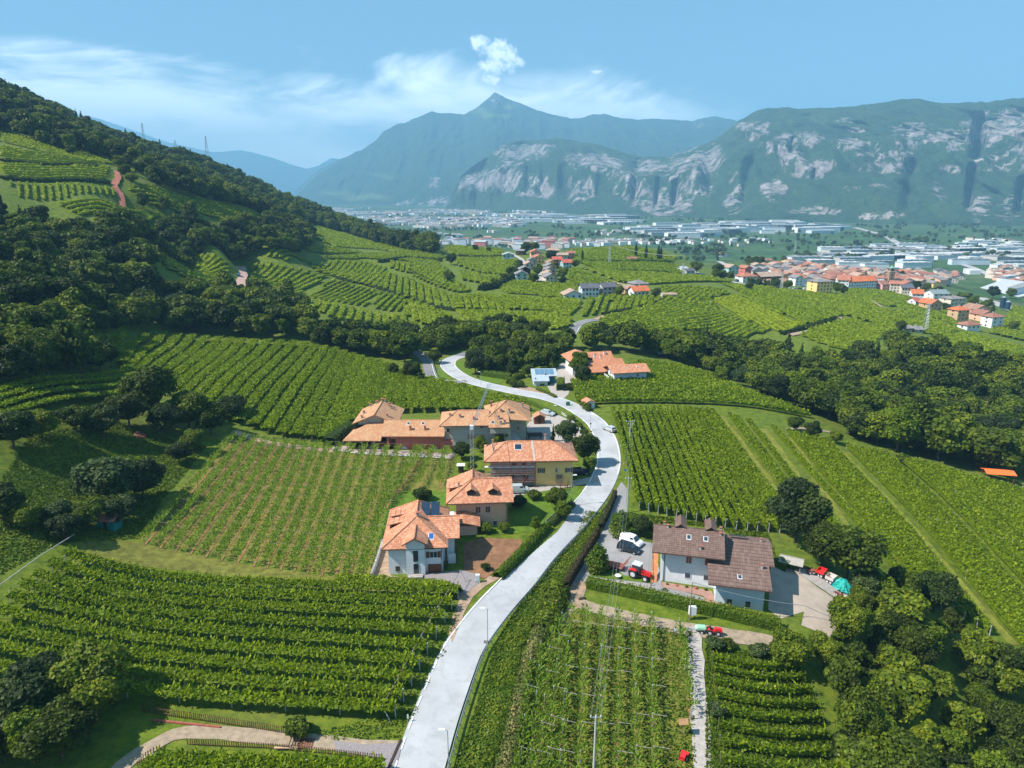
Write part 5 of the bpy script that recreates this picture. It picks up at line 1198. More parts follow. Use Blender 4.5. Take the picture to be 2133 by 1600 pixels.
ridge_caps(rf, [((3.4, 3.6, 9.05), (3.5, 8.2, 9.05))]); rf.build('roof', M_TILE, r)
sl = (9.0-5.95)/4.75
for xx in (3.0, 7.2):
    zf = 5.95+sl*1.6; d = MB(); 
    slab(d, [(xx-1.15, .0, zf+.75), (xx, -.35, zf+1.55), (xx, 2.6, zf+1.55), (xx-1.15, 2.0, zf+.75)], .12); slab(d, [(xx, -.35, zf+1.55), (xx+1.15, .0, zf+.75), (xx+1.15, 2.0, zf+.75), (xx, 2.6, zf+1.55)], .12)
    dd = d.build('dormer', M_TILE, r); b = MB().box(xx-.8, xx+.8, .25, 2.0, zf-.6, zf+.62); b.face([(xx-.8, .25, zf+.62), (xx+.8, .25, zf+.62), (xx, .25, zf+1.25)]); b.build('dormer_wall', M_EAVE, dd)
    MB().box(xx-.6, xx+.6, .18, .24, zf-.35, zf+.45).build('pane', M_GLASS, dd)
for yy in (4.2,): d = MB(); slab(d, [(-1.9, yy-1.2, 7.2), (1.0, yy-1.2, 7.7), (1.0, yy+1.3, 7.7), (-1.9, yy+1.3, 7.2)], .14); d.build('dormer', M_TILE, r)
window(r, 4.3, 3.9, .95, 1.35, style='closed', shm=M_WOOD); window(r, 6.2, 3.9, .95, 1.35, style='closed', shm=M_WOOD); window(r, 5.6, .9, .75, .95, style='plain'); window(r, 7.6, .9, .75, .95, style='plain')
for xx, yy, zz in ((0.6, 3.0, 7.6), (4.8, 5.2, 8.6)): chimney(r, xx, yy, zz, .6, .35)
MB().tube((9.8, -.08, -.6), (9.8, -.08, 5.8), .05, n=5).build('downpipe', M_EAVE, r)
eave_board(r, [((-1.9, -1.35, 5.8), (11.2, -1.35, 5.8))])
pr = MB(); slab(pr, [(-2.2, -3.6, 2.5), (1.4, -3.6, 3.0), (1.4, -.1, 3.9), (-2.2, -.1, 3.2)], .16); slab(pr, [(1.4, -3.6, 3.0), (4.6, -3.6, 2.2), (4.6, -.1, 3.1), (1.4, -.1, 3.9)], .16); pr.build('porch_roof', M_TILE, r)
MB().box(-1.6, 4.0, -3.0, -.02, -1.0, 2.0).build('porch', M_PEACH, r)
# ---- yellow house and the half of it that is being rebuilt
r = house_root((1116, 1012), 2, 'long red-tiled house, one half yellow and the other half behind scaffolding')
MB().box(0, 8.3, 0, 7.8, -1.0, 6.3).build('wall', M_YELLOW, r); MB().box(-10.2, -.01, .3, 7.8, -1.0, 6.3).build('rough_wall', M_BARE, r)
rf = MB(); hip(rf, -11.6, 9.3, -1.2, 9.2, 6.45, 9.3, 'x', 5.2, 5.6); ridge_caps(rf, [((-6.4, 4.0, 9.3), (3.7, 4.0, 9.3)), ((-11.6, -1.2, 6.45), (-6.4, 4.0, 9.3)), ((9.3, -1.2, 6.45), (3.7, 4.0, 9.3)), ((-6.4, 4, 9.3), (-6.0, -1.2, 6.5))], .1)
rf.build('roof', M_TILE, r)
sl = (9.3-6.45)/5.2
mm = MB(); slab(mm, [(-.55, -1.2, 6.53), (-.15, -1.2, 6.53), (-.5, 4.0, 9.38), (-.9, 4.0, 9.38)], .05); mm.build('flashing', M_CHIM, r)
skylight(r, -3.9, -1.2, 6.45, sl, 3.6, 1.5, 1.5, M_PANEL)
for xx in (.9, 4.3, 7.1): window(r, xx+.3, 3.7, .75 if xx != 4.3 else .45, 1.1, style='shutter' if xx != 4.3 else 'closed')
MB().box(4.6, 5.9, -.5, -.05, .6, 2.6).build('crate_stack', M_POSTW, r)
window(r, -4.9, 5.4, .9, .9, y=.3, style='dark'); window(r, -2.6, 5.4, .9, .9, y=.3, style='dark'); window(r, -2.2, 2.2, .9, 1.2, y=.3, style='dark'); window(r, -5.4, 2.2, .9, 1.2, y=.3, style='dark')
for xx, yy, zz, h in ((-9.6, 5.2, 8.0, 1.0), (2.4, 4.6, 9.2, 1.2), (8.2, 4.4, 7.3, 1.0), (-9.4, 1.8, 7.6, .9)): chimney(r, xx, yy, zz, h, .38)
eave_board(r, [((-11.6, -1.25, 6.3), (9.3, -1.25, 6.3))])
sc = house_root((1116, 1012), 2, 'rusty tube scaffolding with plank decks before the unfinished half of the yellow house', 'scaffolding', name='scaffolding')
for k in range(7):
    xx = -11.4+k*1.85
    for yy in (-1.3, -.25): MB().tube((xx, yy, -.6), (xx, yy, 5.9), .045, n=5).build('upright', M_RUST, sc)
for z in (1.5, 3.3, 5.1):
    MB().box(-11.5, -.4, -1.25, -.35, z-.05, z).build('plank_deck', M_POSTW if z < 4 else M_FRAME, sc)
    for zz in (z+.5, z+1.0): MB().tube((-11.5, -1.32, zz), (-.3, -1.32, zz), .03, n=4).build('rail', M_RUST, sc)
for k in range(3): MB().tube((-11.3+k*3.7, -1.36, .1), (-9.5+k*3.7, -1.36, 3.2), .03, n=4).build('brace', M_RUST, sc)
# ---- farm complex: white house
r = house_root((943, 936), 2.6, 'large pale farmhouse with old terracotta roofs and brown shutters')
MB().box(0, 15.1, 0, 9, -.6, 6.6).box(9.2, 19.3, 4.6, 13.6, -.6, 6.9).build('wall', M_GREY, r); MB().box(-2.3, -.01, 1.6, 8, -.6, 6.2).build('annex_wall', M_CREAM, r)
rf = MB(); hip(rf, -3.2, 9.6, -1.0, 10.6, 6.75, 9.0, 'x', 4.4, 0); ridge_caps(rf, [((1.2, 4.8, 9.0), (9.6, 4.8, 9.0)), ((-3.2, -1, 6.75), (1.2, 4.8, 9.0))]); rf.build('roof', M_TILEO, r)
rf = MB(); ap = (13.4, 6.0, 10.4)
slab(rf, [(9.3, -3.2, 6.9), (14.6, -3.2, 6.9), (14.6, 1.4, 8.1), (9.3, 1.4, 8.1)]); slab(rf, [(9.3, 1.4, 8.1), (14.6, 1.4, 8.1), (14.62, 1.42, 8.1), ap]); slab(rf, [(14.6, 1.2, 7.5), (20.4, 1.2, 7.1), ap])
slab(rf, [(20.4, 1.2, 7.1), (20.8, 14.6, 7.1), (14.5, 10, 10.2), ap]); slab(rf, [(20.8, 14.6, 7.1), (8.2, 14.6, 7.1), (14.5, 10, 10.2)]); slab(rf, [(8.2, 14.6, 7.1), (9.3, 1.4, 8.1), ap, (14.5, 10, 10.2)])
ridge_caps(rf, [(ap, (20.4, 1.2, 7.2)), (ap, (9.3, 1.4, 8.15)), (ap, (14.5, 10, 10.2))]); rf.build('roof', M_TILEO, r)
MB().box(9.7, 14.2, -1.2, -.02, 4.6, 6.6).build('loggia', M_GREY, r)
for x, z in ((4.8, 3.4), (7.3, 3.4), (11.8, 3.4)): window(r, x, z, .75, 1.1, style='shutter', shm=M_WOODO)
for x, z in ((4.8, 6.0), (7.6, 6.0)): window(r, x, z, .8, .7, style='closed')
window(r, 17.2, 3.9, .7, 1.2, y=4.6, style='closed', shm=M_BRICK); window(r, -1.2, 4.6, .7, 1.1, y=1.6, style='plain'); window(r, 14.0, 3.6, .5, .5, style='dark')
for x, y, z, m in ((-.6, 3.0, 8.0, None), (2.0, 2.2, 8.0, None), (5.6, 1.2, 7.6, M_BRICK), (12.0, 0.6, 8.0, None), (13.4, -1.4, 7.5, None), (12.4, -1.8, 7.4, None), (14.8, 3.2, 9.0, None), (10.2, 9.5, 9.2, M_BRICK), (18.6, 9.5, 8.6, None), (12.6, 3.2, 9.0, None)): chimney(r, x, y, z-.4, 1.0, .5, m)
skylight(r, 10.4, -3.2, 6.9, .26, 2.2, .8, .9)
st = MB(); slab(st, [(15.3, 1.0, .2), (19.0, 1.0, .2), (16.0, 4.5, 3.2), (15.3, 4.5, 3.2)], .5); st.build('outside_stair', M_GREY, r)
MB().box(-3.2, 0, .4, 1.5, -.6, 2.2).build('low_annex', M_RED, r)
eave_board(r, [((-3.2, -1.05, 6.6), (9.6, -1.05, 6.6)), ((9.3, -3.25, 6.75), (14.6, -3.25, 6.75))])
# ---- farm complex: red wing, open shed, gabled house behind
r = house_root((807, 936), 0, 'long red farm wing with wooden loft openings and three arched cellar windows', 'farm building', name='farm_wing')
MB().box(2.2, 14.6, 0, 9, -.7, 3.9).box(0, .5, -.05, 9, -.7, 3.9).box(.5, 2.2, 1.5, 9, -.7, 3.9).build('wall', M_RED, r)
rf = MB(); hip(rf, -1.3, 14.9, -.9, 10.0, 3.95, 6.5, 'x', 0, 0); ridge_caps(rf, [((-1.3, 4.55, 6.5), (14.9, 4.55, 6.5))]); rf.build('roof', M_TILEO, r)
for x0, x1 in ((3.2, 5.7), (6.3, 10.4), (11.0, 14.2)): o = MB().box(x0, x1, -.06, .02, 2.75, 3.75).build('loft_opening', M_WOODO, r)
for x in (4.4, 8.4, 12.2):
    a = MB(); pts = [(x+.85*math.cos(t), -.04, .05+.75*math.sin(t)) for t in np.linspace(0, math.pi, 9)]; a.face([(p[0], p[1], p[2]) for p in pts]); a.build('arched_window', M_BLUEW, r)
MB().box(.8, 2.0, 1.38, 1.48, -.3, 2.2).build('door', M_WOOD, r); MB().box(.55, 2.15, 1.42, 1.49, 2.4, 3.6).build('window', M_YELLOW, r)
for x in (5.2, 9.0, 13.8): skylight(r, x, -.9, 3.95, .468, 4.2, .6, .8)
for x in (6.0, 9.8): chimney(r, x, 1.2, 4.9, .9, .45, M_BRICK)
eave_board(r, [((-1.3, -.95, 3.8), (14.9, -.95, 3.8))], M_BRICK)
r = house_root((807, 936), 0, 'open-fronted farm shed with a tiled hip roof at the left end of the red wing', 'shed', name='open_shed')
rf = MB(); slab(rf, [(-11.2, -1.0, 2.75), (-1.4, -1.0, 2.75), (-1.4, 6.0, 5.3), (-5.6, 6.0, 5.3)]); slab(rf, [(-10.2, 7.5, 2.9), (-11.2, -1.0, 2.75), (-5.6, 6.0, 5.3)]); rf.build('roof', M_TILEO, r)
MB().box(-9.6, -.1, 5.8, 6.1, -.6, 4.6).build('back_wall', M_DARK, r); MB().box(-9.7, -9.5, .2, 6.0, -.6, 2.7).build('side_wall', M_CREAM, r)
for x in (-9.4, -6.4, -3.2): MB().box(x-.12, x+.12, -.7, -.46, -.5, 2.75).build('post', M_CREAM, r)
MB().box(-9.8, -.1, -1.4, 5.8, -.6, .08).build('floor_slab', M_GREY, r)
r = house_root((807, 936), 0, 'cream gabled farmhouse rising behind the open shed with several chimneys')
gable_wall(MB(), -8.6, .4, 6.4, 17.0, -.5, 5.3, 7.5, 'y').build('wall', M_CREAM, r)
rf = MB(); hip(rf, -9.9, 2.0, 5.0, 17.8, 5.3, 7.8, 'y', 0, 0); ridge_caps(rf, [((-3.95, 5.0, 7.8), (-3.95, 17.8, 7.8))]); rf.build('roof', M_TILEO, r)
for x, y, z in ((-7.6, 6.6, 6.3), (-8.0, 11.0, 6.2), (-7.4, 16.8, 6.4), (-5.6, 17.0, 7.1), (-4.2, 17.2, 7.7), (-3.4, 17.2, 7.6), (-1.4, 14.2, 6.8), (-1.9, 15.4, 7.0), (-1.0, 7.4, 6.5)): chimney(r, x, y, z-.3, .9, .5)
# ---- brown-roofed house: taller wing and lower wing
r = house_root((1374, 1213), -13, 'white house under two stepped brown tile roofs beside the farmyard')
gable_wall(MB(), 0, 9.0, .6, 8.0, -1.2, 6.2, 8.3, 'x').build('wall', M_WHITE, r); MB().box(9.02, 16.6, -3.4, 8.0, -2.4, 4.2).build('low_wall', M_BLUEW, r)
rf = MB(); hip(rf, -1.6, 10.3, -1.0, 9.0, 6.3, 8.9, 'x', 0, 0); ridge_caps(rf, [((-1.6, 4.0, 8.9), (10.3, 4.0, 8.9))], .1); rf.build('roof', M_TILEB, r)
rf = MB(); slab(rf, [(7.6, -5.2, 3.95), (17.4, -5.2, 3.95), (17.4, .2, 5.35), (7.6, .2, 5.35)]); slab(rf, [(7.6, .2, 5.35), (18.3, .2, 5.35), (18.3, 5.6, 6.75), (7.6, 5.6, 6.75)]); slab(rf, [(18.3, 9.2, 5.8), (7.6, 9.2, 5.8), (7.6, 5.6, 6.75), (18.3, 5.6, 6.75)]); rf.build('roof', M_TILEB, r)
eave_board(r, [((-1.6, -1.05, 6.15), (10.3, -1.05, 6.15)), ((7.6, -5.25, 3.8), (17.4, -5.25, 3.8))])
for k in range(17): MB().box(-1.2+k*.7, -1.08+k*.7, -.9, .5, 6.08, 6.2).build('rafter', M_WOODO, r)
for x, z in ((4.6, 4.6), (7.7, 4.6)): window(r, x, z, .9, 1.25, y=.6, style='closed', shm=M_RUST)
for x, z in ((4.6, 1.6), (7.7, 1.6)): window(r, x, z, .9, .95, y=.6, style='plain')
for x in (11.3, 14.2): window(r, x, 0.0, .8, 1.1, y=-3.4, style='plain')
for x, al in ((4.4, 3.2), (7.2, 3.2)): skylight(r, x, -1.0, 6.3, .52, al, .6, .8)
skylight(r, 12.6, -5.2, 3.95, .26, 2.2, .55, .75)
for x, y, z in ((.8, 3.6, 8.3), (.2, 4.4, 8.4), (6.3, .3, 6.7), (9.6, 3.2, 8.0), (9.7, 4.6, 8.3), (16.2, -.6, 5.0), (16.6, 5.8, 6.4)): chimney(r, x, y, z, .8, .3, M_CHIM)
for x in (3.0, 8.1):
    d = MB(); slab(d, [(x-1.0, 3.6, 8.95), (x, 3.6, 9.6), (x, 7.4, 9.6), (x-1.0, 7.4, 8.95)], .12); slab(d, [(x, 3.6, 9.6), (x+1.0, 3.6, 8.95), (x+1.0, 7.4, 8.95), (x, 7.4, 9.6)], .12)
    o = d.build('dormer', M_TILEB, r); MB().box(x-.8, x+.8, 3.9, 7.0, 7.0, 8.9).build('dormer_wall', M_EAVE, o)
p = MB(); slab(p, [(11.4, 6.2, 7.2), (14.2, 6.2, 7.2), (14.2, 7.2, 6.9), (11.4, 7.2, 6.9)], .08); p.build('solar_panel', M_PANEL, r)
st = MB(); slab(st, [(-1.4, -.6, -.1), (-.5, -.6, -.1), (-.5, 4.4, 3.3), (-1.4, 4.4, 3.3)], .2); so = st.build('outside_stair', M_WOODO, r)
MB().box(-1.55, -1.45, -1.6, -1.5, -.6, 1.2).box(-1.55, -1.45, 4.2, 4.3, -.6, 4.4).build('handrail', M_WOODO, so)
for k in range(7): slab(MB(), [(-1.5, -1.5+k*.9, -.05+k*.51+.2), (-1.46, -1.5+k*.9, -.05+k*.51+.2), (-1.46, -.7+k*.9, .4+k*.51+.2), (-1.5, -.7+k*.9, .4+k*.51+.2)], .12).build('board', M_WOODO, so)
MB().tube((.55, .5, -1), (.55, .5, 6.2), .06, n=5).build('downpipe', M_EAVE, r)
for k in range(5): MB().ball((1.3+k*1.6, -.5, .05), .3, .25, .3).build('flower_pot' , (M_RUST if k % 2 else L_LIME), r)
# ---- solar-roofed house
r = house_root((1112, 804), 3, 'small pale blue house with a four-panel solar roof and a carport')
MB().box(0, 4.7, 0, 5, -1.4, 1.9).build('wall', M_BLUEW, r); MB().box(5.0, 7.6, 3.2, 5.6, -.8, 2.2).build('carport_wall', mat('teal_cladding', (0.05, 0.20, 0.26), .7, noise=.1), r)
rf = MB(); slab(rf, [(-.6, -.8, 1.9), (5.3, -.8, 1.9), (5.3, 2.2, 2.9), (-.6, 2.2, 2.9)], .15); slab(rf, [(-.6, 2.2, 2.9), (8.3, 2.2, 2.9), (8.3, 7.2, 4.3), (-.6, 7.2, 4.3)], .15); rf.build('roof', M_METALR, r)
for k in range(4):
    p = MB(); x = 1.5+k*1.65; slab(p, [(x-.72, 3.2, 3.32), (x+.72, 3.2, 3.32), (x+.72, 6.6, 4.27), (x-.72, 6.6, 4.27)], .05); p.build('solar_panel', mat('blue_panel', (0.10, 0.20, 0.30), .2, spec=.8), r)
window(r, 2.9, .4, 1.6, .7, style='plain')
for x, y, z in ((.6, .4, 2.3), (4.2, 3.0, 3.1)): chimney(r, x, y, z, .5, .3, M_EAVE, False)
# ---- red-roofed inn
r = house_root((1294, 794), 12, 'white inn with spreading orange tiled roofs beside the vineyard', 'inn', name='inn')
gable_wall(MB(), -4.0, 7.8, -3.6, 3.6, -1.0, 4.3, 5.9, 'x').build('wall', M_BLUEW, r); MB().box(-12.0, -3.0, 3.8, 12, -.5, 3.6).build('wall', M_WHITE, r); MB().box(-14.5, -6.0, 11, 20, -.5, 5.4).build('wall', M_WHITE, r)
rf = MB(); hip(rf, -5.4, 8.8, -4.9, 4.9, 4.3, 6.1, 'x', 0, 0); rf.build('roof', M_TILE, r)
rf = MB(); slab(rf, [(-13.2, 2.2, 3.1), (-5.4, 2.2, 3.1), (-1.0, 9.5, 6.3), (-7.4, 9.5, 6.3)], .2); slab(rf, [(-5.4, 2.2, 3.1), (3.6, 6.0, 4.4), (3.6, 9.5, 5.9), (-1.0, 9.5, 6.3)], .2); slab(rf, [(3.6, 14.0, 4.2), (-7.4, 14.0, 4.2), (-7.4, 9.5, 6.3), (3.6, 9.5, 5.9)], .2); rf.build('roof', M_TILER, r)
rf = MB(); hip(rf, -16.0, -5.0, 10.0, 21.5, 5.5, 7.3, 'y', 0, 0); rf.build('roof', M_TILER, r); rf = MB(); hip(rf, -7.4, 2.0, 13.5, 20.5, 5.2, 7.0, 'x', 0, 0); rf.build('roof', M_TILER, r)
for x in (1.8, 4.9): skylight(r, x, -4.9, 4.3, .367, 2.6, .5, .7)
for x, z in ((2.4, 1.8), (4.6, 3.0), (6.4, 1.8)): window(r, x, z, .6, 1.0, y=-3.6, style='closed')
for x, y, z in ((-13.0, 12.0, 6.1), (-6.0, 12.0, 6.6), (-4.0, 11.0, 6.2), (-1.0, 15.5, 6.6)): chimney(r, x, y, z-.2, .8, .6, M_FRAME)
for x in (-11.0, -9.0, -7.0, -5.6): MB().box(x-.12, x+.12, 2.4, 2.64, -.5, 3.0).build('post', M_WOODO, r)
window(r, 0.2, 3.4, .8, 1.2, face='left', y=-4.0, style='closed'); window(r, 13.8, 3.4, 1.0, 1.6, face='left', y=-14.5, style='plain')
MB().box(-5.6, -4.02, -2.6, 2.6, 1.6, 1.75).box(-5.6, -5.5, -2.6, 2.6, 1.75, 2.6).build('balcony', M_FRAME, r)
for k in range(26):
    a = MB().ball((-11.5+RNG.uniform(0, 6.5), .6+RNG.uniform(-.8, .8), .6), .38, .38, .4, 6, 4).build('flower_bush', mat(['red_flowers', 'magenta_flowers', 'orange_flowers'][k % 3], [(0.55, 0.04, 0.05), (0.5, 0.05, 0.25), (0.7, 0.22, 0.04)][k % 3], .8, noise=.4, nscale=6), r) if k < 14 else None

# ---- plain generator for the other houses
COLS = {'white': M_WHITE, 'cream': M_CREAM, 'yellow': M_YELLOW, 'teal': M_TEAL, 'pink': M_PINKP, 'tan': M_TAN, 'red': M_RED, 'grey': M_GREY, 'blue': M_BLUEW, 'peach': M_PEACH, 'dark': M_EAVE}
def far_tile(name, c): return mat(name, c, .9, noise=.25, nscale=.35)
ROOFS = {'orange': far_tile('orange_roof', (0.36, 0.14, 0.085)), 'vivid': far_tile('vivid_orange_roof', (0.50, 0.14, 0.055)), 'brown': far_tile('brown_roof', (0.30, 0.17, 0.12)), 'beige': far_tile('beige_roof', (0.36, 0.25, 0.19)), 'grey': far_tile('grey_roof', (0.20, 0.19, 0.19)),
         'slate': far_tile('slate_roof', (0.10, 0.10, 0.12)), 'red': far_tile('red_roof', (0.42, 0.10, 0.07)), 'pale': far_tile('pale_roof', (0.38, 0.42, 0.44)), 'green': far_tile('grey_green_roof', (0.18, 0.23, 0.24)), 'rust': far_tile('rust_roof', (0.28, 0.125, 0.09))}
def simple_house(fl, fr, depth, eave, rise, kind, roof, wall, label, floors=2, nwin=3, group=None, cat='house', ov=.8, sidewin=True):
    p = at(*fl); q = at(*fr); d = (q-p)[:2]; rz = max(-.3, min(.3, math.atan2(d[1], d[0])))
    W = (fr[0]-fl[0])/FPX*(p[1]*CP+(CAMZ-p[2])*SP)/math.cos(rz); z = min(p[2], G(p[0]+W*math.cos(rz), p[1]+W*math.sin(rz))+1.5); r = empty('house', (p[0], p[1], z), rz); tag(r, label, cat, group); rm, wm = ROOFS[roof], COLS[wall]; D = depth; zb = -3.5
    ze, zr = eave, eave+rise
    if kind in ('gx', 'gy'):
        ax = kind[1]; gable_wall(MB(), 0, W, 0, D, zb, ze, zr-.12, ax).build('wall', wm, r)
        rf = hip(MB(), -ov, W+ov, -ov, D+ov, ze-.1, zr+.12, ax, 0, 0)
    elif kind in ('hx', 'hy'):
        MB().box(0, W, 0, D, zb, ze).build('wall', wm, r); m = min(W, D)/2+ov
        rf = hip(MB(), -ov, W+ov, -ov, D+ov, ze, zr+.1, kind[1], m*.98, m*.98)
    else:
        MB().box(0, W, 0, D, zb, ze).build('wall', wm, r); rf = MB().box(-.2, W+.2, -.2, D+.2, ze+.002, ze+.35)
    rf.build('roof', rm, r)
    H = ze/floors; ww = min(1.1, W/(nwin*2.2))
    sh = M_WOOD if wall != 'dark' else M_GLASS
    for f in range(floors):
        for k in range(nwin): window(r, W*(k+.5)/nwin, H*(f+.55), round(ww, 1), 1.2, style='dark' if (k+f) % 3 else 'closed', shm=sh)
    if sidewin:
        for f in range(floors): window(r, D*.5, H*(f+.55), 1.0, 1.2, face='left', y=0, style='dark')
    if rise > 0 and kind != 'flat': MB().box(W*.6, W*.6+.6, D*.62, D*.62+.6, ze, zr+.7).build('chimney', M_CHIM, r)
    return r
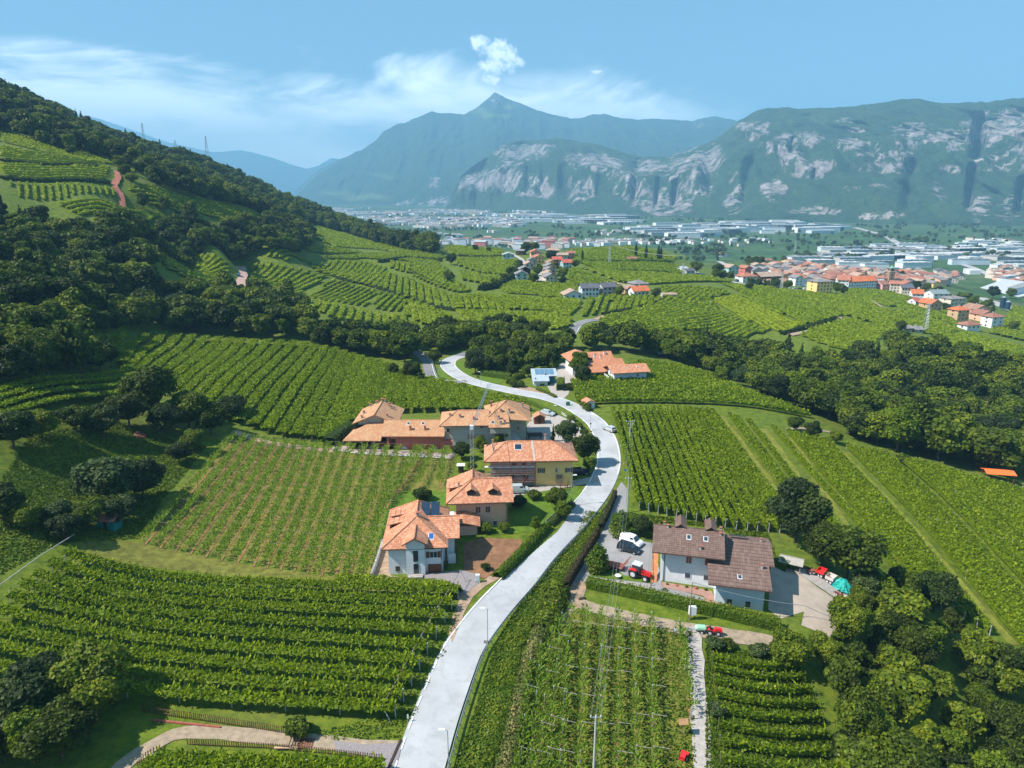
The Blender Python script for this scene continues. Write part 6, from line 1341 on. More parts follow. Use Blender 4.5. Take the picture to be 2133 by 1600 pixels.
HL = [
 ((1047, 544), (1071, 544), 9, 5.6, 1.6, 'gy', 'pale', 'teal', 'pale teal two-storey house with a light grey roof at the top of the hamlet', 2, 3),
 ((1106, 540), (1126, 540), 12, 6.2, 2.2, 'gy', 'orange', 'peach', 'broad peach house with an orange gable roof behind the yellow house', 2, 3),
 ((1114, 549), (1134, 548), 8, 5.4, 1.8, 'gy', 'orange', 'yellow', 'yellow house with an orange roof in the middle of the hamlet', 2, 3),
 ((1075, 531), (1090, 532), 8, 4, 1.2, 'gx', 'grey', 'dark', 'dark low house behind the pale teal house', 1, 2),
 ((1138, 529), (1166, 529), 9, 3.6, 2.0, 'hx', 'beige', 'cream', 'cream house with a low beige hip roof at the back of the hamlet', 1, 3),
 ((1150, 540), (1183, 540), 9, 3.8, 1.6, 'gx', 'beige', 'grey', 'grey house with a long beige roof behind the red-roofed pair', 1, 4),
 ((1181, 538), (1198, 538), 8, 4.6, 1.6, 'gx', 'rust', 'tan', 'tan house with a rusty orange roof at the right end of the hamlet', 2, 2),
 ((1153, 553), (1171, 553), 8, 5.0, 2.0, 'gx', 'red', 'pink', 'pink house with a dull red roof, left of the red-roofed pair', 2, 3),
 ((1173, 561), (1191, 561), 8, 5.4, 2.2, 'gx', 'red', 'teal', 'teal house with a dull red roof, right of the red-roofed pair', 2, 3),
 ((1100, 553), (1118, 553), 9, 4.4, 2.0, 'gy', 'grey', 'grey', 'farthest of the grey-roofed chalets in the left-hand lane row', 2, 2),
 ((1094, 562), (1113, 562), 9, 4.4, 2.0, 'gy', 'beige', 'grey', 'third grey-roofed chalet up the left-hand lane row', 2, 2),
 ((1083, 573), (1105, 573), 9, 4.4, 2.0, 'gy', 'grey', 'dark', 'second grey-roofed chalet up the left-hand lane row', 2, 2),
 ((1075, 584), (1099, 584), 9, 4.4, 2.2, 'gy', 'grey', 'teal', 'teal-fronted chalet at the near end of the left-hand lane row', 2, 2),
 ((1141, 559), (1160, 559), 8, 4.6, 2.0, 'gy', 'brown', 'yellow', 'ochre chalet at the far end of the right-hand chalet row', 2, 2),
 ((1138, 567), (1159, 567), 8, 4.8, 2.0, 'gy', 'grey', 'tan', 'tan chalet with a dark roof, second from the far end of the right-hand row', 2, 2),
 ((1135, 576), (1158, 576), 8, 4.8, 2.0, 'gy', 'grey', 'grey', 'grey chalet in the middle of the right-hand chalet row', 2, 2),
 ((1134, 584), (1158, 584), 8, 4.8, 2.0, 'gy', 'beige', 'tan', 'tan chalet just behind the nearest cream chalet', 2, 2),
 ((1137, 592), (1161, 592), 9, 5.0, 2.3, 'gy', 'grey', 'cream', 'cream chalet with a steep grey gable nearest the vineyard', 2, 3),
 ((1176, 623), (1214, 623), 10, 2.6, 2.6, 'gy', 'beige', 'blue', 'low pale blue house with a wide brown-grey gable at the vineyard edge', 1, 3),
 ((1212, 618), (1248, 618), 9, 5.4, 2.2, 'gx', 'slate', 'blue', 'pale blue villa with a long slate roof, left of two', 2, 5),
 ((1256, 616), (1284, 615), 9, 5.4, 2.2, 'gx', 'slate', 'grey', 'grey-white villa with a slate roof, right of two', 2, 3),
 ((1302, 614), (1320, 614), 8, 3.8, 1.8, 'gx', 'beige', 'tan', 'tan house with a beige roof left of the bright orange roof', 1, 2),
 ((1322, 606), (1352, 606), 10, 4.6, 2.0, 'hx', 'grey', 'grey', 'grey house with a hip roof behind the bright orange roof', 1, 3),
 ((1320, 619), (1353, 619), 8, 3.8, 2.6, 'gx', 'vivid', 'white', 'white house with a bright orange roof and four windows', 1, 4),
 ((1309, 543), (1328, 543), 7, 2.0, 1.0, 'gx', 'rust', 'tan', 'low rusty-roofed hut alone on the far vineyard hill', 1, 2),
 ((1421, 568), (1433, 570), 10, 3.4, 1.6, 'gx', 'pale', 'blue', 'pale grey-roofed house, left of the pair by the far road', 1, 2),
 ((1430, 571), (1448, 572), 8, 3.0, 1.4, 'gx', 'slate', 'grey', 'dark-roofed house, right of the pair by the far road', 1, 2),
 ((1517, 575), (1540, 574), 12, 8.5, 2.6, 'gy', 'beige', 'teal', 'pale green house at the left edge of the village', 3, 3),
 ((1551, 576), (1567, 577), 12, 8.5, 2.2, 'gy', 'orange', 'red', 'dark red house near the left edge of the village', 3, 2),
 ((1567, 579), (1590, 579), 14, 8, 3, 'gy', 'grey', 'grey', 'grey gabled house beside the dark red house', 2, 3),
 ((1547, 589), (1580, 590), 12, 6, 2.4, 'hx', 'orange', 'white', 'white house with an orange hip roof at the village edge', 2, 4),
 ((1585, 586), (1634, 585), 16, 6, 3.5, 'gx', 'beige', 'dark', 'large brown barn with a wide beige roof at the village edge', 1, 5),
 ((1600, 596), (1650, 597), 12, 4, 2.6, 'gx', 'brown', 'tan', 'low brown-roofed shed between the barn and the white house', 1, 4),
 ((1656, 596), (1674, 596), 10, 8, 2, 'gy', 'grey', 'white', 'narrow white house above the parked cars', 3, 2),
 ((1700, 613), (1738, 609), 12, 10.5, 1.6, 'hx', 'grey', 'yellow', 'tall yellow house with a flat grey hip roof before the village', 4, 5),
 ((1743, 601), (1765, 603), 14, 8.5, 4, 'gx', 'orange', 'white', 'white end house of the long orange-roofed row', 3, 3),
 ((1766, 603), (1835, 606), 14, 8.5, 4, 'gx', 'vivid', 'white', 'long white row with a bright orange roof facing the vineyards', 3, 11),
 ((1837, 607), (1852, 607), 12, 7, 3, 'gx', 'rust', 'pink', 'pink house at the end of the long orange-roofed row', 2, 2),
 ((1853, 609), (1876, 612), 12, 8.5, 2.4, 'gx', 'orange', 'cream', 'cream house with rows of small windows right of the pink house', 3, 4),
 ((1877, 613), (1900, 616), 12, 6.5, 3, 'gx', 'slate', 'cream', 'cream house with a dark roof near the right end of the village front', 2, 4),
 ((1900, 618), (1922, 621), 12, 3, 3.4, 'gx', 'vivid', 'white', 'low house with a steep orange roof at the right end of the village front', 1, 3),
 ((1840, 596), (1860, 597), 14, 8, 3, 'hx', 'rust', 'blue', 'pale house with a rusty roof, left of two below the bell tower', 2, 3),
 ((1862, 597), (1893, 600), 14, 8, 3, 'hx', 'rust', 'blue', 'pale house with a rusty roof, right of two below the bell tower', 2, 4),
 ((1906, 640), (1918, 641), 8, 5, 2.4, 'gx', 'red', 'white', 'small white house with a dull red roof by the tall pylon', 2, 2),
 ((1919, 642), (1933, 643), 8, 5, 2.4, 'gx', 'beige', 'grey', 'grey-beige house joined to the red-roofed one by the tall pylon', 2, 2),
 ((1936, 649), (1966, 650), 11, 6.5, 3, 'gy', 'vivid', 'tan', 'house with a bright orange gable right of the tall pylon', 2, 3),
 ((1942, 632), (1977, 636), 12, 9, 3, 'gx', 'green', 'white', 'white block with a grey-green roof at the hillside hamlet', 3, 3),
 ((1978, 645), (2016, 641), 12, 9.5, 1.6, 'hx', 'grey', 'cream', 'cream three-storey house with a flat brown-grey hip roof', 3, 4),
 ((1993, 669), (2022, 670), 9, 8.2, 2.2, 'hx', 'vivid', 'tan', 'tan three-storey house with an orange hip roof', 3, 3),
 ((2028, 662), (2070, 658), 12, 7, 3, 'gy', 'brown', 'peach', 'peach house with a broad brown gable, upper of two', 2, 4),
 ((2042, 670), (2078, 671), 10, 5.5, 2.6, 'gy', 'rust', 'peach', 'peach house with a rusty gable, lower of two', 2, 4),
 ((2064, 684), (2094, 685), 9, 8.2, 2.2, 'hx', 'rust', 'white', 'tall white house with a rusty roof at the end of the hillside hamlet', 3, 2),
 ((2014, 688), (2048, 691), 8, 3.6, 2.2, 'hx', 'rust', 'white', 'low white house with a wide rusty hip roof nearest the wood', 1, 3),
 ((1883, 690), (1902, 692), 8, 1.8, 1.2, 'gx', 'grey', 'grey', 'low grey-roofed shed half hidden by the wood, left of two', 1, 2),
 ((1903, 692), (1922, 695), 8, 1.8, 1.2, 'gx', 'grey', 'grey', 'low grey-roofed shed half hidden by the wood, right of two', 1, 2),
 ((1580, 549), (1591, 549), 16, 9, 4, 'gy', 'orange', 'yellow', 'pale yellow villa on the plain behind the village', 2, 2),
 ((1592, 549), (1612, 548), 16, 6, 3, 'gx', 'rust', 'pink', 'pink-roofed house beside the pale yellow villa on the plain', 2, 3),
 ((1497, 536), (1514, 536), 16, 7, 4, 'hx', 'orange', 'white', 'white house with an orange roof alone on the plain', 2, 3),
]
for t in HL: simple_house(*t[:9], floors=t[9], nwin=t[10])
# ------------------------------------------------------------------ hedges and single trees
def leafy_bank(name, C, w, h, leaf, label, cat='hedge', group=None, den=70, cs=.2, lz=.12, seed=0, kind=None, box=True, core=True, straw=None):
    rng = np.random.default_rng(seed+int(abs(C[0][0])*7)); L = float(np.sum(np.linalg.norm(np.diff(C, axis=0), axis=1))); m = max(3, int(L/.8)); Q = resample(C, m)
    z = height(Q[:, 0], Q[:, 1]); T = np.gradient(Q, axis=0); T /= np.linalg.norm(T, axis=1)[:, None]+1e-9; Nn = np.stack([T[:, 1], -T[:, 0]], 1); parts = []
    if core:
        v, f = core_ribbon(Q, z, w*.95, h*.93, .07, rng, prof=(-.5, -.48, -.3, .3, .48, .5) if box else (-.5, -.38, 0, .38, .5), ph=(-.1, .85, 1, 1, .85, -.1) if box else (-.1, .7, 1, .7, -.1))
        parts.append((v, f, .4))
    n = int(L*den); t = rng.uniform(0, m-1.001, n); i = t.astype(int); fr = (t-i)[:, None]; P = Q[i]*(1-fr)+Q[i+1]*fr; zz = z[i]*(1-fr[:, 0])+z[i+1]*fr[:, 0]
    if box:
        q = rng.uniform(0, 1, n); side = q < .55; sgn = np.where(rng.random(n) < .5, -1, 1); d = np.where(side, sgn*.5*w, rng.uniform(-.5, .5, n)*w); hh = np.where(side, rng.uniform(.02, 1, n)*h, h)
        nr = np.stack([Nn[i, 0]*np.where(side, sgn, 0), Nn[i, 1]*np.where(side, sgn, 0), np.where(side, .25, 1)], 1)
    else:
        a = rng.uniform(0, math.pi, n); d = np.cos(a)*.5*w; hh = np.sin(a)*h*(1+(fbm(P[:, 0]*.5, P[:, 1]*.5, 3, 8)-.5)*.7); nr = np.stack([Nn[i, 0]*np.cos(a), Nn[i, 1]*np.cos(a), np.sin(a)], 1)
    C3 = np.stack([P[:, 0]+Nn[i, 0]*d, P[:, 1]+Nn[i, 1]*d, zz+hh+rng.normal(0, lz, n)], 1)
    v, f = cards(C3, nr+rng.normal(size=(n, 3))*.5, cs*rng.uniform(.6, 1.4, n), rng=rng)
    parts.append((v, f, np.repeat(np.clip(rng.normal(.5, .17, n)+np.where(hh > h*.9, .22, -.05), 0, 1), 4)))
    V, F, S = merge(parts); o0 = Q.mean(0); z0 = G(*o0); V = V-np.array((o0[0], o0[1], z0))
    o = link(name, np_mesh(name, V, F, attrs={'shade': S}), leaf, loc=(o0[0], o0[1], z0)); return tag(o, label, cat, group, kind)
def hedge(px, w, h, label, leaf=None, **kw): return leafy_bank('hedge', px_line(px), w, h, leaf or L_HEDGE, label, **kw)
hedge([(1223, 1222), (1290, 1236), (1370, 1254), (1450, 1272), (1540, 1292), (1625, 1312)], 1.7, 1.9, 'long clipped hedge along the lane below the brown-roofed house')
hedge([(1036, 1206), (1070, 1172), (1105, 1135), (1140, 1100)], 2.1, 1.4, 'yellow-green hedge between the brown garden and the main road', box=False, den=110)
hedge([(1144, 1096), (1170, 1072), (1192, 1052)], 1.8, 1.0, 'low grey-green shrubs along the garden edge above the road', L_GREY, cat='shrubs', box=False, den=80)
hedge([(700, 1213), (780, 1216), (880, 1224), (925, 1226), (955, 1240)], 2.2, 1.5, 'bushy green hedge at the top of the pergola field before the white house', L_VINE, box=False, den=90, cs=.26)
hedge([(686, 930), (700, 918), (716, 905), (735, 896)], 3.4, 2.6, 'dark clipped hedge left of the open farm shed', L_DARK)
hedge([(1003, 782), (1030, 786), (1064, 791)], 1.8, 2.2, 'dark green clipped hedge on the lawn by the road bend')
hedge([(1144, 776), (1152, 769), (1160, 763)], 1.8, 2.0, 'sloping clipped hedge beside the drive of the solar-roofed house')
hedge([(1166, 815), (1169, 800)], 2.4, 2.6, 'short tall hedge at the drive below the solar-roofed house', den=120)
hedge([(1084, 833), (1110, 843), (1138, 856), (1157, 866)], 1.5, 1.1, 'low hedge along the upper edge of the main road by the farm', box=False)
hedge([(1118, 812), (1140, 820), (1158, 829)], 1.2, .8, 'thin low hedge on the bank below the solar-roofed house', L_TREE, box=False)
hedge([(1060, 800), (1074, 790), (1090, 786)], 2.6, 1.9, 'loose shrubs left of the solar-roofed house', L_TREE, cat='shrubs', box=False)
hedge([(1332, 800), (1360, 799)], 2.6, 1.8, 'dark hedge at the right-hand corner of the inn', L_DARK)
hedge([(1772, 1262), (1768, 1290), (1765, 1320), (1740, 1345)], 1.8, 1.8, 'leafy hedge along the right side of the farmyard', den=90)
hedge([(1772, 1262), (1800, 1268), (1840, 1280), (1850, 1300)], 2.0, 1.7, 'hedge round the small lawn beyond the farmyard', L_TREE, box=False, den=90)
hedge([(1598, 1170), (1625, 1180), (1642, 1190)], 2.0, 1.8, 'green hedge before the white-roofed carport', box=False)
hedge([(1245, 1116), (1220, 1158), (1196, 1198), (1178, 1230)], 1.0, 1.9, 'brown leafless creeper wall between the grass bank and the lane', leaf_mat('brown_creeper', [(0, (.03, .02, .012)), (.5, (.06, .04, .02)), (1, (.10, .09, .03))], rnd=.1), cat='hedge', den=120, cs=.16)
hedge([(1281, 1034), (1268, 1068), (1250, 1106)], .9, 1.6, 'creeper-covered retaining wall where the lane leaves the main road', leaf_mat('dark_creeper', [(0, (.02, .02, .012)), (.5, (.05, .045, .02)), (1, (.09, .1, .03))], rnd=.1), den=110, cs=.16)
# rough bank of tall grass between road and lane, dry stalks on its crest
bank = spline(px_line([(980, 1680), (1003, 1600), (1034, 1500), (1058, 1410), (1080, 1340), (1120, 1270), (1150, 1225), (1185, 1175), (1220, 1120), (1250, 1072)]), 3)
leafy_bank('bank_grass', offset_line(bank, -.5), 5.2, .4, L_HEDGE, 'lush green grass on the bank below the guardrail', 'grass', kind='stuff', box=False, den=520, cs=.2, lz=.16)
b2 = spline(px_line([(1040, 1680), (1056, 1600), (1070, 1540), (1082, 1480), (1096, 1420), (1112, 1360), (1128, 1312)]), 3)
leafy_bank('dry_grass', b2, 2.6, 1.35, L_STRAW, 'tall dry grass along the foot of the road bank', 'grass', kind='stuff', box=False, den=420, cs=.22, lz=.3)
b3 = spline(px_line([(1128, 1320), (1140, 1290), (1150, 1265), (1162, 1235)]), 2)
leafy_bank('undergrowth', b3, 4.4, 2.0, L_TREE, 'dense green undergrowth at the end of the creeper wall', 'undergrowth', kind='stuff', box=False, den=260, cs=.28, lz=.25)
def meadow(name, px, n, leaf, size, label, seed=0, hgt=.12):
    rng = np.random.default_rng(seed); poly = poly_world(px); lo = poly.min(0); hi = poly.max(0); P = rng.uniform(lo, hi, (int(n*2.4), 2)); P = P[inside(poly, P[:, 0], P[:, 1])][:n]
    d = np.min(np.linalg.norm(P[:, None]-ROAD[None, ::3], axis=2), axis=1); P = P[d > 3.4]; n = len(P); z = height(P[:, 0], P[:, 1])+hgt
    v, f = cards(np.stack([P[:, 0], P[:, 1], z], 1), rng.normal(size=(n, 3))+np.array((0, 0, .4)), size*rng.uniform(.5, 1.5, n), rng=rng)
    tag(link(name, np_mesh(name, v, f, attrs={'shade': np.repeat(np.clip(rng.normal(.5, .2, n), 0, 1), 4)}), leaf), label, 'grass', kind='stuff')
meadow('meadow_grass', [(0, 1000), (60, 905), (250, 880), (430, 930), (340, 1040), (300, 1120), (130, 1130), (0, 1200), (-60, 1100)], 30000, L_HEDGE, .24, 'rough grass of the shaded slope among the garden trees', 1)
meadow('meadow_grass', [(1470, 1345), (1660, 1370), (1770, 1620), (1470, 1620)], 18000, L_HEDGE, .3, 'grass of the meadow between the low vine rows', 2)
meadow('meadow_grass', [(1110, 1300), (1440, 1310), (1450, 1640), (1050, 1640)], 12000, L_HEDGE, .26, 'grass between the trellis rows', 3)
meadow('meadow_grass', [(940, 1240), (960, 1290), (850, 1540), (700, 1545), (640, 1530), (800, 1490), (930, 1280)], 4000, L_HEDGE, .2, 'grass verge left of the main road', 4)
meadow('meadow_grass', [(1300, 1068), (1440, 1086), (1600, 1112), (1620, 1170), (1500, 1100), (1370, 1090), (1310, 1100)], 9000, L_HEDGE, .3, 'grass strip behind the brown-roofed house', 6)

TR = [  # kind, u, v, height, label
 ('grey', 232, 1052, 9.5, 'big round grey-green tree on the shaded meadow', {}), ('darkbroad', 300, 1040, 8, 'dark tree touching the big grey-green tree on the meadow', {}),
 ('grey', 255, 1092, 5.2, 'small grey-leaved tree behind the red-roofed teal hut', {}), ('fine', 185, 1100, 5.0, 'green bushy tree left of the red-roofed teal hut', {}), ('darkbroad', 140, 1125, 4.8, 'dark bushy tree at the top of the pergola field', {}),
 ('grey', 120, 1095, 4.2, 'loose grey-green sapling on the shaded meadow', {}), ('darkbroad', 10, 1085, 6, 'dark tree cut by the left edge of the frame below the meadow', {}), ('fine', 60, 1105, 4.5, 'small tree in the shade at the left meadow edge', {}),
 ('fine', 320, 868, 13, 'tall feathery tree rising before the fanned vine slope', {'sx': .8}), ('fine', 270, 890, 8, 'spreading tree left of the tall feathery tree', {}), ('fine', 395, 895, 9, 'olive-green tree right of the tall feathery tree', {}), ('darkbroad', 350, 905, 8, 'dark tree at the foot of the tall feathery tree', {}), ('fine', 440, 905, 7.5, 'olive-green tree at the right end of the tree group', {}),
 ('darkbroad', 487, 872, 6.5, 'dark round tree at the lower corner of the fanned vine slope', {}), ('darkbroad', 215, 912, 7, 'dark tree at the lower left of the tree group', {}), ('fine', 160, 900, 6, 'small tree under the low terrace', {}),
 ('darkbroad', 30, 935, 8, 'dark tree cut by the left edge of the frame above the meadow', {}), ('fine', 90, 915, 6, 'round tree below the low vine terrace', {}), ('darkbroad', 375, 965, 5, 'dark bush-like tree at the corner of the young vine field', {}), ('fine', 405, 940, 5, 'small tree over the end of the dirt track', {}),
 ('lime', 75, 1590, 7.5, 'bright yellow-green tree in the bottom left corner', {'sx': .85}), ('fine', 200, 1500, 8, 'olive tree at the end of the pergola field', {}),
 ('darkbroad', 1656, 1128, 12.5, 'very dark round tree between the brown-roofed house and the large vineyard', {'sx': 1.05}), ('fine', 1762, 1205, 11, 'broad leafy tree over the trailers', {'sx': 1.15}), ('fine', 1712, 1176, 8, 'leafy tree beside the very dark round tree', {}),
 ('grey', 1800, 1245, 5.5, 'grey-green tree beside the teal tarpaulin', {}), ('fine', 1872, 1260, 7, 'brownish tree on the rise beyond the farmyard', {}), ('darkbroad', 1945, 1275, 8.5, 'dark spreading tree at the corner of the large vineyard', {}), ('fine', 1790, 1275, 4.5, 'young tree behind the gravel heap', {}),
 ('fine', 1640, 1395, 6.5, 'blue-green tree at the end of the long clipped hedge', {}), ('fine', 1715, 1390, 5.5, 'yellowish tree below the farmyard', {}), ('greybush', 1488, 1352, 2.1, 'round grey-green bush at the fork of the gravel track', {}), ('bush', 1514, 1352, 1.8, 'small green bush right of the round grey-green bush', {}),
 ('ovalbush', 1291, 1118, 5.4, 'oval evergreen beside the white van', {}), ('ovalbush', 1244, 1192, 5.2, 'oval yellow-green evergreen at the corner of the lawn', {}), ('darkbroad', 1335, 1118, 4.5, 'dark tree behind the white van', {}), ('bush', 1360, 1112, 3.2, 'green bush at the back of the parking yard', {}),
 ('fine', 1218, 968, 8.5, 'leafy tree overhanging the road beside the yellow house', {'sx': .9}), ('grey', 1180, 925, 6.5, 'grey-green tree behind the yellow house', {}), ('lime', 1228, 985, 4, 'bright shrub-like tree at the road edge by the yellow house', {}), ('conifer', 1152, 920, 5, 'thin young conifer in the gravel yard', {'sx': .6}),
 ('darkbroad', 962, 958, 5.0, 'dark round tree beside the crane', {}), ('fine', 1000, 942, 4.2, 'dark green tree between the crane and the farmhouse', {}), ('lime', 1040, 936, 4.2, 'bright lime tree before the pale farmhouse', {}), ('lime', 982, 985, 3.2, 'lime bush left of the scaffolding', {}),
 ('fine', 1160, 1062, 5.2, 'leafy tree in the peach house garden', {}), ('lime', 1172, 1082, 4.2, 'bright leafy tree at the garden edge above the road', {}), ('bush', 1112, 1040, 2.4, 'clipped round bush by the garden path', {}), ('bush', 1080, 1056, 2.8, 'round bush with reddish top at the peach house corner', {}), ('lime', 1115, 1108, 3.2, 'small lime tree beside the garden hedge', {'sx': .8}), ('limebush', 1050, 1108, 2.0, 'bright green garden bush before the peach house', {}), ('limebush', 1012, 1110, 2.2, 'leafy garden bush left before the peach house', {}), ('bush', 880, 1042, 3.2, 'dark bush on the lawn behind the white house', {}), ('bush', 1012, 1188, 1.4, 'lone sapling on the brown garden soil', {}),
 ('lime', 1206, 786, 9.5, 'tall yellow-green round tree before the inn', {'sx': .9}), ('darkbroad', 1212, 800, 7.5, 'dark round tree before the inn courtyard', {'sx': .9}), ('bush', 1186, 812, 2.6, 'small palm-like bush at the inn wall', {}), ('bush', 1180, 872, 2.0, None, {}), ('bush', 1190, 878, 2.2, 'first clipped round bush along the white fence by the road', {}), ('bush', 1205, 893, 2.2, 'second clipped round bush along the white fence by the road', {}), ('bush', 1216, 907, 2.0, 'third clipped round bush along the white fence by the road', {}),
 ('bush', 1218, 852, 2.6, 'round bush left of the small roadside hut', {}), ('bush', 1224, 856, 2.0, 'low bush against the small roadside hut', {}), ('conifer', 1066, 776, 9, 'dark spruce inside the road bend', {}), ('darkbroad', 990, 778, 9.5, 'broad dark tree on the lawn inside the road bend', {}), ('fine', 1030, 772, 8, 'leafy tree beside the dark spruce', {}), ('fine', 1100, 786, 5, 'round tree left of the solar-roofed house', {}), ('bush', 1084, 806, 2.6, 'reddish bush by the road below the solar-roofed house', {}), ('bush', 1070, 806, 2.8, 'green bush by the road below the solar-roofed house', {}),
 ('fine', 860, 792, 7, 'tree at the narrow road branch', {}), ('conifer', 878, 800, 6, 'dark conifer at the narrow road branch', {}), ('fine', 905, 758, 6, 'tree between the two road branches', {}), ('fine', 845, 790, 5, 'bamboo-like shrub row end at the narrow branch', {}), ('fine', 820, 785, 5, 'leafy shrub at the top corner of the fanned slope', {}),
 ('fine', 1125, 706, 10, 'round dark tree beside the far road', {}), ('darkbroad', 1000, 712, 4, 'small dark bush-like tree on the far road bank', {}), ('fine', 1250, 712, 9, 'leafy tree right of the far road', {}), ('fine', 1225, 722, 9, 'leafy tree near the far road bend', {}),
 ('darkbroad', 1690, 915, 5.5, 'dark tree cluster in the large vineyard, near one', {}), ('fine', 1655, 900, 5, 'dark tree cluster in the large vineyard, far one', {}), ('fine', 1740, 925, 4, 'small tree by the earth path in the large vineyard', {}), ('lime', 1710, 838, 8, 'bright yellow-green tree at the edge of the ravine wood', {}), ('lime', 1500, 800, 7, 'bright tree at the lower edge of the ravine wood', {}),
 ('bush', 1880, 965, 3, 'small bush in the large vineyard by the wood', {}), ('cypress', 1324, 536, 13, 'lone cypress above the far hut', {}), ('cypress', 1345, 541, 14, 'tall cypress on the far vineyard hill', {}), ('cypress', 1371, 543, 15, 'thick cypress, left of the close pair on the far hill', {}), ('cypress', 1376, 543, 13, 'thin cypress, right of the close pair on the far hill', {}), ('cypress', 1213, 543, 10, 'cypress at the right end of the hamlet', {}),
 ('darkbroad', 1148, 545, 11, 'dark green tree in the middle of the hamlet', {}), ('fine', 1120, 576, 9, 'tree between the two chalet rows', {}), ('fine', 1112, 592, 8, 'tree at the near end of the chalet lane', {}), ('fine', 1172, 582, 9, 'round tree right of the chalet rows', {}), ('fine', 1172, 594, 6, 'small tree beside the cream chalet', {}), ('fine', 1198, 560, 8, 'tree right of the red-roofed pair', {}), ('conifer', 1160, 560, 8, 'small conifer between the red-roofed pair', {}),
 ('fine', 1095, 530, 12, 'tree behind the pale teal house', {}), ('fine', 1112, 528, 12, 'tree behind the broad peach house', {}), ('fine', 1366, 622, 7, 'round tree right of the bright orange roof', {}), ('fine', 1290, 618, 7, 'tree right of the slate-roofed villas', {}), ('fine', 990, 524, 7, 'round tree on the near hill crest', {}), ('fine', 1018, 526, 6, 'second round tree on the near hill crest', {}),
 ('fine', 940, 552, 10, 'tall dark tree on the terrace edge left of the hamlet', {}), ('fine', 935, 590, 9, 'tree at the corner of two terraces left of the hamlet', {}), ('fine', 1030, 600, 7, 'tree in the hedge line below the hamlet, left', {}), ('fine', 1050, 590, 7, 'tree in the hedge line below the hamlet, middle', {}), ('fine', 1062, 575, 7, 'tree in the hedge line below the hamlet, right', {}),
 ('fine', 250, 352, 9, 'round tree at the top of the red soil track', {}), ('fine', 262, 372, 9, 'tree beside the red soil track', {}), ('fine', 275, 385, 8, 'low tree right of the red soil track', {}), ('fine', 300, 438, 11, 'thin tree standing in the terraced vineyard, left one', {'sx': .7}), ('fine', 345, 445, 11, 'thin tree standing in the terraced vineyard, middle one', {'sx': .7}), ('fine', 400, 452, 11, 'thin tree standing in the terraced vineyard, right one', {'sx': .7}), ('fine', 150, 325, 7, 'lone bush-like tree on the upper terrace', {}),
 ('fine', 1640, 604, 9, 'tree beside the cars parked at the village edge', {}), ('fine', 1742, 612, 11, 'dark tree right of the tall yellow house', {}), ('fine', 1755, 614, 9, 'small tree right of the tall yellow house', {}), ('darkbroad', 1948, 622, 12, 'tree before the big white warehouse', {}), ('darkbroad', 2068, 622, 14, 'large dark tree before the big white warehouse', {}), ('fine', 2105, 622, 12, 'tree right of the large dark tree by the warehouse', {}), ('fine', 1450, 570, 12, 'tree beside the pale-roofed pair by the far road', {}), ('fine', 1495, 573, 12, 'tree by the road into the village', {}), ('fine', 1560, 606, 7, 'tree at the lower edge of the village', {}),
 ('fine', 1875, 692, 7, 'tree beside the low grey sheds', {}), ('fine', 2110, 690, 8, 'tree at the end of the hillside hamlet', {}), ('conifer', 690, 715, 10, 'dark conifer rising from the wood left of the bend', {}), ('conifer', 592, 668, 13, 'dark conifer above the shaded slope', {}), ('conifer', 10, 470, 15, 'dark conifer at the left edge of the frame', {}),
]
for k, u, v, h, lab, kw in TR:
    if u < 500 and 850 < v < 1300: h *= 1.12; kw = dict(kw, sx=kw.get('sx', 1)*1.15)
    if lab: tree_px(k, u, v, h, lab, name='bush' if k.endswith('bush') else 'tree', cat='bush' if k.endswith('bush') else 'tree', **kw)
for k, (u, v) in enumerate(((1575, 1366), (1588, 1362), (1492, 1488))):  # pale flowering bushes
    p = at(u, v); o = MB()
    for q in range(30): a = RNG.uniform(-1, 1, 3); o.ball((a[0]*.9, a[1]*.7, 1+a[2]*.7), .14, nu=5, nv=3)
    r = tree('greybush', p[0], p[1], .75, ['pink flowering bush, left of two, by the dark tree', 'pink flowering bush, right of two, by the dark tree', 'pale flowering bush at the end of a vine row beside the gravel track'][k], name='flowering_bush', cat='bush')
    o.build('blossoms', mat('pink_blossom', (0.62, 0.32, 0.33), .8, noise=.3, nscale=4), r)
hedge([(850, 700), (900, 706), (960, 708), (1040, 702), (1100, 700)], 3.0, 2.6, 'dark tall hedge along the upper side of the far road', L_DARK, box=False, cs=.4, den=60)
hedge([(668, 612), (720, 588)], 3.0, 1.4, 'dark scrub on the terrace wall between two vineyards, left one', L_DARK, cat='shrubs', box=False, cs=.5, den=26)
hedge([(700, 580), (760, 594), (800, 606), (850, 620), (905, 642), (950, 648)], 2.4, 1.6, 'dark scrub line across the middle of the fan of vineyards', L_DARK, cat='shrubs', box=False, cs=.5, den=26)
hedge([(1000, 606), (1035, 600), (1060, 588), (1078, 566), (1084, 552)], 5.0, 4.0, 'dark hedge climbing to the left side of the hamlet', L_DARK, box=False, cs=.6, den=40)
hedge([(790, 548), (850, 540), (920, 545)], 4.0, 3.0, 'dark hedge line at the foot of the upper terraces', L_DARK, box=False, cs=.6, den=30)
hedge([(840, 560), (900, 590), (935, 600)], 2.4, 2.0, 'dark scrub line left of the curved vineyard', L_DARK, cat='shrubs', box=False, cs=.5, den=26)
hedge([(955, 534), (1000, 536), (1045, 538)], 2.4, 2.0, 'dark straight hedge below the crest vineyard', L_DARK, box=False, cs=.5, den=30)
hedge([(1258, 655), (1330, 642), (1400, 632), (1480, 624)], 2.0, 1.2, 'dark scrub along the track in the right-hand vineyards', L_DARK, cat='shrubs', box=False, cs=.5, den=22)
